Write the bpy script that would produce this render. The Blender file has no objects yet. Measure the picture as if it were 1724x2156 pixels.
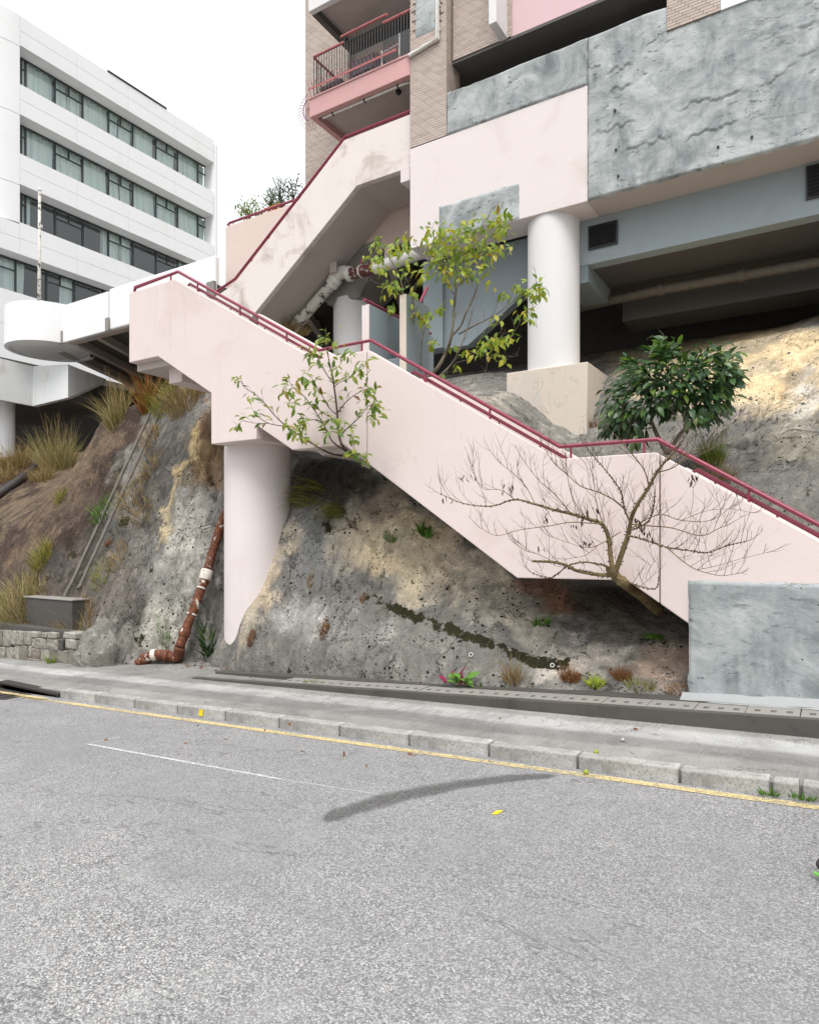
import bpy, bmesh, math, random
import numpy as np
from mathutils import Vector, Matrix, Quaternion
R = math.radians
rnd = random.Random(7)
scene = bpy.context.scene
col = scene.collection

# ---------------------------------------------------------------- camera, sky, sun, exposure
FPX, CX, HY = 1437.2, 862.0, 1141.0            # focal length, centre column and eye level in the 1724 px wide picture
YAW = R(32.13)
SN, CS = math.sin(YAW), math.cos(YAW)
cam = bpy.data.cameras.new('camera')
cam.sensor_fit = 'VERTICAL'
cam.sensor_height = 36.0
cam.lens = 36.0 * FPX / 2156.0
cam.shift_y = (HY - 1078.0) / 2156.0
cam.clip_start, cam.clip_end = 0.05, 2000.0
cam_o = bpy.data.objects.new('camera', cam)
cam_o.location = (0, 0, 0)
cam_o.rotation_euler = (R(90), 0, YAW)
col.objects.link(cam_o)
scene.camera = cam_o

SUN_EL, SUN_AZ = R(62), R(153)                  # thin overcast: a large soft sun behind the photographer
world = bpy.data.worlds.new('World')
scene.world = world
world.use_nodes = True
wn, wl = world.node_tree.nodes, world.node_tree.links
sky = wn.new('ShaderNodeTexSky')
sky.sky_type = 'NISHITA'
sky.sun_disc = False
sky.sun_elevation = SUN_EL
sky.sun_rotation = SUN_AZ
sky.dust_density = 4.0
sky.ozone_density = 1.0
hs = wn.new('ShaderNodeHueSaturation')
hs.inputs['Saturation'].default_value = 0.25
mx = wn.new('ShaderNodeMix')
mx.data_type = 'RGBA'
mx.inputs['Factor'].default_value = 0.75       # even cloud sheet over the clear-sky colours
mx.inputs[7].default_value = (6.6, 6.75, 6.9, 1)
wl.new(sky.outputs[0], hs.inputs['Color'])
wl.new(hs.outputs[0], mx.inputs[6])
bg = wn['Background']
bg.inputs['Strength'].default_value = 0.15
tcw = wn.new('ShaderNodeTexCoord'); sxw = wn.new('ShaderNodeSeparateXYZ')
wl.new(tcw.outputs['Generated'], sxw.inputs[0])
mrw = wn.new('ShaderNodeMapRange')               # overcast luminance: the zenith is brighter than the horizon all round
mrw.inputs['To Min'].default_value = 0.48; mrw.inputs['To Max'].default_value = 1.45
wl.new(sxw.outputs['Z'], mrw.inputs['Value'])
mmw = wn.new('ShaderNodeMix'); mmw.data_type = 'RGBA'; mmw.blend_type = 'MULTIPLY'; mmw.inputs[0].default_value = 1.0
wl.new(mx.outputs[2], mmw.inputs[6]); wl.new(mrw.outputs[0], mmw.inputs[7])
wl.new(mmw.outputs[2], bg.inputs['Color'])
sun = bpy.data.lights.new('sun', 'SUN')
sun.energy = 1.5
sun.angle = R(28)
sun.color = (1.0, 0.97, 0.93)
sun_o = bpy.data.objects.new('sun', sun)
sd = Vector((0.45 * math.cos(SUN_EL), -0.893 * math.cos(SUN_EL), math.sin(SUN_EL)))
sun_o.rotation_euler = sd.to_track_quat('Z', 'Y').to_euler()
sun_o.location = (0, -20, 30)
col.objects.link(sun_o)
vs = scene.view_settings
vs.view_transform = 'Standard'
vs.look = 'None'
vs.exposure = 0.62
vs.gamma = 1.0
vs.use_curve_mapping = False
scene.render.engine = 'CYCLES'
cy = scene.cycles
cy.use_denoising = True
cy.max_bounces = 7
cy.diffuse_bounces = 4
cy.transparent_max_bounces = 10
cy.use_adaptive_sampling = True
cy.adaptive_threshold = 0.01

# ---------------------------------------------------------------- helpers
def ray(u, v):
    a = (u - CX) / FPX
    return Vector((-SN + CS * a, CS + SN * a, (HY - v) / FPX))
def wy(u, v, Y):
    d = ray(u, v); return d * (Y / d.y)
def wx(u, v, X):
    d = ray(u, v); return d * (X / d.x)
def wz(u, v, Z):
    d = ray(u, v); return d * (Z / d.z)
def wg(u, v, off=0.0):                           # onto the sloping street plane
    d = ray(u, v); t = (-1.75 + off) / (d.z - 0.042 * d.x); return d * t
def street(X, off=0.0):
    return -1.75 + 0.042 * X + off
def proj(p):
    f = -SN * p[0] + CS * p[1]; l = CS * p[0] + SN * p[1]
    return CX + FPX * l / f, HY - FPX * p[2] / f

class MB:
    def __init__(s): s.v = []; s.f = []
    def vert(s, p): s.v.append(tuple(p)); return len(s.v) - 1
    def face(s, pts):
        n = len(s.v); s.v += [tuple(p) for p in pts]; s.f.append(tuple(range(n, n + len(pts)))); return s
    def box(s, x0, x1, y0, y1, z0, z1):
        n = len(s.v)
        s.v += [(x0,y0,z0),(x1,y0,z0),(x1,y1,z0),(x0,y1,z0),(x0,y0,z1),(x1,y0,z1),(x1,y1,z1),(x0,y1,z1)]
        s.f += [tuple(n + i for i in q) for q in ((0,3,2,1),(4,5,6,7),(0,1,5,4),(1,2,6,5),(2,3,7,6),(3,0,4,7))]
        return s
    def prism(s, poly, y0, y1):                  # polygon in X,Z swept along Y
        if sum((poly[i][0]*poly[(i+1)%len(poly)][1]-poly[(i+1)%len(poly)][0]*poly[i][1]) for i in range(len(poly))) < 0: poly = poly[::-1]
        n = len(s.v); k = len(poly)
        s.v += [(x, y0, z) for x, z in poly] + [(x, y1, z) for x, z in poly]
        s.f += [tuple(range(n, n + k)), tuple(range(n + 2*k - 1, n + k - 1, -1))]
        s.f += [(n + i, n + k + i, n + k + (i+1) % k, n + (i+1) % k) for i in range(k)]
        return s
    def prismx(s, poly, x0, x1):                 # polygon in Y,Z swept along X
        n = len(s.v); k = len(poly)
        s.v += [(x0, y, z) for y, z in poly] + [(x1, y, z) for y, z in poly]
        s.f += [tuple(range(n, n + k)), tuple(range(n + 2*k - 1, n + k - 1, -1))]
        s.f += [(n + i, n + k + i, n + k + (i+1) % k, n + (i+1) % k) for i in range(k)]
        return s
    def plan(s, poly, z0, z1):                   # polygon in X,Y swept up
        n = len(s.v); k = len(poly)
        s.v += [(x, y, z0) for x, y in poly] + [(x, y, z1) for x, y in poly]
        s.f += [tuple(range(n + k - 1, n - 1, -1)), tuple(range(n + k, n + 2*k))]
        s.f += [(n + i, n + (i+1) % k, n + k + (i+1) % k, n + k + i) for i in range(k)]
        return s
    def tube(s, pts, rad, seg=8, cap=True):
        pts = [Vector(p) for p in pts]
        if not hasattr(rad, '__len__'): rad = [rad] * len(pts)
        n0 = len(s.v); up = None
        for i, p in enumerate(pts):
            t = (pts[min(i+1, len(pts)-1)] - pts[max(i-1, 0)])
            t = t.normalized() if t.length > 1e-9 else Vector((0, 0, 1))
            if up is None:
                up = t.orthogonal().normalized()
            up = (up - t * up.dot(t))
            up = up.normalized() if up.length > 1e-6 else t.orthogonal().normalized()
            w = t.cross(up)
            k = 1.0
            if 0 < i < len(pts) - 1:
                c = (pts[i] - pts[i-1]).normalized().dot((pts[i+1] - pts[i]).normalized())
                k = 1.0 / max(0.72, math.sqrt(max(0.0, (1 + c) / 2)))
            for j in range(seg):
                an = 2 * math.pi * j / seg
                s.v.append(tuple(p + (up * math.cos(an) + w * math.sin(an)) * rad[i] * k))
        for i in range(len(pts) - 1):
            for j in range(seg):
                a = n0 + i*seg + j; b = n0 + i*seg + (j+1) % seg
                s.f.append((a, b, b + seg, a + seg))
        if cap:
            s.f.append(tuple(n0 + j for j in range(seg))[::-1])
            s.f.append(tuple(n0 + (len(pts)-1)*seg + j for j in range(seg)))
        return s
    def cyl(s, x, y, r, z0, z1, seg=40, r1=None):
        return s.tube([(x, y, z0), (x, y, z1)], [r, r if r1 is None else r1], seg)
    def mesh(s, name, smooth=False):
        m = bpy.data.meshes.new(name); m.from_pydata(s.v, [], s.f); m.update()
        if smooth:
            for p in m.polygons: p.use_smooth = True
        return m
    def build(s, name, mat=None, parent=None, smooth=False, bevel=0.0, seg=2, auto=None):
        m = s.mesh(name, smooth or auto is not None)
        return obj(name, m, mat, parent, bevel, seg, auto)

def obj(name, m, mat=None, parent=None, bevel=0.0, seg=2, auto=None, loc=None):
    o = bpy.data.objects.new(name, m); col.objects.link(o)
    if mat is not None and not m.materials: m.materials.append(mat)
    if parent is not None:
        o.parent = parent
        b = world_loc(parent)
        o.location = (Vector(loc) if loc is not None else Vector((0, 0, 0))) - b
    elif loc is not None: o.location = loc
    if auto is not None: m.set_sharp_from_angle(angle=R(auto))
    if bevel:
        b = o.modifiers.new('bevel', 'BEVEL'); b.width = bevel; b.segments = seg; b.limit_method = 'ANGLE'; b.angle_limit = R(40)
        b.harden_normals = False
    return o
def world_loc(o):
    p = Vector(o.location)
    while o.parent is not None:
        o = o.parent; p = p + Vector(o.location)
    return p
def tag(o, label=None, cat=None, group=None, kind=None):
    if label: o['label'] = label
    if cat: o['category'] = cat
    if group: o['group'] = group
    if kind: o['kind'] = kind
    return o
def thing(name, loc, label, cat, group=None):
    o = bpy.data.objects.new(name, None); col.objects.link(o)
    o.location = loc; o.empty_display_size = 0.2
    return tag(o, label, cat, group)

# fast lattice noise
def _h(ix, iy, iz, seed):
    n = (ix * 374761393 + iy * 668265263 + iz * 2147483647 + seed * 974634777) & 0xffffffff
    n = ((n ^ (n >> 13)) * 1274126177) & 0xffffffff
    return ((n ^ (n >> 16)) & 0xffff) / 65535.0
def vnoise(x, y, z, seed=0):
    x = np.asarray(x, float); y = np.asarray(y, float) + x*0; z = np.asarray(z, float) + x*0
    ix, iy, iz = (np.floor(q).astype(np.int64) for q in (x, y, z))
    fx, fy, fz = x - ix, y - iy, z - iz
    fx, fy, fz = (q*q*q*(q*(q*6-15)+10) for q in (fx, fy, fz))
    r = 0
    for dx in (0, 1):
        for dy in (0, 1):
            for dz in (0, 1):
                w = (fx if dx else 1-fx) * (fy if dy else 1-fy) * (fz if dz else 1-fz)
                r = r + w * _h(ix+dx, iy+dy, iz+dz, seed)
    return r
def fbm(x, y, z, seed=0, oct=4, gain=0.5):
    r = 0; a = 1; t = 0
    for i in range(oct):
        r = r + a * vnoise(x*2**i, y*2**i, z*2**i, seed+i*17); t += a; a *= gain
    return r / t

# ---------------------------------------------------------------- materials
def _new(name):
    m = bpy.data.materials.new(name); m.use_nodes = True
    return m, m.node_tree.nodes, m.node_tree.links, m.node_tree.nodes['Principled BSDF']
def c4(c): return (c[0], c[1], c[2], 1)
def coords(n, l, scale=(1, 1, 1), rot=None):
    tc = n.new('ShaderNodeTexCoord'); mp = n.new('ShaderNodeMapping')
    mp.inputs['Scale'].default_value = scale
    if rot: mp.inputs['Rotation'].default_value = rot
    l.new(tc.outputs['Object'], mp.inputs['Vector'])
    return mp.outputs[0]
def noise(n, l, vec, scale, detail=5, rough=0.6, dist=0.0):
    t = n.new('ShaderNodeTexNoise'); t.inputs['Scale'].default_value = scale
    t.inputs['Detail'].default_value = detail; t.inputs['Roughness'].default_value = rough
    t.inputs['Distortion'].default_value = dist
    l.new(vec, t.inputs['Vector']); return t.outputs['Fac']
def ramp(n, l, fac, stops):
    r = n.new('ShaderNodeValToRGB'); e = r.color_ramp.elements
    while len(e) < len(stops): e.new(0.5)
    for i, (p, c) in enumerate(stops):
        e[i].position = p; e[i].color = c4(c) if hasattr(c, '__len__') else (c, c, c, 1)
    l.new(fac, r.inputs[0]); return r.outputs[0]
def mixc(n, l, fac, a, b, mode='MIX'):
    m = n.new('ShaderNodeMix'); m.data_type = 'RGBA'; m.blend_type = mode
    if hasattr(fac, 'links') or hasattr(fac, 'is_linked'): l.new(fac, m.inputs[0])
    else: m.inputs[0].default_value = fac
    for s, i in ((a, 6), (b, 7)):
        if hasattr(s, 'is_linked'): l.new(s, m.inputs[i])
        else: m.inputs[i].default_value = c4(s)
    return m.outputs[2]
def math_(n, l, op, a, b=0.5, clamp=False):
    m = n.new('ShaderNodeMath'); m.operation = op; m.use_clamp = clamp
    for s, i in ((a, 0), (b, 1)):
        if hasattr(s, 'is_linked'): l.new(s, m.inputs[i])
        else: m.inputs[i].default_value = s
    return m.outputs[0]
def bump(n, l, bs, height, strength, dist=0.01, prev=None):
    b = n.new('ShaderNodeBump'); b.inputs['Strength'].default_value = strength; b.inputs['Distance'].default_value = dist
    l.new(height, b.inputs['Height'])
    if prev is not None: l.new(prev, b.inputs['Normal'])
    l.new(b.outputs[0], bs.inputs['Normal']); return b.outputs[0]
def paint(name, base, dirt=(0.35, 0.31, 0.27), amount=0.25, streak=0.25, scale=1.2, rough=0.75, relief=0.15, tint=0.06, spots=0.0, spotcol=(0.1,0.08,0.06), thr=0.56, cracks=0.0):
    """painted render: soft blotches, rain streaks, fine trowel relief, a few stains"""
    m, n, l, b = _new(name)
    v = coords(n, l)
    vs_ = coords(n, l, (3.2, 3.2, 0.22))
    big = noise(n, l, v, scale, 6, 0.62, 0.6)
    st = noise(n, l, vs_, 1.6, 5, 0.6)
    fine = noise(n, l, v, 38, 4, 0.6)
    c = mixc(n, l, ramp(n, l, big, [(0.35, 0.0), (0.7, tint * 4)]), base, [min(1, x * 0.90) for x in base])
    c = mixc(n, l, math_(n, l, 'MULTIPLY', ramp(n, l, big, [(thr, 0.0), (thr + 0.2, 1.0)]), amount), c, dirt)
    sf = math_(n, l, 'MULTIPLY', ramp(n, l, st, [(0.58, 0.0), (0.80, 1.0)]), ramp(n, l, noise(n, l, v, 0.7, 3), [(0.42, 0.0), (0.65, 1.0)]))
    c = mixc(n, l, math_(n, l, 'MULTIPLY', sf, streak), c, dirt)
    c = mixc(n, l, ramp(n, l, fine, [(0.3, 0.10), (0.6, 0.0)]), c, [x * 0.8 for x in base])
    if spots:
        sp = noise(n, l, v, 9, 4, 0.7)
        c = mixc(n, l, math_(n, l, 'MULTIPLY', ramp(n, l, sp, [(0.68, 0.0), (0.74, 1.0)]), spots), c, spotcol)
    if cracks:
        cn = noise(n, l, v, 1.1, 8, 0.55, 0.8)
        ck = ramp(n, l, math_(n, l, 'ABSOLUTE', math_(n, l, 'SUBTRACT', cn, 0.5)), [(0.0, cracks), (0.006, 0.0)])
        c = mixc(n, l, math_(n, l, 'MULTIPLY', ck, ramp(n, l, noise(n, l, v, 1.3, 2), [(0.45, 0.0), (0.55, 1.0)])), c, [x * 0.35 for x in base])
    l.new(c, b.inputs['Base Color'])
    b.inputs['Roughness'].default_value = rough
    b.inputs['Specular IOR Level'].default_value = 0.3
    p = bump(n, l, b, noise(n, l, v, 3.0, 3), relief, 0.03)
    bump(n, l, b, fine, relief, 0.004, p)
    return m
def simple(name, base, rough=0.6, metal=0.0, var=0.15, scale=12, relief=0.1, spec=0.4):
    m, n, l, b = _new(name)
    v = coords(n, l)
    f = noise(n, l, v, scale, 5)
    c = mixc(n, l, ramp(n, l, f, [(0.3, 0.0), (0.7, 1.0)]), [x * (1 - var) for x in base], [min(1, x * (1 + var)) for x in base])
    l.new(c, b.inputs['Base Color']); b.inputs['Roughness'].default_value = rough; b.inputs['Metallic'].default_value = metal
    b.inputs['Specular IOR Level'].default_value = spec
    if relief: bump(n, l, b, f, relief, 0.005)
    return m
M = {}
M['pink'] = paint('pink_paint', (0.73, 0.62, 0.595), (0.56, 0.44, 0.39), 0.5, 0.45, 0.8, tint=0.07, thr=0.53, spots=0.06, cracks=0.15)
M['pink_old'] = paint('stained_pink_paint', (0.755, 0.685, 0.655), (0.36, 0.30, 0.24), 0.9, 0.8, 0.95, tint=0.08, relief=0.2, spots=0.4, thr=0.51)
M['pink_beam'] = paint('pale_pink_paint', (0.745, 0.675, 0.66), (0.55, 0.47, 0.40), 0.45, 0.35, 0.8)
M['peach'] = paint('peach_paint', (0.70, 0.57, 0.51), (0.5, 0.42, 0.36), 0.2, 0.1, 0.8)
M['cream'] = paint('cream_paint', (0.68, 0.60, 0.515), (0.50, 0.49, 0.49), 0.6, 0.2, 1.0, relief=0.25, cracks=0.4)
M['white'] = paint('white_paint', (0.83, 0.83, 0.835), (0.55, 0.53, 0.49), 0.18, 0.28, 0.35, relief=0.08)
M['white_rust'] = paint('rust_stained_white', (0.80, 0.82, 0.82), (0.42, 0.30, 0.16), 0.7, 0.5, 0.8, spots=0.4, spotcol=(0.45, 0.26, 0.10))
M['white_col'] = paint('white_column_paint', (0.745, 0.735, 0.735), (0.58, 0.51, 0.47), 0.3, 0.2, 0.9)
M['bluebeam'] = paint('pale_blue_grey_paint', (0.34, 0.395, 0.42), (0.25, 0.24, 0.22), 0.3, 0.2, 0.9)
M['bluegrey'] = paint('blue_grey_paint', (0.25, 0.295, 0.32), (0.20, 0.19, 0.18), 0.4, 0.3, 0.9)
M['soffit'] = paint('soffit_plaster', (0.52, 0.46, 0.43), (0.32, 0.28, 0.25), 0.5, 0.1, 0.7)
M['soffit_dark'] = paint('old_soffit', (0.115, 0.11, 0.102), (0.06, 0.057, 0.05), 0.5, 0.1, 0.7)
M['concrete'] = paint('raw_concrete', (0.27, 0.255, 0.235), (0.10, 0.095, 0.085), 0.7, 0.7, 1.5, relief=0.5, spots=0.5)
M['upstand'] = paint('weathered_upstand', (0.14, 0.125, 0.108), (0.07, 0.06, 0.05), 0.9, 0.4, 5.0, relief=0.6, spots=0.5)
M['lump'] = paint('spilled_concrete', (0.25, 0.24, 0.21), (0.10, 0.10, 0.08), 0.9, 0.6, 4.0, relief=1.0, spots=0.6)
M['concrete_dark'] = paint('dark_concrete', (0.085, 0.08, 0.072), (0.035, 0.034, 0.03), 0.8, 0.8, 2.0, relief=0.5, spots=0.5)
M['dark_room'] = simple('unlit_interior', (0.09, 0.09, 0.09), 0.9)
M['service'] = simple('grimy_service_pipe', (0.17, 0.15, 0.12), 0.7)
M['void'] = simple('void_shade', (0.022, 0.02, 0.018), 0.95)  # near-black colour stands in for the deep shade under deck and balcony
M['redpink'] = paint('faded_red_paint', (0.62, 0.36, 0.35), (0.45, 0.42, 0.40), 0.5, 0.3, 1.6, spots=0.4, spotcol=(0.4, 0.4, 0.4))
M['panel_pink'] = paint('rose_panel_paint', (0.70, 0.50, 0.52), (0.55, 0.38, 0.38), 0.3, 0.2, 0.8)
M['rail'] = simple('maroon_gloss_paint', (0.235, 0.03, 0.06), 0.38, 0, 0.25, 18, 0.05, 0.5)
M['rail_pink'] = simple('old_red_rail_paint', (0.42, 0.13, 0.13), 0.5, 0, 0.3, 18)
M['black_metal'] = simple('black_bars', (0.03, 0.032, 0.035), 0.45)
M['black_box'] = simple('black_plastic', (0.022, 0.024, 0.03), 0.4)
M['white_metal'] = simple('white_enamel', (0.72, 0.72, 0.68), 0.45)
M['pipe_white'] = simple('white_pipe', (0.72, 0.70, 0.66), 0.5)
M['mortar'] = simple('tile_grout', (0.19, 0.155, 0.13), 0.9)
M['iron'] = simple('dark_iron', (0.045, 0.04, 0.038), 0.6, 0.3)
M['frame'] = simple('window_frame_bronze', (0.035, 0.05, 0.05), 0.4)

def tile_mat():
    m, n, l, b = _new('glazed_brick_tile')
    oi = n.new('ShaderNodeObjectInfo'); gi = n.new('ShaderNodeNewGeometry')
    r = math_(n, l, 'FRACT', math_(n, l, 'ADD', oi.outputs['Random'], gi.outputs['Random Per Island']), 0)
    c = ramp(n, l, r, [(0, (0.44, 0.36, 0.305)), (0.5, (0.505, 0.415, 0.36)), (1, (0.54, 0.455, 0.40))])
    f = noise(n, l, coords(n, l), 1.2, 5)
    c = mixc(n, l, ramp(n, l, f, [(0.45, 0.0), (0.75, 0.35)]), c, (0.36, 0.31, 0.26))
    l.new(c, b.inputs['Base Color']); b.inputs['Roughness'].default_value = 0.45; b.inputs['Specular IOR Level'].default_value = 0.35
    return m
M['tile'] = tile_mat()

def render_mat():
    """rough grey cement render, hacked and patched"""
    m, n, l, b = _new('grey_cement_render')
    v = coords(n, l); vst = coords(n, l, (2.6, 2.6, 0.5)); vd = coords(n, l, (6.5, 6.5, 15), (0, R(-14), 0))
    big = noise(n, l, v, 1.3, 7, 0.66, 0.8); fine = noise(n, l, v, 22, 6, 0.7); st = noise(n, l, vst, 2.2, 5, 0.6)
    c = ramp(n, l, big, [(0.34, (0.165, 0.185, 0.185)), (0.47, (0.315, 0.34, 0.34)), (0.62, (0.49, 0.515, 0.515))])
    c = mixc(n, l, ramp(n, l, st, [(0.48, 0.0), (0.74, 0.5)]), c, (0.52, 0.545, 0.55))
    c = mixc(n, l, ramp(n, l, noise(n, l, v, 4.5, 5, 0.7), [(0.52, 0.0), (0.66, 0.5)]), c, (0.25, 0.285, 0.285))
    c = mixc(n, l, ramp(n, l, fine, [(0.30, 0.3), (0.45, 0.0)]), c, (0.20, 0.22, 0.22))
    patch = ramp(n, l, noise(n, l, v, 1.1, 4, 0.6), [(0.46, 0.0), (0.60, 1.0)])
    dash = math_(n, l, 'MULTIPLY', ramp(n, l, noise(n, l, vd, 1.0, 2, 0.55, 0.0), [(0.60, 0.0), (0.68, 1.0)]), patch)
    cr = noise(n, l, coords(n, l, (0.55, 0.55, 1.5), (0, R(-8), 0)), 0.9, 9, 0.62, 0.9)
    crk = ramp(n, l, math_(n, l, 'ABSOLUTE', math_(n, l, 'SUBTRACT', cr, 0.5)), [(0.0, 0.9), (0.006, 0.0)])
    crk = math_(n, l, 'MULTIPLY', crk, ramp(n, l, noise(n, l, v, 0.9, 3), [(0.54, 0.0), (0.62, 1.0)]))
    pit = n.new('ShaderNodeTexVoronoi'); pit.inputs['Scale'].default_value = 11; l.new(v, pit.inputs['Vector'])
    pm = math_(n, l, 'MULTIPLY', ramp(n, l, pit.outputs['Distance'], [(0.06, 1.0), (0.13, 0.0)]), ramp(n, l, noise(n, l, v, 2.5, 3), [(0.5, 0.0), (0.6, 1.0)]))
    dk = math_(n, l, 'MAXIMUM', math_(n, l, 'MAXIMUM', math_(n, l, 'MULTIPLY', dash, 0.75), crk), pm)
    c = mixc(n, l, dk, c, (0.075, 0.085, 0.085))
    l.new(c, b.inputs['Base Color']); b.inputs['Roughness'].default_value = 0.85; b.inputs['Specular IOR Level'].default_value = 0.2
    p = bump(n, l, b, math_(n, l, 'SUBTRACT', noise(n, l, v, 6.0, 6, 0.7), math_(n, l, 'MULTIPLY', dk, 0.8)), 0.35, 0.014); p = bump(n, l, b, fine, 0.6, 0.010, p)
    bump(n, l, b, noise(n, l, v, 80, 3), 0.5, 0.004, p)
    return m
M['render'] = render_mat()
M['render_pale'] = paint('pale_cement', (0.34, 0.35, 0.35), (0.2, 0.2, 0.19), 0.6, 0.3, 2.0, relief=0.4)

def rust_mat(name, white=0.5):
    m, n, l, b = _new(name)
    v = coords(n, l, (1, 1, 0.6))
    a = noise(n, l, v, 7, 7, 0.7, 0.5); f = noise(n, l, v, 30, 5, 0.7)
    c = ramp(n, l, f, [(0.3, (0.035, 0.012, 0.007)), (0.5, (0.11, 0.03, 0.012)), (0.62, (0.22, 0.07, 0.022)), (0.75, (0.36, 0.18, 0.07))])
    w = ramp(n, l, a, [(white - 0.02, 0.0), (white + 0.02, 1.0)])
    c = mixc(n, l, w, c, (0.66, 0.62, 0.54))
    l.new(c, b.inputs['Base Color']); b.inputs['Roughness'].default_value = 0.75
    p = bump(n, l, b, f, 0.6, 0.01); bump(n, l, b, w, 0.6, 0.004, p)
    return m
M['rust'] = rust_mat('rusted_pipe', 0.61)
M['rust_white'] = rust_mat('flaking_white_pipe', 0.44)
M['flake_white'] = None
def flake_mat():
    m, n, l, b = _new('flaking_white_over_black')
    v = coords(n, l)
    a = noise(n, l, v, 5.5, 7, 0.72, 0.3)
    w = ramp(n, l, a, [(0.44, 0.0), (0.46, 1.0)])
    c = mixc(n, l, w, (0.035, 0.03, 0.03), (0.62, 0.59, 0.53))
    c = mixc(n, l, ramp(n, l, noise(n, l, v, 2.5, 4), [(0.5, 0.0), (0.7, 0.4)]), c, (0.36, 0.31, 0.24))
    l.new(c, b.inputs['Base Color']); b.inputs['Roughness'].default_value = 0.7
    bump(n, l, b, w, 0.5, 0.004)
    return m
M['flake_white'] = flake_mat()
def redband_mat():
    m, n, l, b = _new('red_oxide_flaking')
    a = noise(n, l, coords(n, l), 7, 7, 0.72)
    w = ramp(n, l, a, [(0.56, 0.0), (0.58, 1.0)])
    l.new(mixc(n, l, w, (0.11, 0.025, 0.022), (0.6, 0.57, 0.53)), b.inputs['Base Color']); b.inputs['Roughness'].default_value = 0.6
    return m
M['redband'] = redband_mat()

def asphalt_mat():
    m, n, l, b = _new('worn_asphalt')
    v = coords(n, l)
    vo = n.new('ShaderNodeTexVoronoi'); vo.inputs['Scale'].default_value = 118; vo.inputs['Randomness'].default_value = 1.0; l.new(v, vo.inputs['Vector'])
    sep = n.new('ShaderNodeSeparateColor'); l.new(vo.outputs['Color'], sep.inputs[0])
    c = ramp(n, l, sep.outputs[0], [(0.0, (0.10, 0.105, 0.11)), (0.22, (0.185, 0.188, 0.19)), (0.55, (0.338, 0.335, 0.33)), (0.85, (0.46, 0.455, 0.445)), (1.0, (0.60, 0.585, 0.575))])
    c = mixc(n, l, ramp(n, l, sep.outputs[1], [(0.86, 0.0), (0.92, 0.5)]), c, (0.25, 0.17, 0.15))
    c = mixc(n, l, ramp(n, l, vo.outputs['Distance'], [(0.4, 0.0), (0.8, 0.7)]), c, (0.11, 0.11, 0.11))
    big = noise(n, l, v, 0.55, 6, 0.6, 0.8); med = noise(n, l, v, 3.5, 5, 0.65)
    c = mixc(n, l, ramp(n, l, big, [(0.38, 0.5), (0.62, 0.0)]), c, (0.21, 0.213, 0.218))
    c = mixc(n, l, ramp(n, l, med, [(0.5, 0.0), (0.75, 0.28)]), c, (0.40, 0.395, 0.385))
    lane = noise(n, l, coords(n, l, (0.12, 1.1, 1)), 0.8, 4, 0.55, 0.3)
    c = mixc(n, l, ramp(n, l, lane, [(0.42, 0.0), (0.62, 0.30)]), c, (0.17, 0.172, 0.178))
    oil = noise(n, l, v, 1.7, 5, 0.65, 0.5)
    c = mixc(n, l, ramp(n, l, oil, [(0.66, 0.0), (0.76, 0.35)]), c, (0.12, 0.12, 0.12))
    # long cracks
    wv = noise(n, l, coords(n, l, (0.35, 1.0, 1)), 0.9, 8, 0.55, 0.4)
    ck = math_(n, l, 'ABSOLUTE', math_(n, l, 'SUBTRACT', wv, 0.5))
    c = mixc(n, l, ramp(n, l, ck, [(0.0, 0.55), (0.003, 0.0)]), c, (0.06, 0.06, 0.06))
    l.new(c, b.inputs['Base Color']); b.inputs['Roughness'].default_value = 0.9; b.inputs['Specular IOR Level'].default_value = 0.25
    p = bump(n, l, b, math_(n, l, 'SUBTRACT', 1.0, vo.outputs['Distance']), 0.6, 0.006)
    bump(n, l, b, noise(n, l, v, 260, 2), 0.5, 0.002, p)
    return m
M['asphalt'] = asphalt_mat()
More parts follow.
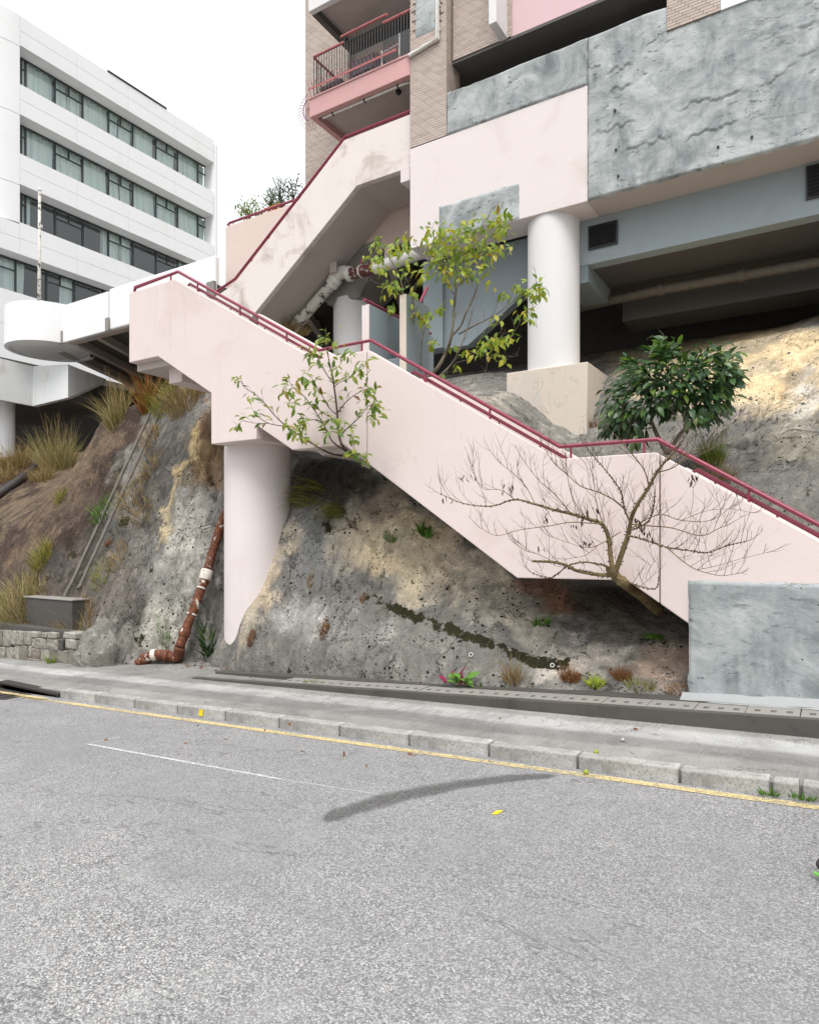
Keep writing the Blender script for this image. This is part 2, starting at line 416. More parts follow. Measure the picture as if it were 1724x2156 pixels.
def pave_mat():
    """concrete footway poured in long strips, broom-marked, stained"""
    m, n, l, b = _new('broomed_concrete_paving')
    v = coords(n, l)
    sx = n.new('ShaderNodeSeparateXYZ'); l.new(v, sx.inputs[0])
    fine = noise(n, l, v, 70, 6, 0.75); big = noise(n, l, v, 1.1, 7, 0.68, 0.4); wob = noise(n, l, v, 0.8, 6, 0.65)
    yy = math_(n, l, 'ADD', sx.outputs[1], math_(n, l, 'MULTIPLY', math_(n, l, 'SUBTRACT', wob, 0.5), 0.35))
    t = math_(n, l, 'DIVIDE', math_(n, l, 'SUBTRACT', yy, 5.45), 1.6)
    c = ramp(n, l, t, [(0.0, (0.255, 0.25, 0.235)), (0.22, (0.27, 0.265, 0.25)), (0.28, (0.20, 0.197, 0.187)), (0.44, (0.225, 0.222, 0.21)), (0.50, (0.37, 0.368, 0.355)), (0.66, (0.40, 0.398, 0.385)), (0.72, (0.27, 0.265, 0.25)), (0.9, (0.235, 0.23, 0.215))])
    c = mixc(n, l, 1.0, c, ramp(n, l, big, [(0.3, 0.62), (0.5, 1.0), (0.7, 1.3)]), 'MULTIPLY')
    c = mixc(n, l, ramp(n, l, fine, [(0.36, 0.7), (0.46, 0.0)]), c, (0.10, 0.098, 0.092))
    c = mixc(n, l, ramp(n, l, fine, [(0.56, 0.0), (0.68, 0.5)]), c, (0.46, 0.455, 0.44))
    br = noise(n, l, coords(n, l, (60, 3.0, 1), (0, 0, R(14))), 1.0, 4, 0.7)
    c = mixc(n, l, math_(n, l, 'MULTIPLY', ramp(n, l, br, [(0.44, 0.55), (0.52, 0.0)]), ramp(n, l, noise(n, l, v, 0.9, 3), [(0.44, 0.0), (0.55, 1.0)])), c, (0.17, 0.165, 0.157))
    wv = noise(n, l, coords(n, l, (0.6, 1.2, 1)), 1.1, 8, 0.58, 0.5)
    ck = math_(n, l, 'ABSOLUTE', math_(n, l, 'SUBTRACT', wv, 0.5))
    c = mixc(n, l, ramp(n, l, ck, [(0.0, 0.8), (0.0035, 0.0)]), c, (0.05, 0.047, 0.042))
    l.new(c, b.inputs['Base Color']); b.inputs['Roughness'].default_value = 0.9; b.inputs['Specular IOR Level'].default_value = 0.2
    p = bump(n, l, b, br, 0.3, 0.006); p = bump(n, l, b, fine, 0.6, 0.005, p)
    bump(n, l, b, big, 0.3, 0.03, p)
    return m
M['pave'] = pave_mat()
def kerb_mat():
    m, n, l, b = _new('granite_kerb')
    v = coords(n, l); oi = n.new('ShaderNodeObjectInfo')
    f = noise(n, l, v, 45, 6, 0.75); a = noise(n, l, v, 4.5, 6, 0.65)
    c = ramp(n, l, a, [(0.3, (0.20, 0.19, 0.175)), (0.55, (0.42, 0.41, 0.385)), (0.75, (0.55, 0.54, 0.52))])
    c = mixc(n, l, ramp(n, l, oi.outputs['Random'], [(0, 0.0), (1, 0.3)]), c, (0.26, 0.25, 0.24))
    c = mixc(n, l, ramp(n, l, f, [(0.33, 0.8), (0.5, 0.0)]), c, (0.10, 0.10, 0.095))
    l.new(c, b.inputs['Base Color']); b.inputs['Roughness'].default_value = 0.85
    p = bump(n, l, b, a, 0.4, 0.03); bump(n, l, b, f, 0.7, 0.006, p)
    return m
M['kerb'] = kerb_mat()
def rock_mat():
    m, n, l, b = _new('sprayed_concrete_slope')
    at = n.new('ShaderNodeVertexColor'); at.layer_name = 'rock'
    v = coords(n, l)
    v2 = n.new('ShaderNodeVectorMath'); v2.operation = 'ADD'; v2.inputs[1].default_value = (13.7, 5.1, 8.3); l.new(v, v2.inputs[0]); v2 = v2.outputs[0]
    def mul(c, fac, k): return mixc(n, l, fac, c, mixc(n, l, 1.0, c, k, 'MULTIPLY'))
    a = noise(n, l, v, 2.6, 8, 0.66, 0.6); f = noise(n, l, v, 15, 8, 0.74); g = noise(n, l, v, 65, 5, 0.7)
    li = noise(n, l, v, 5.5, 10, 0.78, 0.25); wc = noise(n, l, v2, 6.5, 10, 0.78, 0.25); lb = noise(n, l, v2, 1.9, 9, 0.72, 0.5)
    st = noise(n, l, coords(n, l, (4.0, 1.0, 0.4)), 1.7, 7, 0.66)
    c = mixc(n, l, 1.0, at.outputs[0], ramp(n, l, a, [(0.30, 0.78), (0.5, 1.15), (0.70, 1.5)]), 'MULTIPLY')
    c = mul(c, ramp(n, l, st, [(0.54, 0.0), (0.66, 0.45)]), (0.45, 0.44, 0.42))
    c = mul(c, ramp(n, l, lb, [(0.60, 0.0), (0.63, 0.6)]), (0.42, 0.41, 0.39))
    c = mul(c, ramp(n, l, wc, [(0.55, 0.0), (0.585, 0.8)]), (1.5, 1.48, 1.45))
    c = mul(c, ramp(n, l, li, [(0.60, 0.0), (0.62, 0.85)]), (0.30, 0.29, 0.27))
    c = mul(c, ramp(n, l, f, [(0.36, 0.8), (0.40, 0.0)]), (0.34, 0.34, 0.32))
    c = mul(c, ramp(n, l, f, [(0.56, 0.0), (0.64, 0.6)]), (1.3, 1.29, 1.27))
    c = mul(c, ramp(n, l, g, [(0.38, 0.8), (0.45, 0.0)]), (0.42, 0.42, 0.41))
    pit = n.new('ShaderNodeTexVoronoi'); pit.inputs['Scale'].default_value = 8; l.new(v, pit.inputs['Vector'])
    pm = math_(n, l, 'MULTIPLY', ramp(n, l, pit.outputs['Distance'], [(0.14, 1.0), (0.18, 0.0)]), ramp(n, l, noise(n, l, v, 1.6, 3), [(0.50, 0.0), (0.55, 1.0)]))
    pv_ = n.new('ShaderNodeTexVoronoi'); pv_.inputs['Scale'].default_value = 21; l.new(v, pv_.inputs['Vector'])
    sm_ = math_(n, l, 'MULTIPLY', ramp(n, l, pv_.outputs['Distance'], [(0.20, 1.0), (0.26, 0.0)]), ramp(n, l, noise(n, l, v, 2.6, 4), [(0.51, 0.0), (0.57, 1.0)]))
    pm = math_(n, l, 'MAXIMUM', pm, sm_)
    c = mixc(n, l, pm, c, (0.02, 0.02, 0.018))
    ck = noise(n, l, v2, 0.75, 10, 0.6, 0.7)
    ckm = math_(n, l, 'MULTIPLY', ramp(n, l, math_(n, l, 'ABSOLUTE', math_(n, l, 'SUBTRACT', ck, 0.5)), [(0.0, 1.0), (0.005, 0.0)]), ramp(n, l, noise(n, l, v, 0.8, 2), [(0.45, 0.0), (0.55, 0.9)]))
    c = mixc(n, l, ckm, c, (0.03, 0.028, 0.025))
    mo = n.new('ShaderNodeVertexColor'); mo.layer_name = 'moss'
    ms_ = n.new('ShaderNodeSeparateColor'); l.new(mo.outputs[0], ms_.inputs[0])
    mm_ = math_(n, l, 'ADD', ms_.outputs[0], math_(n, l, 'MULTIPLY', math_(n, l, 'SUBTRACT', noise(n, l, v, 6, 8, 0.75), 0.5), 2.6))
    mm_ = math_(n, l, 'MULTIPLY', ramp(n, l, mm_, [(0.48, 0.0), (0.54, 1.0)]), ramp(n, l, ms_.outputs[0], [(0.02, 0.0), (0.1, 1.0)]))
    c = mixc(n, l, mm_, c, mixc(n, l, f, (0.012, 0.012, 0.008), (0.055, 0.05, 0.022)))
    l.new(c, b.inputs['Base Color']); b.inputs['Roughness'].default_value = 0.92; b.inputs['Specular IOR Level'].default_value = 0.15
    h = math_(n, l, 'SUBTRACT', f, math_(n, l, 'MULTIPLY', math_(n, l, 'MAXIMUM', pm, ckm), 0.6))
    p = bump(n, l, b, a, 0.6, 0.10); p = bump(n, l, b, li, 0.5, 0.05, p); p = bump(n, l, b, h, 0.9, 0.03, p)
    bump(n, l, b, g, 0.7, 0.008, p)
    return m
M['rock'] = rock_mat()
def stone_mat():
    m, n, l, b = _new('granite_block')
    v = coords(n, l); oi = n.new('ShaderNodeObjectInfo')
    f = noise(n, l, v, 40, 6, 0.75); a = noise(n, l, v, 5, 6, 0.65)
    c = ramp(n, l, oi.outputs['Random'], [(0, (0.22, 0.195, 0.16)), (0.5, (0.33, 0.30, 0.255)), (1, (0.40, 0.375, 0.33))])
    c = mixc(n, l, ramp(n, l, a, [(0.4, 0.6), (0.6, 0.0)]), c, (0.15, 0.135, 0.115))
    c = mixc(n, l, ramp(n, l, f, [(0.32, 0.8), (0.5, 0.0)]), c, (0.08, 0.075, 0.065))
    l.new(c, b.inputs['Base Color']); b.inputs['Roughness'].default_value = 0.9
    p = bump(n, l, b, a, 0.6, 0.03); bump(n, l, b, f, 0.7, 0.008, p)
    return m
M['stone'] = stone_mat()
def worn_line(name, colr, wear=0.42, soft=0.1, density=1.0):
    m, n, l, b = _new(name)
    v = coords(n, l)
    f = noise(n, l, v, 26, 6, 0.75); a = noise(n, l, v, 1.4, 4)
    vo = n.new('ShaderNodeTexVoronoi'); vo.inputs['Scale'].default_value = 88; l.new(v, vo.inputs['Vector'])
    l.new(mixc(n, l, ramp(n, l, a, [(0.3, 0.0), (0.7, 0.35)]), colr, [x * 0.75 for x in colr]), b.inputs['Base Color'])
    b.inputs['Roughness'].default_value = 0.7
    w = math_(n, l, 'ADD', math_(n, l, 'MULTIPLY', f, 0.6), math_(n, l, 'MULTIPLY', a, 0.4))
    al = ramp(n, l, w, [(wear, 0.0), (wear + soft, density)])
    al = math_(n, l, 'MULTIPLY', al, ramp(n, l, vo.outputs['Distance'], [(0.5, 1.0), (0.8, 0.35)]))
    l.new(al, b.inputs['Alpha'])
    return m
M['yellow'] = worn_line('yellow_road_paint', (0.64, 0.51, 0.25), 0.36, 0.16)
M['chalk'] = worn_line('white_chalk', (0.74, 0.75, 0.80), 0.30, 0.25, 0.85)
M['chalk_faint'] = worn_line('rubbed_chalk', (0.7, 0.72, 0.76), 0.3, 0.3, 0.5)
M['tape'] = simple('yellow_tape', (0.78, 0.58, 0.02), 0.5, 0, 0.12, 30)

def leaf_mat(name, stops, trans=0.35, rough=0.45):
    m, n, l, b = _new(name)
    oi = n.new('ShaderNodeObjectInfo'); gi = n.new('ShaderNodeNewGeometry')
    r = math_(n, l, 'FRACT', math_(n, l, 'ADD', oi.outputs['Random'], gi.outputs['Random Per Island']), 0)
    c = ramp(n, l, r, stops)
    f = noise(n, l, coords(n, l), 14, 3)
    c = mixc(n, l, ramp(n, l, f, [(0.4, 0.0), (0.7, 0.15)]), c, (0.16, 0.15, 0.03))
    l.new(c, b.inputs['Base Color']); b.inputs['Roughness'].default_value = rough; b.inputs['Specular IOR Level'].default_value = 0.4
    tr = n.new('ShaderNodeBsdfTranslucent'); l.new(mixc(n, l, 1.0, c, (1.2, 1.25, 0.5), 'MULTIPLY'), tr.inputs['Color'])
    ms = n.new('ShaderNodeMixShader'); ms.inputs[0].default_value = trans
    out = n['Material Output']
    l.new(b.outputs[0], ms.inputs[1]); l.new(tr.outputs[0], ms.inputs[2]); l.new(ms.outputs[0], out.inputs['Surface'])
    return m
M['leaf_y'] = leaf_mat('yellow_green_leaf', [(0, (0.10, 0.19, 0.02)), (0.45, (0.22, 0.31, 0.02)), (0.78, (0.34, 0.38, 0.03)), (0.97, (0.42, 0.36, 0.03)), (1, (0.30, 0.16, 0.02))])
M['leaf_o'] = leaf_mat('olive_leaf', [(0, (0.08, 0.15, 0.025)), (0.5, (0.17, 0.25, 0.035)), (0.85, (0.28, 0.32, 0.05)), (0.95, (0.30, 0.22, 0.04)), (1, (0.18, 0.08, 0.02))])
M['leaf_d'] = leaf_mat('dark_glossy_leaf', [(0, (0.018, 0.05, 0.022)), (0.6, (0.03, 0.085, 0.03)), (0.9, (0.06, 0.13, 0.03)), (1, (0.13, 0.2, 0.03))], 0.2, 0.35)
M['leaf_dead'] = simple('withered_leaf', (0.07, 0.045, 0.035), 0.8)
M['bark_p'] = simple('pale_olive_bark', (0.19, 0.14, 0.065), 0.85, 0, 0.4, 20, 0.5)
M['bark_d'] = simple('dark_bark', (0.075, 0.05, 0.038), 0.85, 0, 0.4, 20, 0.4)
M['bark_g'] = simple('grey_bark', (0.20, 0.17, 0.13), 0.85, 0, 0.4, 20, 0.4)
M['twig_r'] = simple('reddish_twig', (0.10, 0.05, 0.032), 0.8, 0, 0.3, 20, 0.2)
def grass_mat(name, stops):
    m, n, l, b = _new(name)
    gi = n.new('ShaderNodeNewGeometry')
    l.new(ramp(n, l, gi.outputs['Random Per Island'], stops), b.inputs['Base Color'])
    b.inputs['Roughness'].default_value = 0.7; b.inputs['Specular IOR Level'].default_value = 0.2
    return m
M['grass_dry'] = grass_mat('dry_straw_grass', [(0, (0.16, 0.09, 0.045)), (0.4, (0.30, 0.20, 0.085)), (0.75, (0.40, 0.30, 0.14)), (1, (0.17, 0.20, 0.04))])
M['grass_mix'] = grass_mat('yellow_green_grass', [(0, (0.12, 0.17, 0.03)), (0.35, (0.20, 0.22, 0.04)), (0.7, (0.33, 0.27, 0.07)), (1, (0.36, 0.24, 0.10))])
M['grass_reed'] = grass_mat('ochre_reed', [(0, (0.13, 0.14, 0.035)), (0.3, (0.24, 0.20, 0.06)), (0.6, (0.36, 0.27, 0.12)), (0.85, (0.44, 0.36, 0.20)), (1, (0.15, 0.20, 0.04))])
M['grass_green'] = grass_mat('green_grass', [(0, (0.08, 0.15, 0.02)), (0.6, (0.18, 0.25, 0.03)), (1, (0.30, 0.30, 0.05))])
M['grass_red'] = grass_mat('rusty_moss_grass', [(0, (0.14, 0.05, 0.02)), (0.5, (0.26, 0.11, 0.04)), (1, (0.33, 0.19, 0.07))])
M['blade_orange'] = grass_mat('russet_blade', [(0, (0.20, 0.055, 0.02)), (0.6, (0.30, 0.12, 0.03)), (1, (0.16, 0.2, 0.03))])
M['fern'] = grass_mat('fern_green', [(0, (0.05, 0.13, 0.02)), (0.6, (0.10, 0.22, 0.03)), (1, (0.17, 0.28, 0.04))])
M['lime_plant'] = grass_mat('lime_green_plant', [(0, (0.25, 0.34, 0.03)), (1, (0.42, 0.46, 0.06))])
M['red_leaf'] = grass_mat('crimson_leaf', [(0, (0.25, 0.02, 0.03)), (1, (0.16, 0.02, 0.08))])
M['moss'] = simple('dark_moss', (0.035, 0.035, 0.02), 0.95, 0, 0.5, 30, 0.6)
# ================================================================ SETTING: ground, street, hillside
Y1, Y3 = 7.4, 13.0          # street face of the lower stair, street face of the apartment block
Y2 = 13.15                  # face of the upper stair
def sheet(name, x0, x1, y0, y1, off, mat, kind='structure', parent=None):
    mb = MB(); mb.face([(x0, y0, street(x0, off)), (x1, y0, street(x1, off)), (x1, y1, street(x1, off)), (x0, y1, street(x0, off))])
    o = mb.build(name, mat, parent)
    if parent is None: o['kind'] = kind
    return o
sheet('ground', -400, 400, -400, 400, -0.6, simple('far_ground', (0.16, 0.15, 0.13), 0.95))
road = sheet('road', -70, 60, -9.0, 5.36, 0.0, M['asphalt'])
pavement = tag(MB().prismx([(5.40, street(0, -0.2)), (9.2, street(0, -0.2)), (9.2, street(0, 0.085)), (5.40, street(0, 0.085))], -70, 60).build('pavement', M['pave']), kind='structure')
pv = pavement.data
for vtx in pv.vertices: vtx.co.z += 0.042 * vtx.co.x
far_pav = tag(MB().prismx([(-16, -1.95), (-9.0, -1.95), (-9.0, -1.62), (-16, -1.62)], -70, 60).build('far_pavement', M['pave']), kind='structure')
for vtx in far_pav.data.vertices: vtx.co.z += 0.042 * vtx.co.x

# kerb stones, one object each, sharing three block shapes
kerb = bpy.data.objects.new('kerb', None); col.objects.link(kerb); kerb.location = (-3, 5.4, street(-3)); kerb['kind'] = 'structure'
def kerb_block(L, seed):
    bm = bmesh.new(); bmesh.ops.create_cube(bm, size=1.0)
    for v in bm.verts: v.co = Vector((v.co.x * L, v.co.y * 0.135, v.co.z * 0.26))
    bmesh.ops.subdivide_edges(bm, edges=[e for e in bm.edges if abs(e.verts[0].co.x - e.verts[1].co.x) > 0.3], cuts=7)
    rr = random.Random(seed)
    for v in bm.verts:
        if v.co.z > 0: v.co.z += rr.uniform(-0.0025, 0.002)
        v.co.y += rr.uniform(-0.002, 0.002)
        v.co.z += 0.042 * v.co.x
    m = bpy.data.meshes.new('kerb_stone'); bm.to_mesh(m); bm.free(); m.materials.append(M['kerb']); return m
kms = [kerb_block(0.79, 1), kerb_block(0.79, 2), kerb_block(0.79, 3)]
short_k = kerb_block(0.30, 5)
kedges = [wg(u, v).x * 5.35 / wg(u, v).y for u, v in ((714, 1560), (860, 1580), (1028, 1603), (1215, 1628), (1430, 1655))]
kx = []
x = kedges[0]
while x > -24: kx.append((x - 0.80, x)); x -= 0.80
kx += list(zip(kedges[:-1], kedges[1:]))
x = kedges[-1]
kx.append((x, x + 0.60)); kx.append((x + 0.60, x + 0.78)); x += 0.78
while x < 6: kx.append((x, x + 0.80)); x += 0.80
INX0, INX1 = wg(70, 1452).x, wg(222, 1478).x     # kerb inlet
inx = [None, None]
for i, (a, b) in enumerate(kx):
    if -10.25 < (a + b) / 2 < -9.1: 
        inx[0] = a if inx[0] is None else min(a, inx[0]); inx[1] = b if inx[1] is None else max(b, inx[1]); continue
    L = b - a - 0.022
    m = kms[i % 3] if L > 0.4 else short_k
    o = obj('kerb_stone', m, None, kerb, 0.014, 2, None, ((a + b) / 2, 5.35 + 0.0675 + rnd.uniform(-0.006, 0.006), street((a + b) / 2, -0.015 + rnd.uniform(-0.004, 0.004))))
    o.scale.x = L / (0.79 if L > 0.4 else 0.30); o.rotation_euler.z = rnd.uniform(-0.006, 0.006)
# cast iron kerb inlet with its grating in the gutter
ix0, ix1 = inx
dr = thing('kerb_drain', ((ix0 + ix1) / 2, 5.35, street(ix0)), 'dark cast iron drain inlet set into the kerb at the left', 'drain')
zc = street((ix0 + ix1) / 2)
MB().box(ix0 + .02, ix1 - .02, 5.335, 5.48, zc + 0.055, zc + 0.093).build('lid', M['iron'], dr, bevel=0.008)
MB().box(ix0 + .03, ix1 - .03, 5.40, 5.47, zc - 0.12, zc + 0.05).build('throat', M['iron'], dr)
for s in (ix0 + .02, ix1 - .07): MB().box(s, s + .05, 5.34, 5.44, zc - 0.1, zc + 0.054).build('side_post', M['iron'], dr, bevel=0.006)
gp = thing('gutter_grating', ((ix0 + ix1) / 2, 5.1, zc), 'flat iron grating in the gutter crossed by the yellow line', 'grating')
MB().box(ix0 + .1, ix1 - .1, 4.93, 5.33, street(ix0 + .1, -0.02), zc + 0.007).build('grating_frame', M['iron'], gp, bevel=0.004)
for k in range(9):
    xx = ix0 + .15 + k * (ix1 - ix0 - .30) / 8
    MB().box(xx - .014, xx + .014, 4.97, 5.15, zc + 0.0072, zc + 0.014).build('grating_bar', M['iron'], gp)

# markings on the road
def strip(name, pts, w, mat, off, n=24):
    mb = MB(); P = []
    for i in range(len(pts) - 1):
        for k in range(n):
            P.append(pts[i].lerp(pts[i+1], k / n))
    P.append(pts[-1]); vs = []
    for i, p in enumerate(P):
        d = (P[min(i+1, len(P)-1)] - P[max(i-1, 0)]); d.z = 0; d.normalize(); q = Vector((-d.y, d.x, 0)) * (w / 2) * rnd.uniform(0.9, 1.1)
        for s in (1, -1):
            r = p + q * s; vs.append((r.x, r.y, street(r.x, off)))
    mb.v = vs; mb.f = [(2*i, 2*i+1, 2*i+3, 2*i+2) for i in range(len(P) - 1)]
    return mb.build(name, mat, road)
strip('yellow_line', [Vector((-40, 5.17, 0)), Vector((ix0, 5.17, 0)), Vector((-5, 5.20, 0)), Vector((-0.1, 5.245, 0)), Vector((12, 5.24, 0))], 0.09, M['yellow'], 0.005, 60)
strip('yellow_line', [Vector((ix0 + .05, 5.17, 0)), Vector((ix1 - .05, 5.175, 0))], 0.085, M['yellow'], 0.026, 20)
c0, c1, c2, c3 = wg(184, 1567), wg(252, 1552), wg(590, 1641), wg(1035, 1710)
strip('chalk_line', [c0, c1], 0.022, M['chalk'], 0.004)
strip('chalk_line', [c0, c2], 0.032, M['chalk'], 0.004)
strip('chalk_line', [c2, wg(820, 1677)], 0.020, M['chalk_faint'], 0.004)
# damp streak running from the kerb: soft-edged decal
def stain():
    m, n, l, b = _new('damp_asphalt')
    at = n.new('ShaderNodeVertexColor'); at.layer_name = 'wet'
    v = coords(n, l)
    vo = n.new('ShaderNodeTexVoronoi'); vo.inputs['Scale'].default_value = 88; l.new(v, vo.inputs['Vector'])
    sep = n.new('ShaderNodeSeparateColor'); l.new(vo.outputs['Color'], sep.inputs[0])
    l.new(ramp(n, l, sep.outputs[0], [(0, (0.05, 0.05, 0.05)), (0.6, (0.10, 0.098, 0.095)), (1, (0.17, 0.165, 0.16))]), b.inputs['Base Color'])
    b.inputs['Roughness'].default_value = 0.7
    f = noise(n, l, v, 14, 5, 0.7)
    sc = n.new('ShaderNodeSeparateColor'); l.new(at.outputs[0], sc.inputs[0])
    a = math_(n, l, 'SUBTRACT', math_(n, l, 'ADD', sc.outputs[0], math_(n, l, 'MULTIPLY', f, 0.7)), 0.35)
    l.new(math_(n, l, 'MULTIPLY', ramp(n, l, a, [(0.35, 0.0), (0.85, 1.0)]), 0.58), b.inputs['Alpha'])
    cl = [(660, 1731, 12), (700, 1718, 20), (750, 1702, 19), (800, 1687, 24), (860, 1673, 18), (910, 1664, 19), (970, 1652, 14), (1040, 1643, 13), (1110, 1637, 10), (1190, 1632, 8)]
    pts = [(wg(u, vv - h), wg(u + 10, vv + h)) for u, vv, h in cl]
    mb = MB(); cols = []; N = 9
    S = []
    for i in range(len(pts) - 1):
        for k in range(6): S.append((pts[i][0].lerp(pts[i+1][0], k/6), pts[i][1].lerp(pts[i+1][1], k/6)))
    S.append(pts[-1])
    for i, (a_, b_) in enumerate(S):
        for j in range(N):
            q = a_.lerp(b_, j / (N-1)); mb.v.append((q.x, q.y, street(q.x, 0.008)))
            e = min(1, 2.6 * min(j, N-1-j) / (N-1)) * min(1, min(i, len(S)-1-i) / 4)
            cols.append(e)
    for i in range(len(S) - 1):
        for j in range(N - 1): mb.f.append((i*N+j, i*N+j+1, (i+1)*N+j+1, (i+1)*N+j))
    o = mb.build('damp_streak', m, road)
    ca = o.data.color_attributes.new('wet', 'FLOAT_COLOR', 'POINT')
    for i, e in enumerate(cols): ca.data[i].color = (e, e, e, 1)
stain()
def tape(name, q, label):
    mb = MB(); mb.face(q); o = mb.build(name, M['tape']); tag(o, label, 'tape mark')
    s = o.modifiers.new('thick', 'SOLIDIFY'); s.thickness = 0.002
t0 = [wg(1034, 1716), wg(1046, 1716), wg(1060, 1708), wg(1046, 1707.5)]
tape('yellow_tape', [(p.x, p.y, street(p.x, 0.006)) for p in t0], 'small yellow tape strip stuck on the open road')
kx_ = wy(425, 1500, 5.35).x
tape('yellow_tape', [(kx_ - .035, 5.336, street(kx_, 0.02)), (kx_ + .03, 5.336, street(kx_, 0.02)), (kx_ + .04, 5.338, street(kx_, 0.085)), (kx_ - .03, 5.338, street(kx_, 0.085))], 'yellow tape square stuck on the face of the kerb')
tape('yellow_tape', [(kx_ - .03, 5.335, street(kx_, 0.0895)), (kx_ + .04, 5.335, street(kx_, 0.0895)), (kx_ + .05, 5.385, street(kx_, 0.0895)), (kx_ - .025, 5.385, street(kx_, 0.0895))], 'thin yellow tape end folded over the kerb top')

# ---------------------------------------------------------------- hillside height field
ST = {
 8:    [(7.3,-1.8),(9.3,-1.2),(9.5,.2),(11.5,2.0),(14.3,3.95),(18,5.2),(40,11)],
 0:    [(7.3,-1.85),(9.3,-1.2),(9.45,.2),(11.5,2.0),(14.3,3.93),(18,5.2),(40,11)],
 -1.3: [(7.2,-1.72),(8.2,-1.15),(9.2,-.85),(9.6,0.0),(12,1.9),(14.3,3.8),(18,5),(40,11)],
 -3.2: [(7.22,-1.80),(8,-1.2),(9,-.62),(9.4,-.45),(9.7,.1),(11,.95),(13,2.05),(14.3,3.5),(18,5),(40,11)],
 -4.3: [(7.25,-1.88),(7.4,-1.55),(8,-.85),(9.0,.1),(9.5,.4),(11,1.2),(13,2.05),(14.3,3.4),(18,5),(40,11)],
 -5.8: [(7.36,-1.92),(7.5,-1.5),(8.4,.3),(9.3,1.0),(9.8,1.6),(11.5,2.7),(13,3.1),(15,4),(18,5),(40,11)],
 -7.0: [(7.48,-1.98),(7.62,-1.6),(8.3,.25),(9.2,1.25),(11,2.4),(14,3.8),(18,5),(40,11)],
 -7.6: [(7.52,-2.0),(7.66,-1.3),(8.2,.25),(9.2,1.4),(11,2.4),(14,3.8),(18,5),(40,11)],
 -7.85:[(7.54,-2.0),(7.68,-1.15),(8.2,.02),(9.25,1.45),(11,2.45),(14,3.8),(18,5),(40,11)],
 -8.1: [(7.58,-2.05),(7.7,-1.4),(8.2,-.35),(9.3,1.5),(11,2.5),(14,3.8),(18,5),(40,11)],
 -8.55:[(7.66,-2.1),(7.8,-1.5),(8.0,-1.2),(8.6,-.4),(9.4,1.7),(11,2.7),(14,3.9),(18,5),(40,11)],
 -9.05:[(7.98,-2.1),(8.2,-1.6),(9.2,1.5),(9.7,2.3),(11,2.9),(14,3.9),(18,5),(40,11)],
 -9.6: [(7.62,-2.1),(7.9,-1.5),(9.1,1.9),(9.7,2.6),(11,3.0),(14,3.9),(18,5),(40,11)],
 -10.4:[(7.3,-2.13),(7.6,-1.4),(9.2,2.55),(9.6,3.0),(11,3.4),(14,4.0),(18,5),(40,11)],
 -12.5:[(7.1,-2.2),(7.2,-1.74),(7.45,-1.66),(7.75,-.85),(9.67,3.15),(10.5,3.6),(14,4.3),(18,5),(40,11)],
 -14:  [(7.1,-2.25),(7.2,-1.75),(7.7,-.9),(9.58,2.98),(10.3,3.15),(14,3.8),(18,5),(40,10)],
 -16.3:[(7.1,-2.35),(7.2,-1.85),(7.45,-1.4),(8.29,.34),(9.0,.75),(11,1.9),(14,3.0),(18,4),(40,9)],
 -20:  [(7.1,-2.5),(7.3,-2.0),(8,-1.2),(9,-.1),(11,1.5),(14,2.9),(18,3.6),(40,8)],
 -26:  [(7.1,-2.8),(8,-1.8),(10,.9),(12,2.6),(14,3.4),(18,3.7),(40,8)],
 -60:  [(7.1,-4.2),(10,-1),(13,2.4),(15,3.4),(18,3.7),(40,8)],
 40:   [(7.3,-.3),(9.3,.3),(9.5,1.2),(11.5,3.0),(14.3,4.9),(18,6.2),(40,12)],
}
GX = np.concatenate([np.linspace(-60, -21, 30)[:-1], np.linspace(-21, -17, 50)[:-1], np.arange(-17, 1.6, 0.042), np.linspace(1.7, 40, 40)])
GY = np.concatenate([np.arange(7.0, 10.6, 0.034), np.linspace(10.62, 15.0, 62), np.linspace(15.2, 40, 26)])
def base_h(X, Y):
    ks = sorted(ST); out = np.zeros_like(X)
    prof = {k: np.interp(Y, [p[0] for p in ST[k]], [p[1] for p in ST[k]], left=ST[k][0][1] - 0.6) for k in ks}
    for a, b in zip(ks[:-1], ks[1:]):
        m = (X >= a) & (X <= b)
        t = np.clip((X - a) / (b - a), 0, 1); t = t * 0.4 + 0.6 * t * t * (3 - 2 * t)
        out = np.where(m, prof[a] * (1 - t) + prof[b] * t, out)
    return out
XX, YY = np.meshgrid(GX, GY, indexing='ij')
Z0 = base_h(XX, YY)
near = np.clip((20 + XX) / 4, 0, 1) * np.clip((16 - YY) / 3, 0.3, 1)
colm = np.clip(np.hypot(XX + 8.1, YY - 8.0) / 0.9 - .35, 0.12, 1)
near = near * colm
w1 = (fbm(XX*0.55, YY*0.55, Z0*0.55, 3, 4) - 0.5) * 0.24
w2 = (fbm(XX*2.2, YY*2.2, Z0*2.2, 9, 4) - 0.5) * 0.075
w3 = (fbm(XX*7, YY*7, Z0*7, 21, 4, 0.6) - 0.5) * 0.085
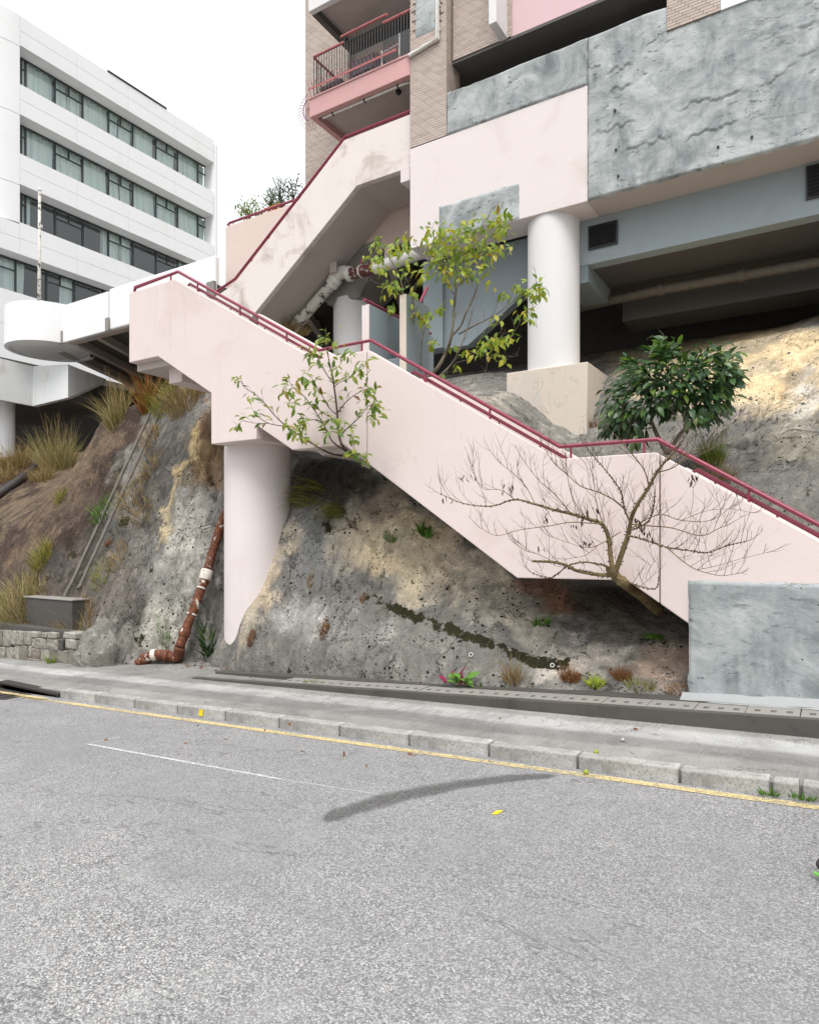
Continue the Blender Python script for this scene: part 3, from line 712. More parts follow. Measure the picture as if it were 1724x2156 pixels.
# down-slope runnels on the left and lobes of sprayed concrete on the right
smooth_l = np.clip((-10.6 - XX) / 0.8, 0, 1) * np.clip((XX + 17.5) / 1.5, 0, 1)
gul = (fbm(XX*2.6 + YY*0.9, Z0*0.18, 0*XX, 41, 3) - 0.5) * 0.08
fold = (1 - np.abs(fbm(XX*1.5 + YY*.55, Z0*.22, 0*XX, 141, 3) - .5) * 5).clip(0, 1) ** 2 * 0.22 * np.clip((-8.75 - XX) / .3, 0, 1) * np.clip((XX + 11.2) / .5, 0, 1)
crag = (1 - np.abs(fbm(XX*1.1, YY*1.1, Z0*1.3, 171, 4, .6) - .5) * 7).clip(0, 1) ** 3 * 0.07 * np.clip((XX + 10.5) / .5, 0, 1)
lobes = np.abs(fbm(XX*0.9, Z0*1.5, YY*0.4, 57, 3) - 0.5) * 0.5 * np.clip((YY - 9.4) / 1.0, 0, 1)
toe = np.clip((Z0 - (-1.75 + 0.042 * XX)) / 0.5, 0.12, 1)
warp = ((w1 + w2) * (1 - 0.82 * smooth_l) + w3 * (1 - 0.4 * smooth_l) + gul * np.clip((-9.2 - XX) / 1, 0, 1) + lobes - fold - crag) * near * toe
ZZ = base_h(XX, YY + warp) + (fbm(XX*5, YY*5, Z0, 77, 3) - 0.5) * 0.05 * near * toe
_ix = lambda x: np.searchsorted(GX, x) - 1
def ground_z(x, y):
    i = min(max(int(np.searchsorted(GX, x)) - 1, 0), len(GX) - 2); j = min(max(int(np.searchsorted(GY, y)) - 1, 0), len(GY) - 2)
    a = min(max((x - GX[i]) / (GX[i+1] - GX[i]), 0), 1); b = min(max((y - GY[j]) / (GY[j+1] - GY[j]), 0), 1)
    z = ZZ[i, j]*(1-a)*(1-b) + ZZ[i+1, j]*a*(1-b) + ZZ[i, j+1]*(1-a)*b + ZZ[i+1, j+1]*a*b
    return float(z)
def hit(u, v, ymin=7.05, ymax=30):
    """where the sight line through a picture point meets the hillside"""
    d = ray(u, v); y = ymin; prev = None
    while y < ymax:
        p = d * (y / d.y)
        if p.z <= ground_z(p.x, y): return p
        y += 0.02
    return d * (ymax / d.y)
def gnormal(x, y):
    e = 0.12
    return Vector((-(ground_z(x+e, y) - ground_z(x-e, y)) / (2*e), -(ground_z(x, y+e) - ground_z(x, y-e)) / (2*e), 1)).normalized()
nx, ny = XX.shape
verts = np.stack([XX.ravel(), YY.ravel(), ZZ.ravel()], 1)
idx = np.arange(nx * ny).reshape(nx, ny)
quads = np.stack([idx[:-1, :-1].ravel(), idx[1:, :-1].ravel(), idx[1:, 1:].ravel(), idx[:-1, 1:].ravel()], 1)
hm = bpy.data.meshes.new('hillside')
hm.vertices.add(len(verts)); hm.vertices.foreach_set('co', verts.ravel())
hm.loops.add(quads.size); hm.loops.foreach_set('vertex_index', quads.ravel())
hm.polygons.add(len(quads)); hm.polygons.foreach_set('loop_start', np.arange(0, quads.size, 4)); hm.polygons.foreach_set('loop_total', np.full(len(quads), 4))
hm.update(); hm.validate()
hm.polygons.foreach_set('use_smooth', np.ones(len(quads), bool))
# mineral and lichen colouring of the slope plus painted stair shade, laid out where each patch lies on it
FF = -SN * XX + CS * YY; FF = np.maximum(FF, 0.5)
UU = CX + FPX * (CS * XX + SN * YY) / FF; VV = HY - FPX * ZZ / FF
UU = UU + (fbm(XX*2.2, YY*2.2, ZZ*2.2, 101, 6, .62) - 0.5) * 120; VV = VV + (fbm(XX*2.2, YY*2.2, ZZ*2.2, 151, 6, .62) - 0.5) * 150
colr = np.zeros(XX.shape + (3,)); colr[:] = (0.185, 0.178, 0.165)
def blob(u, v, ru, rv, c, k=1.0, rot=0.0, hard=2.0):
    global colr
    dx, dy = UU - u, VV - v; cr, sr = math.cos(R(rot)), math.sin(R(rot))
    x_, y_ = dx*cr + dy*sr, -dx*sr + dy*cr
    w = np.clip(hard * (1 - np.sqrt((x_/ru)**2 + (y_/rv)**2)), 0, 1)[..., None] * k
    colr = colr * (1 - w) + np.array(c) * w
def band(pts, wd, c, k=1.0):
    global colr
    best = np.full(XX.shape, 1e9)
    for (a, b), (c_, d) in zip(pts[:-1], pts[1:]):
        L2 = (c_-a)**2 + (d-b)**2; t = np.clip(((UU-a)*(c_-a) + (VV-b)*(d-b)) / L2, 0, 1)
        best = np.minimum(best, np.hypot(UU - a - t*(c_-a), VV - b - t*(d-b)))
    w = np.clip(2 - 2*best/wd, 0, 1)[..., None] * k
    colr = colr * (1 - w) + np.array(c) * w
# left slope: brown, greyer towards the foot
ch = np.clip((340 - (VV - 830) * 0.4535 - UU) / 30 + 0.5, 0, 1)[..., None] * (XX < -9.5)[..., None]
colr = colr * (1 - ch) + (np.array((0.085, 0.064, 0.053)) * (0.35 + 1.3 * fbm((UU*.75 + VV*.66)*.05, (UU*.66 - VV*.75)*.004, 0*UU, 201, 4))[..., None]) * ch
blob(180, 1240, 190, 110, (0.11, 0.098, 0.087), 0.8); blob(60, 1330, 140, 90, (0.09, 0.08, 0.07), 0.8)
band([(0, 1190), (120, 1060), (240, 930)], 26, (0.17, 0.13, 0.095), 0.6)
band([(0, 1095), (120, 1010), (260, 880)], 20, (0.17, 0.135, 0.095), 0.7)
blob(215, 1135, 50, 60, (0.06, 0.058, 0.052), 0.8, 30); blob(120, 1190, 40, 26, (0.07, 0.065, 0.06), 0.7)
blob(330, 1020, 60, 190, (0.10, 0.092, 0.083), 0.8, 22)
blob(440, 960, 60, 110, (0.22, 0.158, 0.095), 0.9); band([(425, 900), (400, 960), (365, 1060), (330, 1150)], 15, (0.46, 0.37, 0.22), 0.85)
blob(455, 900, 30, 70, (0.15, 0.10, 0.065), 0.8)
blob(400, 1150, 80, 120, (0.31, 0.297, 0.27), 0.85); blob(360, 1230, 70, 80, (0.22, 0.215, 0.20), 0.7); blob(330, 1330, 80, 80, (0.30, 0.29, 0.255), 0.7)
blob(290, 1290, 20, 60, (0.05, 0.05, 0.042), 0.8, 15)
band([(620, 1100), (585, 1180), (540, 1280), (505, 1340)], 18, (0.55, 0.47, 0.36), 0.9)
# under the stair
blob(660, 1130, 80, 130, (0.21, 0.21, 0.205), 0.9, 12); blob(690, 1005, 120, 80, (0.06, 0.052, 0.043), 0.85)  # second blob: shade below the stair put into the rock colour
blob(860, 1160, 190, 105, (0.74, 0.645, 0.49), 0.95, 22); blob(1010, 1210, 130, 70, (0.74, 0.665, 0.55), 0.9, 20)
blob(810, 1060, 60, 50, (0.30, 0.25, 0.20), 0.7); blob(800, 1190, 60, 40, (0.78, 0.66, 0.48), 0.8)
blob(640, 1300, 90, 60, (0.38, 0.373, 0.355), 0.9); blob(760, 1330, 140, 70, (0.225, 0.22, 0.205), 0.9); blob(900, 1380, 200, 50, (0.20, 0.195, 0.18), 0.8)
blob(1080, 1300, 120, 50, (0.66, 0.61, 0.52), 0.8, 18); blob(1030, 1240, 50, 24, (0.10, 0.095, 0.085), 0.7, 10)
blob(1170, 1250, 70, 50, (0.26, 0.15, 0.085), 0.7); blob(1120, 1215, 50, 30, (0.28, 0.14, 0.10), 0.55)
blob(1260, 1260, 110, 60, (0.10, 0.085, 0.065), 0.75); blob(1240, 1390, 130, 50, (0.62, 0.57, 0.51), 0.85); blob(1400, 1400, 70, 60, (0.42, 0.33, 0.27), 0.8)
blob(1310, 1330, 70, 50, (0.20, 0.18, 0.155), 0.6)
# behind the stair
blob(1560, 760, 330, 120, (0.78, 0.635, 0.43), 1.0, 6, 2.5); blob(1330, 720, 110, 55, (0.58, 0.50, 0.37), 0.7)
blob(1700, 830, 50, 45, (0.68, 0.64, 0.58), 0.9); blob(1670, 815, 30, 26, (0.55, 0.36, 0.15), 0.5)
blob(1560, 965, 170, 90, (0.17, 0.165, 0.155), 0.9); blob(1680, 930, 80, 70, (0.26, 0.24, 0.20), 0.8); blob(1560, 950, 60, 22, (0.07, 0.065, 0.06), 0.8)
blob(1300, 870, 40, 60, (0.15, 0.14, 0.125), 0.8)
blob(1030, 850, 60, 40, (0.36, 0.335, 0.29), 0.8); blob(1150, 915, 90, 30, (0.25, 0.24, 0.22), 0.8); blob(660, 730, 90, 60, (0.27, 0.23, 0.185), 0.8)
sfall = (UU * .908 + VV * .418); along = (VV * .908 - UU * .418)
stk = fbm(sfall * .055, along * .005, 0 * UU, 301, 5, .6)
kk = np.clip((-8.6 - XX) / .6, 0, 1) * np.clip((XX + 13.6) / 1.0, 0, 1)
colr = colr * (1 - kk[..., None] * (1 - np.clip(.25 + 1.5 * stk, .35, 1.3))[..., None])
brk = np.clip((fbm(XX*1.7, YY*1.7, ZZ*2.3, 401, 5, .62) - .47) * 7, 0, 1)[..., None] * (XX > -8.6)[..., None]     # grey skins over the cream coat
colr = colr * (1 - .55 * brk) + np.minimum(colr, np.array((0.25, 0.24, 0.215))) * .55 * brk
colr = 0.19 * (np.maximum(colr, .001) / 0.19) ** 1.25
mxc = colr.max(2, keepdims=True); colr = colr * np.where(mxc > .38, (.38 + (mxc - .38) * .42) / np.maximum(mxc, .01), 1)
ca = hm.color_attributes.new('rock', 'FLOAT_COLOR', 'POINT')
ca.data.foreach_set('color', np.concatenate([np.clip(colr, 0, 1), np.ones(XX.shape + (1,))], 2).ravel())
FU = CX + FPX * (CS * XX + SN * YY) / FF; FV = HY - FPX * ZZ / FF
best = np.full(XX.shape, 1e9)
mp_ = [(735, 1238), (800, 1265), (850, 1290), (960, 1330), (1060, 1366), (1120, 1394), (1185, 1403)]
for (a, b), (c_, d) in zip(mp_[:-1], mp_[1:]):
    t = np.clip(((FU-a)*(c_-a) + (FV-b)*(d-b)) / ((c_-a)**2 + (d-b)**2), 0, 1)
    best = np.minimum(best, np.hypot(FU - a - t*(c_-a), FV - b - t*(d-b)))
mossw = np.clip(1.3 - best / 13.0, 0, .74) * np.clip((FU - 640) / 200, .4, 1)
for (u_, v_, r_) in ((745,1245,16),(620,1350,10),(1190,1398,22),(290,1350,22),(285,1310,14),(320,1200,16),(260,1100,26),(150,1165,22),(690,1110,20),(790,1255,12),(590,1120,14),(520,1380,10),(610,1395,9)):
    mossw = np.maximum(mossw, np.clip(1.1 - np.hypot(FU - u_, FV - v_) / r_, 0, 1) * .8)
ca = hm.color_attributes.new('moss', 'FLOAT_COLOR', 'POINT')
ca.data.foreach_set('color', np.repeat(mossw[..., None], 4, 2).ravel())
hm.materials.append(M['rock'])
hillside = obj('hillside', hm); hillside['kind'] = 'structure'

# weep pipes in the slope
for u, v in [(898,1115),(1050,1050),(955,1030),(983,1013),(1022,0),(1163,1402),(992,1379),(816,1213),(1391,1456),(405,1047),(432,1145),(440,1003),(775,1120),(1405,1422),
             (1510,805),(1440,770),(1580,840),(1660,745),(1690,852),(1370,775),(1635,885),(1560,865),(1300,756)]:
    if v == 0: continue
    p = hit(u, v)
    nrm = gnormal(p.x, p.y); nrm = (nrm + Vector((0, -0.6, 0))).normalized()
    far = p.y > 9.5
    mb = MB(); r0 = 0.027
    q = nrm.to_track_quat('Z', 'Y')
    ring = []
    for rr_, h in ((r0, -0.05), (r0, 0.022), (r0*0.72, 0.022), (r0*0.72, -0.04)):
        ring.append([tuple(p + q @ Vector((rr_*math.cos(a), rr_*math.sin(a), h))) for a in np.linspace(0, 2*math.pi, 14)[:-1]])
    for r_ in ring: mb.v += r_
    k = 13
    for s in range(3):
        for j in range(k): mb.f.append((s*k+j, s*k+(j+1) % k, (s+1)*k+(j+1) % k, (s+1)*k+j))
    o = mb.build('weep_pipe', M['pipe_white'] if (u, v) in ((992,1379),(1163,1402),(816,1213)) else M['concrete'], hillside)
    MB().face([p + q @ Vector((r0*0.74*math.cos(a), r0*0.74*math.sin(a), 0.004)) for a in np.linspace(0, 2*math.pi, 14)[:-1]]).build('bore', M['black_box'], o)

# ---------------------------------------------------------------- channel with slotted covers at the foot of the slope
def ztop(x): return street(x, 0.085) + max(0.02, 0.155 + 0.0175 * x)
chn = thing('drain_channel', (-3, 6.8, street(-3)), 'raised dark concrete drain channel with slotted covers along the pavement back', 'drain channel')
xs = np.linspace(-8.0, 7.0, 61)
for (y0, y1, dz) in ((6.76, 6.86, 0.0), (7.205, 7.42, 0.012)):
    mb = MB()
    for a, b in zip(xs[:-1], xs[1:]):
        n = len(mb.v)
        mb.v += [(a,y0,street(a)), (b,y0,street(b)), (b,y1,street(b)), (a,y1,street(a)), (a,y0,ztop(a)+dz), (b,y0,ztop(b)+dz), (b,y1,ztop(b)+dz), (a,y1,ztop(a)+dz)]
        mb.f += [tuple(n+i for i in q) for q in ((4,5,6,7),(0,1,5,4),(2,3,7,6))]
    for i in range(0, len(mb.v)):
        x, y, z = mb.v[i]
        if z > street(x) + 0.02: mb.v[i] = (x, y + (0.012 * (vnoise(x*7, y, 0.3) - .5)), z + 0.014 * (vnoise(x*5, y*3, 1.7) - .5))
    mb.build('channel_wall', M['concrete_dark'], chn)
mb = MB(); mb.face([(-8, 6.8, street(-8, .06)), (7, 6.8, street(7, .06)), (7, 7.3, street(7, .06)), (-8, 7.3, street(-8, .06))]).build('channel_bed', M['concrete_dark'], chn)
def slab_mesh(L, W=0.34, T=0.05):
    hx = [(0.065, 0.115), (0.195, 0.245), (0.325, 0.375)]; gx = [0] + [v for h in hx for v in h] + [L]; gy = [0, 0.10, 0.19, W]
    mb = MB()
    for i in range(len(gx)-1):
        for j in range(3):
            if j == 1 and i in (1, 3, 5):
                a, b, c, d = gx[i], gx[i+1], gy[j], gy[j+1]
                for (p, q) in (((a,c),(b,c)),((b,c),(b,d)),((b,d),(a,d)),((a,d),(a,c))):
                    mb.face([(p[0],p[1],0),(q[0],q[1],0),(q[0],q[1],-T),(p[0],p[1],-T)])
                continue
            mb.face([(gx[i],gy[j],0),(gx[i+1],gy[j],0),(gx[i+1],gy[j+1],0),(gx[i],gy[j+1],0)])
    for (p, q) in (((0,0),(L,0)),((L,0),(L,W)),((L,W),(0,W)),((0,W),(0,0))):
        mb.face([(p[0],p[1],-T),(q[0],q[1],-T),(q[0],q[1],0),(p[0],p[1],0)])
    m = mb.mesh('cover_slab'); m.materials.append(M['concrete']); return m
sm = slab_mesh(0.43)
x = -6.4
while x < 2.0:
    o = obj('cover_slab', sm, None, chn, loc=(x, 6.863 + rnd.uniform(-.003, .003), (ztop(x)+ztop(x+.43))/2 - 0.012 + rnd.uniform(-.004, .003)))
    o.rotation_euler.y = -math.atan(0.0595); o.rotation_euler.z = rnd.uniform(-.008, .008)
    x += 0.437

# ---------------------------------------------------------------- roadside granite wall on the left
sw = thing('stone_wall', (-12.5, 7.0, street(-12.5)), 'low roadside wall of rough granite blocks at the left', 'stone wall')
rects = [(0,15,550,670),(20,75,555,672),(78,123,558,660),(126,177,562,662),(180,232,565,665),(237,290,567,607),(296,318,570,607),(322,360,572,608),(364,428,572,612),(477,570,575,612),
 (240,262,617,683),(266,348,618,690),(352,432,622,697),(494,568,625,688),(0,42,680,765),(45,103,684,770),(107,145,667,772),(148,207,672,776),(210,236,672,755),(240,300,693,765),(304,366,697,800),(368,505,708,820),(210,298,770,800),
 (436,474,620,700), (-60,-6,556,668),(-120,-66,556,640),(-70,-6,676,768),(-130,-76,648,766),(510,560,700,822)]
for r_ in rects:
    x0, x1, y0, y1 = r_
    f = lambda zx, zy: ((zx / 2.463) * .6896, (1700 + zy / 2.463) * .6896)
    a = wy(*f(x0, y1), 6.98); b = wy(*f(x1, y0), 6.98)
    if r_ in ((436,474,620,700),): mt = M['concrete_dark']
    else: mt = M['stone']
    bm = bmesh.new(); bmesh.ops.create_cube(bm, size=1.0)
    g = 0.006; w_, h_ = b.x - a.x - g, b.z - a.z - g
    for v in bm.verts: v.co = Vector((v.co.x * w_, v.co.y * 0.26, v.co.z * h_))
    bmesh.ops.bevel(bm, geom=list(bm.edges), offset=0.016, segments=1, affect='EDGES')
    bmesh.ops.subdivide_edges(bm, edges=[e for e in bm.edges if e.calc_length() > 0.1], cuts=2, use_grid_fill=True)
    for v in bm.verts:
        v.co += Vector((rnd.uniform(-1, 1), rnd.uniform(-1.6, 1.6), rnd.uniform(-1, 1))) * 0.006
    m = bpy.data.meshes.new('stone'); bm.to_mesh(m); bm.free()
    obj('stone', m, mt, sw, loc=((a.x + b.x) / 2, 6.98 + 0.13 + rnd.uniform(-.012, .012), (a.z + b.z) / 2))
a, b = wy(0, 1394, 7.0), wy(157, 1332, 7.0)
MB().box(a.x - 1.8, b.x - .02, 7.045, 7.3, a.z - .15, b.z - 0.015).build('core', M['concrete_dark'], sw)
# concrete catch pit standing on it
a, b = wy(53, 1331, 7.34), wy(152, 1266, 7.34)
cp = thing('catch_pit', (a.x, 7.4, a.z), 'dark stained concrete catch pit box above the granite wall', 'catch pit')
MB().box(a.x, b.x, 7.34, 8.3, a.z - .3, b.z).build('tank', M['concrete_dark'], cp, bevel=0.015)
MB().box(a.x - .02, b.x + .02, 7.32, 8.3, b.z + .001, b.z + .03).build('rim', M['concrete'], cp, bevel=0.01)
# pointed lump of spilled concrete beside the wall
def lump(name, outline, Yf, Yb, label, cat, mat, seed, top_back=0.5):
    ol = []
    for (a_, b_), (c_, d_) in zip(outline, outline[1:] + outline[:1]):
        ol += [(a_ + (c_-a_)*k/4, b_ + (d_-b_)*k/4) for k in range(4)]
    P = [wy(u, v, Yf + .3) for u, v in ol]
    zmin = min(p.z for p in P); zmax = max(p.z for p in P)
    N = len(P); cx_ = sum(p.x for p in P) / N; rows = 22; mb = MB()
    for r_ in range(rows + 1):
        t = r_ / rows
        for p in P:
            h = (p.z - zmin) / (zmax - zmin)
            s = 0.03 + 0.97 * t
            q = Vector((cx_ + (p.x - cx_) * s, 0, zmin + (p.z - zmin) * s))
            hh = (q.z - zmin) / (zmax - zmin)
            q.y = Yf + .3 * t ** 2.5 + hh * top_back * (1 - t) - 0.04 * (1 - t) + .10 * abs(q.x - cx_ - .05) * (1 - t)
            q += Vector((1, 1, 1)) * ((float(fbm(np.array([q.x*5]), np.array([q.z*5]), np.array([q.y*5]), seed)[0]) - .5) * 0.16 * (0.35 + .65 * (1 - t)))
            mb.v.append(tuple(q))
    for r_ in range(rows):
        for j in range(N): mb.f.append((r_*N+j, r_*N+(j+1) % N, (r_+1)*N+(j+1) % N, (r_+1)*N+j))
    mb.f.append(tuple(range(N)))
    o = mb.build(name, mat, smooth=True); tag(o, label, cat)
    for nm_, cc_ in (('rock', (.21, .205, .18, 1)), ('moss', (0, 0, 0, 1))):
        ca_ = o.data.color_attributes.new(nm_, 'FLOAT_COLOR', 'POINT'); ca_.data.foreach_set('color', np.tile(cc_, len(o.data.vertices)))
    return o
g = lambda zx, zy: ((zx / 2.463) * .6896, (1700 + zy / 2.463) * .6896)
lump('concrete_lump', [g(*p) for p in ((548,835),(543,770),(560,690),(590,620),(630,560),(680,528),(735,500),(768,462),(792,448),(815,480),(828,540),(850,575),(872,605),(884,640),(876,720),(868,780),(860,838),(700,842))],
     6.86, 7.2, 'pointed grey lump of spilled concrete beside the granite wall', 'concrete lump', M['rock'], 5, 0.08)
# two parallel upstands of a stepped channel running down the left slope
for (u0, v0, u1, v1) in ((333, 838, 138, 1262), (352, 838, 166, 1245)):
    mb = MB(); pts = []
    for k in range(40):
        t = k / 39; p = hit(u0 + (u1-u0)*t, v0 + (v1-v0)*t); pts.append(Vector((p.x, p.y, ground_z(p.x, p.y))))
    for i in range(2, 38): pts[i] = (pts[i-2] + pts[i-1] + pts[i] + pts[i+1] + pts[min(39, i+2)]) / 5
    for p in pts:
        n_ = gnormal(p.x, p.y)
        for dx, h in ((-.04, -.1), (-.04, .03), (.04, .03), (.04, -.1)):
            mb.v.append(tuple(p + Vector((dx, 0, 0)) + n_ * (h + rnd.uniform(-.006, .006))))
    for i in range(39):
        for j in range(3): mb.f.append((i*4+j, i*4+j+1, i*4+4+j+1, i*4+4+j))
    mb.build('slope_upstand', M['upstand'], hillside)
# dark pipe lying on the far left slope
pts = [hit(u, v) + Vector((0, -.05, .10)) for u, v in ((-60, 1085), (0, 1050), (40, 1022), (78, 992))]
pp = thing('slope_pipe', pts[1], 'short dark iron pipe lying on the slope at the far left', 'pipe')
MB().tube(pts, 0.13, 14).build('barrel', M['iron'], pp, smooth=True)
MB().tube([pts[-1] + (pts[-1]-pts[-2]).normalized() * -.12, pts[-1] + (pts[-1]-pts[-2]).normalized() * .04], 0.155, 14).build('collar', M['iron'], pp, auto=40)
# ================================================================ PINK LOWER STAIR
TOP = [(-10.35,4.29),(-9.17,4.29),(-6.19,2.555),(-5.30,2.555),(-2.672,.935),(-1.614,.935),(1.0,-.715)]
BOT = [(-10.35,3.09),(-9.59,3.09),(-8.31,2.33),(-8.31,1.53),(-7.34,1.53),(-7.34,1.74),(-6.63,1.32),(-5.70,1.32),(-3.17,-.42),(-1.91,-.41),(-1.292,-.835),(-1.292,-1.8),(1.0,-1.8)]
def line_z(L, x): return float(np.interp(x, [p[0] for p in L], [p[1] for p in L]))
stair = thing('pink_staircase', (-8.1, 8.2, -1.9), 'pale pink concrete staircase climbing along the pavement on a round column', 'staircase')
def panel(x0, x1, y0, y1):
    t = [(x0, line_z(TOP, x0))] + [p for p in TOP if x0 < p[0] < x1] + [(x1, line_z(TOP, x1))]
    b = [(x0, line_z(BOT, x0))] + [p for p in BOT if x0 < p[0] < x1 and p[0] != x0] + [(x1, line_z(BOT, x1))]
    if x0 == -10.35: b = b[1:] if b[0] == b[1] else b
    return MB().prism(b + t[::-1], y0, y1)
J1, J2 = -5.319, -1.577
panel(-10.35, J1 - .007, Y1, Y1 + .16).build('parapet_panel', M['pink'], stair, bevel=0.012)
panel(J1 + .007, J2 - .006, Y1, Y1 + .16).build('parapet_panel', M['pink'], stair, bevel=0.012)
panel(J2 + .006, 1.0, Y1, Y1 + .16).build('parapet_panel', M['pink'], stair, bevel=0.012)
# inner parapet, open at the two landings
def rear_panel(x0, x1):
    t = [(x0, line_z(TOP, x0))] + [p for p in TOP if x0 < p[0] < x1] + [(x1, line_z(TOP, x1))]
    b = [(x0, line_z(TOP, x0) - 1.3)] + [(p[0], p[1] - 1.3) for p in TOP if x0 < p[0] < x1] + [(x1, line_z(TOP, x1) - 1.3)]
    MB().prism(b + t[::-1], 9.12, 9.26).build('rear_parapet', M['pink'], stair, bevel=0.012)
rear_panel(-9.0, -6.75); rear_panel(-5.85, 1.0)
# flights: stepped top, raked soffit set up behind the parapet edge
def flight(x0, x1, z0, z1, n):
    up = []
    for k in range(n):
        xa, xb = x0 + (x1-x0)*k/n, x0 + (x1-x0)*(k+1)/n; z = z0 + (z1-z0)*(k+1)/n
        up += [(xa, z0 + (z1-z0)*k/n - (z0-z1)/n*0), (xa, z0 + (z1-z0)*k/n), (xb, z0 + (z1-z0)*k/n)]
    lo = [(x1, z1 - .22), (x0, z0 - .22)]
    pts = []
    for p in up + [(x1, z1)] + lo:
        if not pts or (abs(p[0]-pts[-1][0]) + abs(p[1]-pts[-1][1])) > 1e-6: pts.append(p)
    MB().prism(pts, Y1 + .16, 9.12).build('flight', M['soffit'], stair)
flight(-9.17, -6.19, 3.17, 1.44, 11); flight(-5.30, -2.672, 1.44, -.19, 10); flight(-1.614, .4, -.19, -1.45, 8)
for x0, x1, z in ((-10.35, -9.17, 3.17), (-6.19, -5.30, 1.44), (-2.672, -1.614, -.19)):
    MB().box(x0 + .002, x1 + .05, Y1 + .162, 9.118, z - .2, z - .003).build('landing', M['soffit'], stair)
sl_ = [(-10.33,3.115),(-9.58,3.115),(-8.31,2.36),(-7.34,1.765),(-6.63,1.345),(-5.69,1.345),(-3.17,-.395),(-1.91,-.385),(-1.25,-.83)]
MB().prism(sl_ + [(x, z + .3) for x, z in sl_[::-1]], Y1 + .161, 9.1).build('soffit_slab', M['soffit'], stair)
MB().box(-8.30, -7.35, Y1 + .15, 9.0, 1.535, 2.25).build('column_cap', M['pink'], stair, bevel=0.01)
MB().box(-9.75, -9.42, 7.75, 9.1, 2.72, 3.0).build('cross_beam', M['pink'], stair, bevel=0.01)
MB().cyl(-8.10, 8.2, 0.535, -2.4, 1.54, 56).build('column', M['pink_beam'], stair, auto=30)
# rough grey render over the stair foot
def rough_panel(name, x0, x1, z0, z1, Y, parent, dx=0.03, amp=0.03, mat=None, edge=0.02, thick=0.04, seed=3, label=None, zfun=None, ledges=()):
    nx_, nz_ = max(2, int((x1-x0)/dx)), max(2, int((z1-z0)/dx))
    xs_ = np.linspace(x0, x1, nx_+1); zs_ = np.linspace(0, 1, nz_+1)
    A, B = np.meshgrid(xs_, zs_, indexing='ij')
    zt = np.array([zfun(x) if zfun else z1 for x in xs_])[:, None]
    C = z0 + (zt - z0) * B
    ed = np.minimum(np.minimum(A - x0, x1 - A), np.minimum(C - z0, zt - C))
    n1 = fbm(A*1.4, C*1.8, 0*A, seed, 5, 0.55); n2 = fbm(A*7, C*9, 0*A, seed+31, 3)
    ridge = 1 - np.abs(fbm(A*0.8 + C*1.2, C*2.4, 0*A, seed+61, 4) - 0.5) * 9
    D = thick + amp * (n1 - .5) * 0.9 + amp * 0.5 * (n2 - .5) + np.clip(ridge - .55, 0, 1) * amp * 0.5
    for ln in ledges:                            # broken edges of plaster coats: a proud lip above, a hollow below
        pl_ = [wy(u, v, Y) for u, v in ln]; lx = [q.x for q in pl_]; lz = [q.z for q in pl_]
        zz_ = np.interp(A, lx, lz) + (fbm(A*9, 0*A, 0*A, seed+5, 4) - .5) * .16; ins = np.clip((A - lx[0]) / .12, 0, 1) * np.clip((lx[-1] - A) / .12, 0, 1)
        h_ = C - zz_
        ins = ins * np.clip((fbm(A*2.3, C*.6, 0*A, seed+91, 3) - .36) * 6, 0, 1)
        D = D + ins * (np.where((h_ > 0) & (h_ < .18), .014 * (1 - h_ / .18), 0) - np.where((h_ <= 0) & (h_ > -.04), .022 * (1 + h_ / .04), 0))
    D = D * np.clip(ed / edge, 0.0, 1)
    jx = (fbm(C*5, A*0, 0*A, seed+7, 3) - .5) * 0.04; jz = (fbm(A*4, C*0, 0*A, seed+8, 3) - .5) * 0.04
    ex = (A <= x0 + 1e-6) | (A >= x1 - 1e-6); ez = (C <= z0 + 1e-6) | (B >= 1 - 1e-6)
    V = np.stack([A + jx * ex, Y - D, C + jz * ez], -1).reshape(-1, 3)
    I = np.arange(V.shape[0]).reshape(A.shape)
    F = np.stack([I[:-1, :-1].ravel(), I[1:, :-1].ravel(), I[1:, 1:].ravel(), I[:-1, 1:].ravel()], 1)
    mb = MB(); mb.v = [tuple(map(float, v)) for v in V]; mb.f = [tuple(map(int, f)) for f in F]
    o = mb.build(name, mat or M['render'], parent, smooth=True)
    if label: o['label'] = label
    return o
rough_panel('render_coat', -1.292, 1.0, -1.62, -.39, Y1 - .003, stair, 0.022, 0.009, thick=0.03, seed=11, label='rough grey cement render on the stair foot')
# pale spill of render along the foot of it
mb = MB(); N = 40; pr = []
for i in range(N + 1):
    x = -1.35 + 2.5 * i / N
    w = 0.09 + 0.10 * i / N + 0.05 * float(vnoise(i * .35, 0, .5, 3))
    for (y, dz) in ((Y1 - .03, .055), (Y1 - .07, .025), (Y1 - .07 - w * .6, .010), (Y1 - .07 - w, -.004)):
        mb.v.append((x, y, ztop(x) + 0.008 + dz * (0.8 + .4 * float(vnoise(i * .6, y * 9, .5, 4)))))
for i in range(N):
    for j in range(3): mb.f.append((i*4+j, i*4+j+1, i*4+5+j, i*4+4+j))
mb.build('render_spill', M['render_pale'], stair, smooth=True)
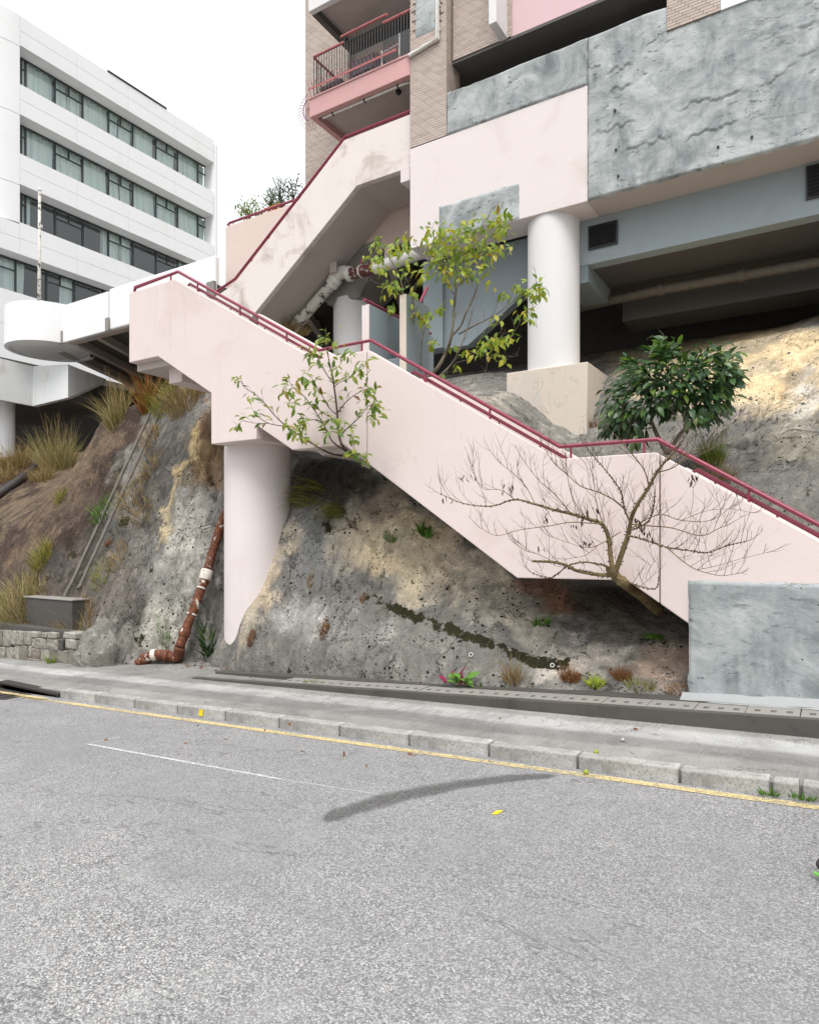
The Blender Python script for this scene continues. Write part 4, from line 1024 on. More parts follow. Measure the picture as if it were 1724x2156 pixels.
# handrails
def rail_line(pts, r, parent, mat, name='handrail', seg=10): return MB().tube(pts, r, seg).build(name, mat, parent, auto=50)
ya, yb = Y1 + .07, Y1 + .13
A = [Vector((x, ya, z + .145)) for x, z in TOP]
A[0] = Vector((-10.27, ya, 4.29 + .11))
A = [Vector((-10.30, ya, 4.29 + .02)), Vector((-10.28, ya, 4.29 + .105))] + A[1:]
hr = rail_line(A, 0.023, stair, M['rail'])
def post(x, par, z0, z1, y=ya, r=0.014): MB().tube([(x, y, z0), (x, y, z1)], r, 6).build('bracket', M['rail'], par)
for x in (-9.35, -8.7, -7.75, -6.8, -5.45, -4.45, -3.55, -2.55, -1.75, -0.75, .1):
    z = line_z(TOP, x); post(x, hr, z - .01, z + .13)
for (xa, za), (xb, zb), e0, e1 in (((-9.17,4.29),(-6.19,2.555), .25, .15), ((-5.30,2.555),(-2.672,.935), .75, .12), ((-1.614,.935),(1.0,-.715), .45, 0)):
    d = Vector((xb - xa, 0, zb - za)).normalized()
    p0 = Vector((xa, yb, za + .045)) + d * e0; p1 = Vector((xb, yb, zb + .045)) + d * e1
    b_ = rail_line([p0 + Vector((-.05, 0, -.03)), p0, p1], 0.021, stair, M['rail'])
    for k in range(4):
        q = p0.lerp(p1, (k + .3) / 4); MB().tube([q, q + Vector((0, .0, -.06)), q + Vector((0, .03, -.075))], 0.009, 5).build('bracket', M['rail'], b_)

# ================================================================ UPPER STAIR
def P2(u, v, Y): p = wy(u, v, Y); return (p.x, p.z)
zt = (P2(724.5, 295, Y2)[1] + P2(863, 240.5, Y2)[1]) / 2; zb_ = (P2(751.5, 392.4, Y2)[1] + P2(842.6, 357.5, Y2)[1]) / 2
xe = P2(866, 300, Y2)[0]
ut = [P2(452, 626, Y2), P2(495, 597, Y2), (P2(724.5, 295, Y2)[0], zt), (xe, zt)]
kx2 = P2(751.5, 392.4, Y2)[0]
lo0 = P2(534.6, 662, Y2); sl = (zb_ - lo0[1]) / (kx2 - lo0[0])
ub = [(xe, zb_), (kx2, zb_), (lo0[0] - 1.0, lo0[1] - 1.0 * sl), (ut[0][0], lo0[1] - 1.0 * sl)]
up = thing('upper_staircase', (lo0[0], Y2, lo0[1] - 1), 'water stained pink upper stair rising to the apartment block above the white pipe', 'staircase')
MB().prism(ut + ub, Y2, Y2 + .15).build('parapet_panel', M['pink_old'], up, bevel=0.012)
MB().prism([(p[0], p[1] + .02) for p in ub[:3]] + [(ub[2][0], ub[2][1] + .28), (kx2 - .05, zb_ + .26), (xe, zb_ + .26)], Y2 + .15, 14.66).build('stair_slab', M['soffit'], up)
MB().prism([(p[0], p[1] + .14) for p in ut] + [(p[0], p[1] + .1) for p in ub], 14.52, 14.66).build('rear_parapet', M['pink_old'], up) if False else None
a, b = P2(842.6, 385, Y2 - .02), P2(862, 357, Y2 - .02)
MB().box(a[0], b[0], Y2 - .012, Y2 + .6, a[1], zb_ - .004).build('bearing_block', M['pink_beam'], up, bevel=0.008)
RL = [P2(457, 612.5, Y2 + .05), P2(495, 587, Y2 + .05), (ut[2][0] - .01, zt + .11), (xe, zt + .11)]
hr2 = rail_line([(x, Y2 + .06, z) for x, z in RL], 0.038, up, M['rail'])
for k in range(1, 9):
    x = RL[1][0] + (RL[3][0] - RL[1][0]) * k / 9.0; z = float(np.interp(x, [p[0] for p in RL], [p[1] for p in RL]))
    MB().tube([(x, Y2 + .06, z - .16), (x, Y2 + .06, z)], 0.014, 6).build('bracket', M['rail'], hr2)

# ---------------------------------------------------------------- terrace behind it
YT = 14.75
tz = wy(475, 478, YT).z; tb = wy(745, 540, YT).z; tx0 = wy(475, 470, YT).x
PX0 = wy(863, 300, Y3).x; PX1 = wy(940, 280, Y3).x
ter = thing('terrace', (tx0, YT, tb), 'peach coloured terrace wall carrying pot plants behind the upper stair', 'terrace')
MB().box(tx0, PX0 + 1.0, YT, YT + .18, tb, tz).build('wall', M['peach'], ter, bevel=0.012)
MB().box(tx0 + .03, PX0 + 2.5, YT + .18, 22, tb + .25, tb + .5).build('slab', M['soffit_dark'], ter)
MB().box(tx0, tx0 + .18, YT + .18, 22, tb, tz - .05).build('end_wall', M['peach'], ter)
MB().box(tx0, PX0 + 12, 19.0, 19.2, 2.0, tb + .25).build('back_wall', M['concrete_dark'], ter)
q0 = wy(485, 466, YT + .09); q1 = wy(640, 402, YT + .09)
rz = tz + .14
hr3 = rail_line([(tx0 + .12, YT + .09, tz + .02), (tx0 + .02, YT + .09, rz - .03), (tx0 + .06, YT + .09, rz), (wy(660, 400, YT).x, YT + .09, rz)], 0.035, ter, M['rail'])
for k in range(4): post(tx0 + .25 + k * 1.05, hr3, tz - .01, rz, YT + .09)
# flared concrete column standing under the terrace
c = wy(738, 690, 15.2)
mcx, mcy = c.x, 15.4
mp = MB().tube([(mcx, mcy, 2.6), (mcx, mcy, wy(738, 640, 15.2).z), (mcx, mcy, wy(738, 575, 15.2).z)], [0.62, 0.62, 1.05], 4).build('flared_support', M['concrete'], ter)
MB().cyl(mcx, mcy, 0.60, 2.6, wy(738, 640, 15.2).z + .1, 32).build('support_column', M['white_col'], ter, auto=40)
bpy.data.objects.remove(mp)
mb = MB(); z0_, z1_ = wy(738, 642, 15.2).z, wy(738, 578, 15.2).z
mb.v = [(mcx-.55, mcy-.55, z0_), (mcx+.55, mcy-.55, z0_), (mcx+.55, mcy+.55, z0_), (mcx-.55, mcy+.55, z0_), (mcx-1.0, mcy-.7, z1_), (mcx+1.3, mcy-.7, z1_), (mcx+1.3, mcy+1.0, z1_), (mcx-1.0, mcy+1.0, z1_),
        (mcx-1.0, mcy-.7, tb+.24), (mcx+1.3, mcy-.7, tb+.24), (mcx+1.3, mcy+1.0, tb+.24), (mcx-1.0, mcy+1.0, tb+.24)]
mb.f = [(3,2,1,0)] + [(a, (a+1) % 4, 4+(a+1) % 4, 4+a) for a in range(4)] + [(4+a, 4+(a+1) % 4, 8+(a+1) % 4, 8+a) for a in range(4)] + [(8,9,10,11)]
mb.build('column_head', M['concrete'], ter, bevel=0.03)

# ---------------------------------------------------------------- short passage walls leaving the middle landing
pz = wy(770, 642, 9.27).z
pw = thing('passage_wall', (wy(770, 640, 9.27).x, 9.3, 1.4), 'upright passage wall with rail right behind the middle landing, nearer the white pipe', 'wall')
xa, xb = wy(763, 650, 9.27).x, wy(778, 650, 9.27).x
MB().box(xa, xb, 9.27, 11.4, 1.0, pz).build('wall', M['bluegrey'], pw, bevel=0.01)
MB().box(xa + .002, xb - .002, 9.255, 9.268, 1.0, pz - .002).build('end_face', M['pink_beam'], pw)
h_ = rail_line([((xa+xb)/2, 9.22, pz + .07), ((xa+xb)/2, 11.4, pz + .07)], 0.03, pw, M['rail'])
for y in (9.35, 10.1, 10.9): post((xa+xb)/2, h_, pz - .01, pz + .07, y)
pw2 = thing('passage_wall', (wy(846, 640, 9.6).x, 9.6, 1.4), 'upright passage wall beside the leafy tree, right of the red gate frame', 'wall')
xc, xd = wy(842, 650, 9.6).x, wy(856, 650, 9.6).x; pz2 = wy(846, 621, 9.6).z
MB().box(xc, xd, 9.6, 10.35, 1.0, pz2).build('wall', M['bluegrey'], pw2, bevel=0.01)
MB().box(xc + .002, xd - .002, 9.585, 9.598, 1.0, pz2 - .002).build('end_face', M['cream'], pw2)
rail_line([wy(872, 628, 10.3), wy(884, 638, 10.6), wy(899, 606, 11.2)], 0.03, pw2, M['rail'])
gf = wy(816, 745, 9.9)
gt = thing('gate_frame', gf, 'small maroon tube gate frame between the two passage walls', 'gate')
a, b = wy(817, 697, 9.9), wy(838, 705, 10.3)
MB().tube([(a.x, a.y, a.z - .85), a, (b.x, b.y, a.z), (b.x, b.y, a.z - .85)], 0.024, 8).build('tube_frame', M['rail'], gt, auto=50)
p, q = wy(821, 740, 9.9), wy(852, 752, 10.1)
MB().tube([p, q], 0.026, 8).build('low_rail', M['rail'], gt, auto=50)
a, b = wy(814, 800, 9.75), wy(842, 752, 9.75)
blk = MB().box(a.x, b.x, 9.75, 10.4, 0.9, b.z).build('concrete_block', M['bluegrey'], bevel=0.012); tag(blk, 'small blue grey block at the foot of the red gate frame', 'block')

# ================================================================ APARTMENT BLOCK
apt = thing('apartment_block', (PX0, Y3, 3.0), 'brick and pink apartment block raised on columns above the slope', 'apartment block')
k13 = Y3 / 12.0
zpb = 6.08 * k13; zpt = 8.15 * k13; zgt = 9.0 * k13; zrt = 8.53 * k13; zov = 9.61 * k13
XG = wy(1236, 300, Y3).x; XB = wy(1404, 72, Y3).x; XW = wy(1517, 27, Y3).x; XR = 12.0
YS = 13.77
MB().box(PX0, XG, Y3, YS, zpb, zpt).build('pink_beam', M['pink_beam'], apt, bevel=0.012)
MB().box(XG, XR, Y3 + .03, YS, zpb, zrt + .3).build('beam', M['soffit'], apt, bevel=0.01)
MB().box(PX1, XG, Y3 + .02, Y3 + .25, zpt, zgt).build('corridor_parapet', M['concrete'], apt)
MB().box(XG, XB + .05, Y3 + .04, Y3 + .25, zrt + .3, zgt - .01).build('corridor_parapet', M['concrete'], apt)
rough_panel('render_coat', PX1, XG - .01, zpt, zgt, Y3 + .018, apt, 0.03, 0.012, thick=0.04, seed=23, zfun=lambda x: zgt + .06 * (float(vnoise(x*1.6, 0, 0.5, 5)) - .5) + .03 * (float(vnoise(x*6, 0, .5, 6)) - .5))
rough_panel('render_coat', 1.2, XR, zpb + .0, zrt + .1, Y3 + .028, apt, 0.08, 0.05, thick=.055, seed=38)
rough_panel('render_coat', XG, 1.2, zpb + .0, zgt, Y3 + .028, apt, 0.024, 0.016, ledges=(((1266,233),(1269,211),(1291,194),(1346,180),(1402,161)), ((1241,289),(1341,258),(1363,236),(1424,240),(1457,222),(1524,205),(1568,189),(1624,172),(1680,128),(1724,108)), ((1263,161),(1319,144),(1402,117)), ((1535,161),(1602,94),(1680,67),(1724,47)), ((1300,330),(1380,300),(1420,290)), ((1440,300),(1530,262),(1560,255))), thick=0.055, seed=37, edge=.03, zfun=lambda x: (zgt if x < XB else zrt + .12) + .05 * (float(vnoise(x*1.6, 0, 0.5, 5)) - .5), label='large hacked grey cement face beside the pink beam')
a, b = wy(924, 437, Y3), wy(1092, 386, Y3)
rough_panel('render_patch', a.x, b.x, zpb + .004, (wy(924, 437, Y3).z + b.z) / 2, Y3 - .002, apt, 0.03, 0.018, thick=0.022, seed=51, label='grey patch repair in the pink beam')
for u, v in ((1511,310),(1582,289),(1296,316),(1301,371),(1294,233)):
    p = wy(u, v, Y3 - .035); MB().tube([(p.x, Y3 - .06, p.z), (p.x, Y3 + .05, p.z)], 0.022, 10).build('anchor_hole', M['black_box'], apt)
# brick clad pillar, walls and panels
MB().box(PX0, PX1, Y3 + .008, Y3 + .62, zpt + .012, 16.5).build('pillar_core', M['mortar'], apt)
TILES = []                                       # (x, y, z, facing) lower left corner of each tile
TW, TH = 0.226, 0.0545
def tile_front(x0, x1, z0, z1, Y, skip=None, th=TH):
    r = 0; z = z0
    while z < z1 - .02:
        x = x0 - ((r * 0.27) % 1.0) * TW
        while x < x1 - .015:
            a, b = max(x, x0), min(x + TW, x1)
            if b - a > 0.02 and not (skip and skip((a + b) / 2, z)): TILES.append((a, b, z, Y, 0))
            x += TW
        z += th; r += 1
def tile_side(y0, y1, z0, z1, X):
    r = 0; z = z0
    while z < z1 - .02:
        y = y0 - ((r * 0.27) % 1.0) * TW
        while y < y1 - .015:
            a, b = max(y, y0), min(y + TW, y1)
            if b - a > 0.02: TILES.append((a, b, z, X, 1))
            y += TW
        z += TH; r += 1
YP = Y3 + .20
q0, q1 = wy(872, 95, Y3), wy(925, 20, Y3)
zpatch = wy(890, 75, Y3).z; xpa, xpb = wy(874, 60, Y3).x, wy(924, 60, Y3).x
tile_front(PX0, PX1, zpt + .02, 14.0, Y3 + .008, lambda x, z: xpa < x < xpb and z > zpatch)
tile_side(Y3 + .01, Y3 + .60, zgt - .05, 14.0, PX1)
rough_panel('render_patch', xpa, xpb, zpatch, 14.0, Y3 + .006, apt, 0.035, 0.015, thick=0.016, seed=71, label='grey patch in the brick pillar')
xpl0 = wy(1028.5, 66, 12.66).x; xpl1 = wy(1044.5, 60, 12.66).x; zov2 = wy(946, 131.4, YP).z
MB().box(PX1 + .03, xpl1, YP + .006, YP + .25, zov2, 16.5).build('panel_core', M['mortar'], apt)
tile_front(PX1 + .05, xpl1 + .1, zov2 + .004, 14.0, YP + .006)
MB().box(xpl0, xpl1, 12.66, YP + .3, zov2 - .004, 16.5).build('pilaster', M['white_col'], apt, bevel=0.008)
MB().box(xpl1 + .06, XB + .3, YP + .03, YP + .25, zov2 + .01, 16.5).build('rose_panel', M['panel_pink'], apt)
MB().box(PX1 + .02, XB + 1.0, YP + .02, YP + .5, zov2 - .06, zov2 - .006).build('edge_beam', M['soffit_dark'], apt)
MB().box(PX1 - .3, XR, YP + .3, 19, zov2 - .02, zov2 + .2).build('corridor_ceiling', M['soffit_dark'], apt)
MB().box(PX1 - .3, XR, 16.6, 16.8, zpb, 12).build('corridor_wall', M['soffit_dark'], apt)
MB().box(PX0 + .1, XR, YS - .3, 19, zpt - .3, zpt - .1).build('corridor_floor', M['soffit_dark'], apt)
MB().box(XB, XW, Y3 - .045, Y3 + .2, zrt + .012, 16.5).build('panel_core', M['mortar'], apt)
tile_front(XB, XW, zrt + .02, 14.0, Y3 - .045)
MB().box(XW + .002, XR, Y3 - .055, Y3 + .2, zrt + .02, 16.5).build('white_panel', M['white'], apt)
YB = 14.79
BX0 = wy(643, 200, YB).x; DX = wy(735, 150, YB).x
MB().box(BX0, DX, YB, YB + .3, 8.4, 16.5).build('rear_wall_core', M['mortar'], apt)
MB().box(BX0 + .02, PX0 + 3, 19.2, 19.4, 8.0, 16.5).build('rear_block', M['soffit_dark'], apt)
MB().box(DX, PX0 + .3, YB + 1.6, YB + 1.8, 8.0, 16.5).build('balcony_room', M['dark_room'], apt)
MB().box(BX0 + .01, BX0 + .25, YB + .3, 19.2, 8.0, 16.5).build('flank_wall', M['mortar'], apt)
tile_front(BX0, DX, 8.6, 16.4, YB)
def tile_geo(mb, a, b, z, P, side, th=TH):
    g = 0.0042; pr = 0.008
    z0, z1 = z + g, z + th - g; a += g; b -= g
    if side == 0:
        y0, y1 = P, P - pr
        pts = [(a,y0,z0),(b,y0,z0),(b,y0,z1),(a,y0,z1),(a,y1,z0),(b,y1,z0),(b,y1,z1),(a,y1,z1)]
    else:
        x0, x1 = P, P + pr
        pts = [(x0,a,z0),(x0,b,z0),(x0,b,z1),(x0,a,z1),(x1,a,z0),(x1,b,z0),(x1,b,z1),(x1,a,z1)]
    n = len(mb.v); mb.v += pts
    mb.f += [tuple(n+i for i in q) for q in ((4,5,6,7),(0,1,5,4),(1,2,6,5),(2,3,7,6),(3,0,4,7))]
ts = sorted(TILES, key=lambda t: (0 if (t[4] == 0 and proj(((t[0]+t[1])/2, t[3], t[2]))[1] > -5) else 1, (t[0]**2 + t[3]**2 + t[2]**2) if t[4] == 0 else 0))
proto = {}
for t in ts[:300]:
    w_ = round(t[1] - t[0], 3)
    if w_ not in proto:
        mb = MB(); tile_geo(mb, 0, w_, 0, 0, 0); proto[w_] = mb.mesh('brick'); proto[w_].materials.append(M['tile'])
    obj('brick', proto[w_], None, apt, loc=(t[0], t[3], t[2]))
mb = MB()
for t in ts[300:]: tile_geo(mb, t[0], t[1], t[2], t[3], t[4])
o = mb.build('bricks', M['tile'], apt); o['kind'] = 'stuff'

# balconies
def balcony(x0, x1, zb0, zt0, fascia, detail):
    f = MB().box(x0, x1, Y3, Y3 + .14, zb0, zt0).build('fascia', fascia, apt, bevel=0.01)
    MB().box(x0, x0 + .14, Y3 + .14, YB - .002, zb0, zt0 - .002).build('side_beam', M['redpink'] if detail else M['soffit_dark'], apt)
    MB().box(x0 + .02, x1 - .01, YB - .3, YB - .004, zb0 + .004, zt0).build('wall_beam', M['soffit_dark'], apt)
    MB().box(x0 + .14, x1 - .01, Y3 + .14, YB - .3, zb0 + .16, zt0 - .03).build('slab', M['soffit'], apt)
    return f
bx0 = wy(651.5, 246.5, Y3).x
bz0 = (wy(651.5, 246.5, Y3).z + wy(862.7, 158, Y3).z) / 2; bz1 = bz0 + .40 * k13
fas = balcony(bx0, PX0 - .004, bz0, bz1, M['redpink'], True)
uz0 = wy(648.4, 26, Y3).z
balcony(bx0 - .03, PX0 - .004, uz0, uz0 + .45, M['white_col'], False)
MB().box(bx0 - .04, PX0 - .004, Y3 - .02, Y3 + .2, bz1 + .002, bz1 + .045).build('coping', M['redpink'], apt, bevel=0.006)
rail = MB(); yr = Y3 + .10
rt = bz1 + 1.02 * k13
ra, rb = wy(725, 85, yr).x, wy(806, 45, yr).x
g_ = rail_line([(bx0 + .06, yr, rt), (ra, yr, rt)], 0.032, apt, M['rail_pink'], 'balcony_rail')
rail_line([(ra - .1, yr, rt + .16), (rb + .12, yr, rt + .16)], 0.032, apt, M['rail_pink'], 'balcony_rail')
rail_line([(rb, yr, rt), (PX0 - .005, yr, rt)], 0.032, apt, M['rail_pink'], 'balcony_rail')
rail_line([(ra, yr, rt - .02), (rb, yr, rt - .02)], 0.014, apt, M['black_metal'], 'balcony_rail')
rail_line([(bx0 + .06, yr, rt - .02), (bx0 + .06, YB - .01, rt - .02)], 0.03, apt, M['rail_pink'], 'balcony_rail')
n_b = 36
barm = MB().tube([(0, 0, 0), (0, 0, rt - bz1 - .04)], 0.011, 5).mesh('bar'); barm.materials.append(M['black_metal'])
for k in range(n_b):
    x = bx0 + .06 + (PX0 - bx0 - .12) * k / (n_b - 1)
    obj('bar', barm, None, apt, loc=(x, yr, bz1 + .03))
for k in range(1, 13): obj('bar', barm, None, apt, loc=(bx0 + .06, yr + (YB - yr) * k / 13, bz1 + .03))
for xx in (ra, (ra + rb) / 2, rb): MB().tube([(xx, yr, rt - .02), (xx, yr, rt + .16)], 0.014, 6).build('bar', M['black_metal'], apt)
# rusty spikes leaning out over the coping
sp_strip = MB().box(bx0 + .05, PX0 - .3, Y3 - .115, Y3 - .105, bz1 + .15, bz1 + .20).build('spike_strip', M['rail_pink'], apt)
spm = MB().tube([(0, 0, 0), (0, -.09, .15), (0, -.14, .26), (.0, -.19, .27)], 0.007, 5).mesh('spike'); spm.materials.append(M['rail_pink'])
for k in range(24): obj('spike', spm, None, apt, loc=(bx0 + .08 + k * (PX0 - bx0 - .35) / 23, Y3 - .01, bz1 + .03))
fc = Vector((bx0 - .02, Y3 + .2, bz1 - .05))
arc = []
for k in range(16):
    a_ = R(62 + k * 15.5)
    d = Vector((-math.sin(a_) * .0 - abs(math.sin(a_ * .5 + .35)) * .95, math.cos(a_) * .55, math.cos(R(25 + k*10.3)) * .42))
    tip = fc + Vector((-.05 - .52 * math.sin(R(12 + k * 10.4)), -.05 + k * .02, .36 * math.cos(R(12 + k * 10.4))))
    MB().tube([fc + (tip - fc) * .15, tip, tip + Vector((-.06, 0, -.05))], 0.0065, 5).build('spike', M['rail_pink'], apt)
    if 1 <= k <= 12: arc.append(fc + (tip - fc) * .72)
MB().tube(arc, 0.012, 6).build('spike_hoop', simple('violet_paint', (0.22, 0.08, 0.25), .5), apt)
# things on the balcony
cb = wy(745, 118, Y3 + .9); cabz = bz1 - .02
cab = thing('storage_cabinet', (cb.x, Y3 + .8, cabz), 'black louvred cabinet standing on the balcony behind the bars', 'cabinet')
cx0, cx1 = wy(740, 100, Y3 + .75).x, wy(792, 100, Y3 + .75).x
MB().box(cx0, cx1, Y3 + .75, Y3 + 1.2, cabz, cabz + 1.12).build('body', M['black_box'], cab, bevel=0.02)
for k in range(5):
    MB().box(cx0 + .06, cx1 - .06, Y3 + .725, Y3 + .748, cabz + .25 + k*.17, cabz + .37 + k*.17).build('louvre', simple('dark_steel', (.05,.055,.07), .35) if k == 0 else bpy.data.materials['dark_steel'], cab)
MB().box(cx0 - .7, cx0 - .02, Y3 + .35, Y3 + 1.2, cabz + .42, cabz + .52).build('side_board', M['black_box'], cab, bevel=0.01)
ch0, ch1 = wy(803, 100, Y3 + .6).x, wy(840, 100, Y3 + .6).x
chr_ = thing('chair_frame', (ch0, Y3 + .6, cabz), 'white tubular chair frame on the balcony beside the black cabinet', 'chair')
for xx in (ch0, ch1): MB().tube([(xx, Y3 + .6, cabz), (xx, Y3 + .62, cabz + .95 + (.22 if xx == ch1 else 0))], 0.016, 7).build('leg', M['white_metal'], chr_)
for zz in (.92, .5): MB().tube([(ch0, Y3 + .6, cabz + zz - .05), (ch1, Y3 + .6, cabz + zz + .0)], 0.014, 7).build('cross_bar', M['white_metal'], chr_)
for xx in (ch0, ch1): MB().tube([(xx, Y3 + 1.0, cabz), (xx, Y3 + 1.0, cabz + .5)], 0.016, 7).build('leg', M['white_metal'], chr_)
MB().box(ch0, ch1, Y3 + .6, Y3 + 1.0, cabz + .44, cabz + .47).build('seat', M['white_metal'], chr_, bevel=.01)
# camera and conduit under the balcony
cd = thing('soffit_conduit', (bx0, Y3 + .3, bz0), 'thin white conduit slung under the lower balcony', 'conduit')
MB().tube([(bx0 + .3, Y3 + .16, bz0 - .03), (PX0 - .3, Y3 + .16, bz0 - .03), (PX0 - .02, Y3 + .25, bz0 - .0)], 0.026, 8).build('tube', M['white_metal'], cd, auto=50)
for k in range(4): MB().box(bx0 + .6 + k*.95, bx0 + .63 + k*.95, Y3 + .12, Y3 + .2, bz0 - .06, bz0 + .01).build('clip', M['iron'], cd)
cc = wy(839, 193, Y3 + .5)
cv = thing('dome_camera', cc, 'small black dome security camera under the balcony corner', 'camera')
bm = bmesh.new(); bmesh.ops.create_uvsphere(bm, u_segments=16, v_segments=10, radius=.075); m_ = bpy.data.meshes.new('dome'); bm.to_mesh(m_); bm.free()
obj('dome', m_, M['black_box'], cv, loc=cc)
MB().cyl(cc.x, cc.y, .10, cc.z + .02, cc.z + .12, 18).build('housing', M['white_metal'], cv, auto=40)
MB().box(cc.x - .12, cc.x + .02, cc.y - .02, cc.y + .35, cc.z + .12, bz0 + .18).build('bracket', M['iron'], cv)
# white rain pipe on the pillar
yp = Y3 - .05
rp = thing('rain_pipe', (wy(920, 100, yp).x, yp, 10), 'thin white rain pipe stepping down the brick pillar', 'pipe')
MB().tube([wy(921, -30, yp), wy(921, 82, yp), wy(862, 117, yp), wy(859, 120, yp + .1), wy(860, 160, yp + .12)], 0.038, 10).build('tube', M['pipe_white'], rp, auto=50)
for u, v in ((921, 62), (892, 99), (921, 10)):
    p = wy(u, v, yp); MB().box(p.x - .05, p.x + .05, yp - .01, Y3, p.z - .02, p.z + .02).build('clip', M['pipe_white'], rp)

# undercroft: beams, vents, column on its pedestal
zl = (wy(1216.7, 561.6, YS).z + wy(1724, 450, YS).z) / 2
MB().box(PX0 + 3.6, XR, YS, YS + .3, zl, zpb + .02).build('lower_beam', M['bluebeam'], apt)
xq = wy(1237, 560, YS).x
MB().box(wy(1180, 560, YS).x, xq, YS + .02, 15.4, zl - .35, zl + .02).build('cross_beam', M['bluegrey'], apt, bevel=.01)
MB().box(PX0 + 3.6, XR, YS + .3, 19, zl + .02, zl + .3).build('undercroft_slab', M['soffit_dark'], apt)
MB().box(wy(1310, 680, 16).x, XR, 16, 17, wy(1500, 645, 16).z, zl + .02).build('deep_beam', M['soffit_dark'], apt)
MB().tube([wy(1200, 652, 15.3), wy(1382, 611.7, 15.3), wy(1724, 551.7, 15.3), wy(2100, 480, 15.3)], 0.10, 12).build('service_pipe', M['service'], apt, smooth=True)
for u, v in ((1390, 610), (1560, 580)): 
    p = wy(u, v, 15.3); MB().tube([p + Vector((-.06, 0, -.005)), p + Vector((.06, 0, .005))], 0.125, 12).build('pipe_collar', M['service'], apt, auto=40)
for (u0, v0, u1, v1) in ((1242, 524, 1297, 468), (1700, 415, 1760, 345)):
    a, b = wy(u0, v0, YS), wy(u1, v1, YS)
    if u0 > 1600: a, b = wy(1700, 418, YS), Vector((wy(1700, 418, YS).x + .62, 0, wy(1700, 418, YS).z + .52))
    v_ = MB().box(a.x, b.x, YS - .03, YS - .002, a.z, b.z).build('vent', M['black_metal'], apt)
    for s in ((a.x - .03, a.x, a.z - .03, b.z + .03), (b.x, b.x + .03, a.z - .03, b.z + .03), (a.x, b.x, a.z - .03, a.z), (a.x, b.x, b.z, b.z + .03)):
        MB().box(s[0], s[1], YS - .05, YS - .003, s[2], s[3]).build('vent_frame', M['black_metal'], v_)
    ns = 8
    for k in range(ns):
        z = a.z + (b.z - a.z) * (k + .5) / ns; h = (b.z - a.z) / ns
        mb = MB(); mb.v = [(a.x, YS - .032, z + h*.35), (b.x, YS - .032, z + h*.35), (b.x, YS - .07, z - h*.25), (a.x, YS - .07, z - h*.25), (a.x, YS - .032, z + h*.25), (b.x, YS - .032, z + h*.25), (b.x, YS - .07, z - h*.35), (a.x, YS - .07, z - h*.35)]
        mb.f = [(0,3,2,1), (4,5,6,7), (3,7,6,2), (0,4,7,3), (1,2,6,5)]
        mb.build('slat', M['iron'], v_)
pdy = 13.0
px0, px1 = wy(1066, 800, pdy).x, wy(1237, 800, pdy).x; pdz = 3.485
mb = MB()
mb.v = [(px0,pdy,0.8),(px1-.06,pdy,0.8),(px1-.06,pdy+1.9,0.8),(px0,pdy+1.9,0.8),(px0,pdy,pdz),(px1,pdy,pdz),(px1,pdy+1.7,pdz),(px0,pdy+1.7,pdz)]
mb.f = [(0,3,2,1),(4,5,6,7),(0,1,5,4),(1,2,6,5),(2,3,7,6),(3,0,4,7)]
mb.build('pedestal', M['cream'], apt, bevel=.015)
ccx = wy(1165, 600, Y3 + .56).x
MB().cyl(ccx, Y3 + .56, 0.528, pdz - .01, zpb + .01, 64).build('column', M['white_col'], apt, auto=30)
# basement wall in the shade behind the tree
bw = [P2(893, 560, 13.9), P2(893, 743, 13.9), P2(985, 727, 13.9), P2(1110, 612, 13.9), P2(1180, 560, 13.9)]
MB().prism([(bw[0][0], zpb + .02)] + bw[1:4] + [(bw[4][0], bw[4][1]), (bw[4][0], zpb + .02)], 13.9, 14.15).build('basement_wall', M['bluegrey'], apt, bevel=.01)
a, b = P2(893, 740, 13.86), P2(934, 560, 13.86)
MB().box(a[0], b[0], 13.80, 13.9, a[1], zpb + .015).build('basement_pier', M['bluegrey'], apt, bevel=.01)
# ================================================================ WHITE OFFICE BLOCK ACROSS THE GULLY
XF = -33.0; XWN = -33.8
def yv(zx, X=XF): d = ray(zx * .36, 500); return d.y * X / d.x
wb = thing('white_building', (XF, 20, 4), 'white office block with long bands of recessed curtained windows', 'office block')
LIN = [23.67, 20.38, 17.05, 13.70]; SIL = [21.84, 18.53, 15.25, 11.85]
YL, YRC = yv(118), yv(1250); YRE = yv(1283)
ROOF = 25.1
seams = [yv(452), yv(752), yv(1022)]
def span(z0, z1, y0, y1, name='spandrel'):
    ys = [y0] + [s for s in seams if y0 + .5 < s < y1 - .5] + [y1]
    for a, b in zip(ys[:-1], ys[1:]):
        # two courses per bay with a recessed joint between
        zz = [z0, z0 + (z1 - z0) * .5, z1]
        for c, d in zip(zz[:-1], zz[1:]):
            MB().box(XF - .25, XF, a + .012, b - .012, c + .012, d - .012).build(name, M['white'], wb)
    MB().box(XF - 1.2, XF - .02, y0, y1, z0 + .004, z1 - .004).build('slab_band', M['white'], wb)
YLO = 9.0
span(LIN[0], ROOF, YL, YRC)
span(LIN[1], SIL[0], YL, YRC); span(LIN[2], SIL[1], YL, YRC); span(LIN[3], SIL[2], YL, YRC)
span(LIN[3], SIL[2] - .1, YLO, YL, 'spandrel')
span(8.6, SIL[3], YLO, YRC)
MB().box(XF - 1.0, XF, YRC, YRE, 4, ROOF).build('corner_pier', M['white'], wb, bevel=.6, seg=4)
MB().box(-50, XF - 1.0, YRE - 1.0, YRE - .7, 4, ROOF).build('end_wall', M['white'], wb)
MB().box(-50, XF - .3, YL, YRE - 1.0, ROOF - .35, ROOF - .2).build('roof', M['white'], wb)
MB().box(XF - 6.0, XF - 5.8, YLO, YRE - 1, 4, ROOF - .4).build('core_wall', M['dark_room'], wb)
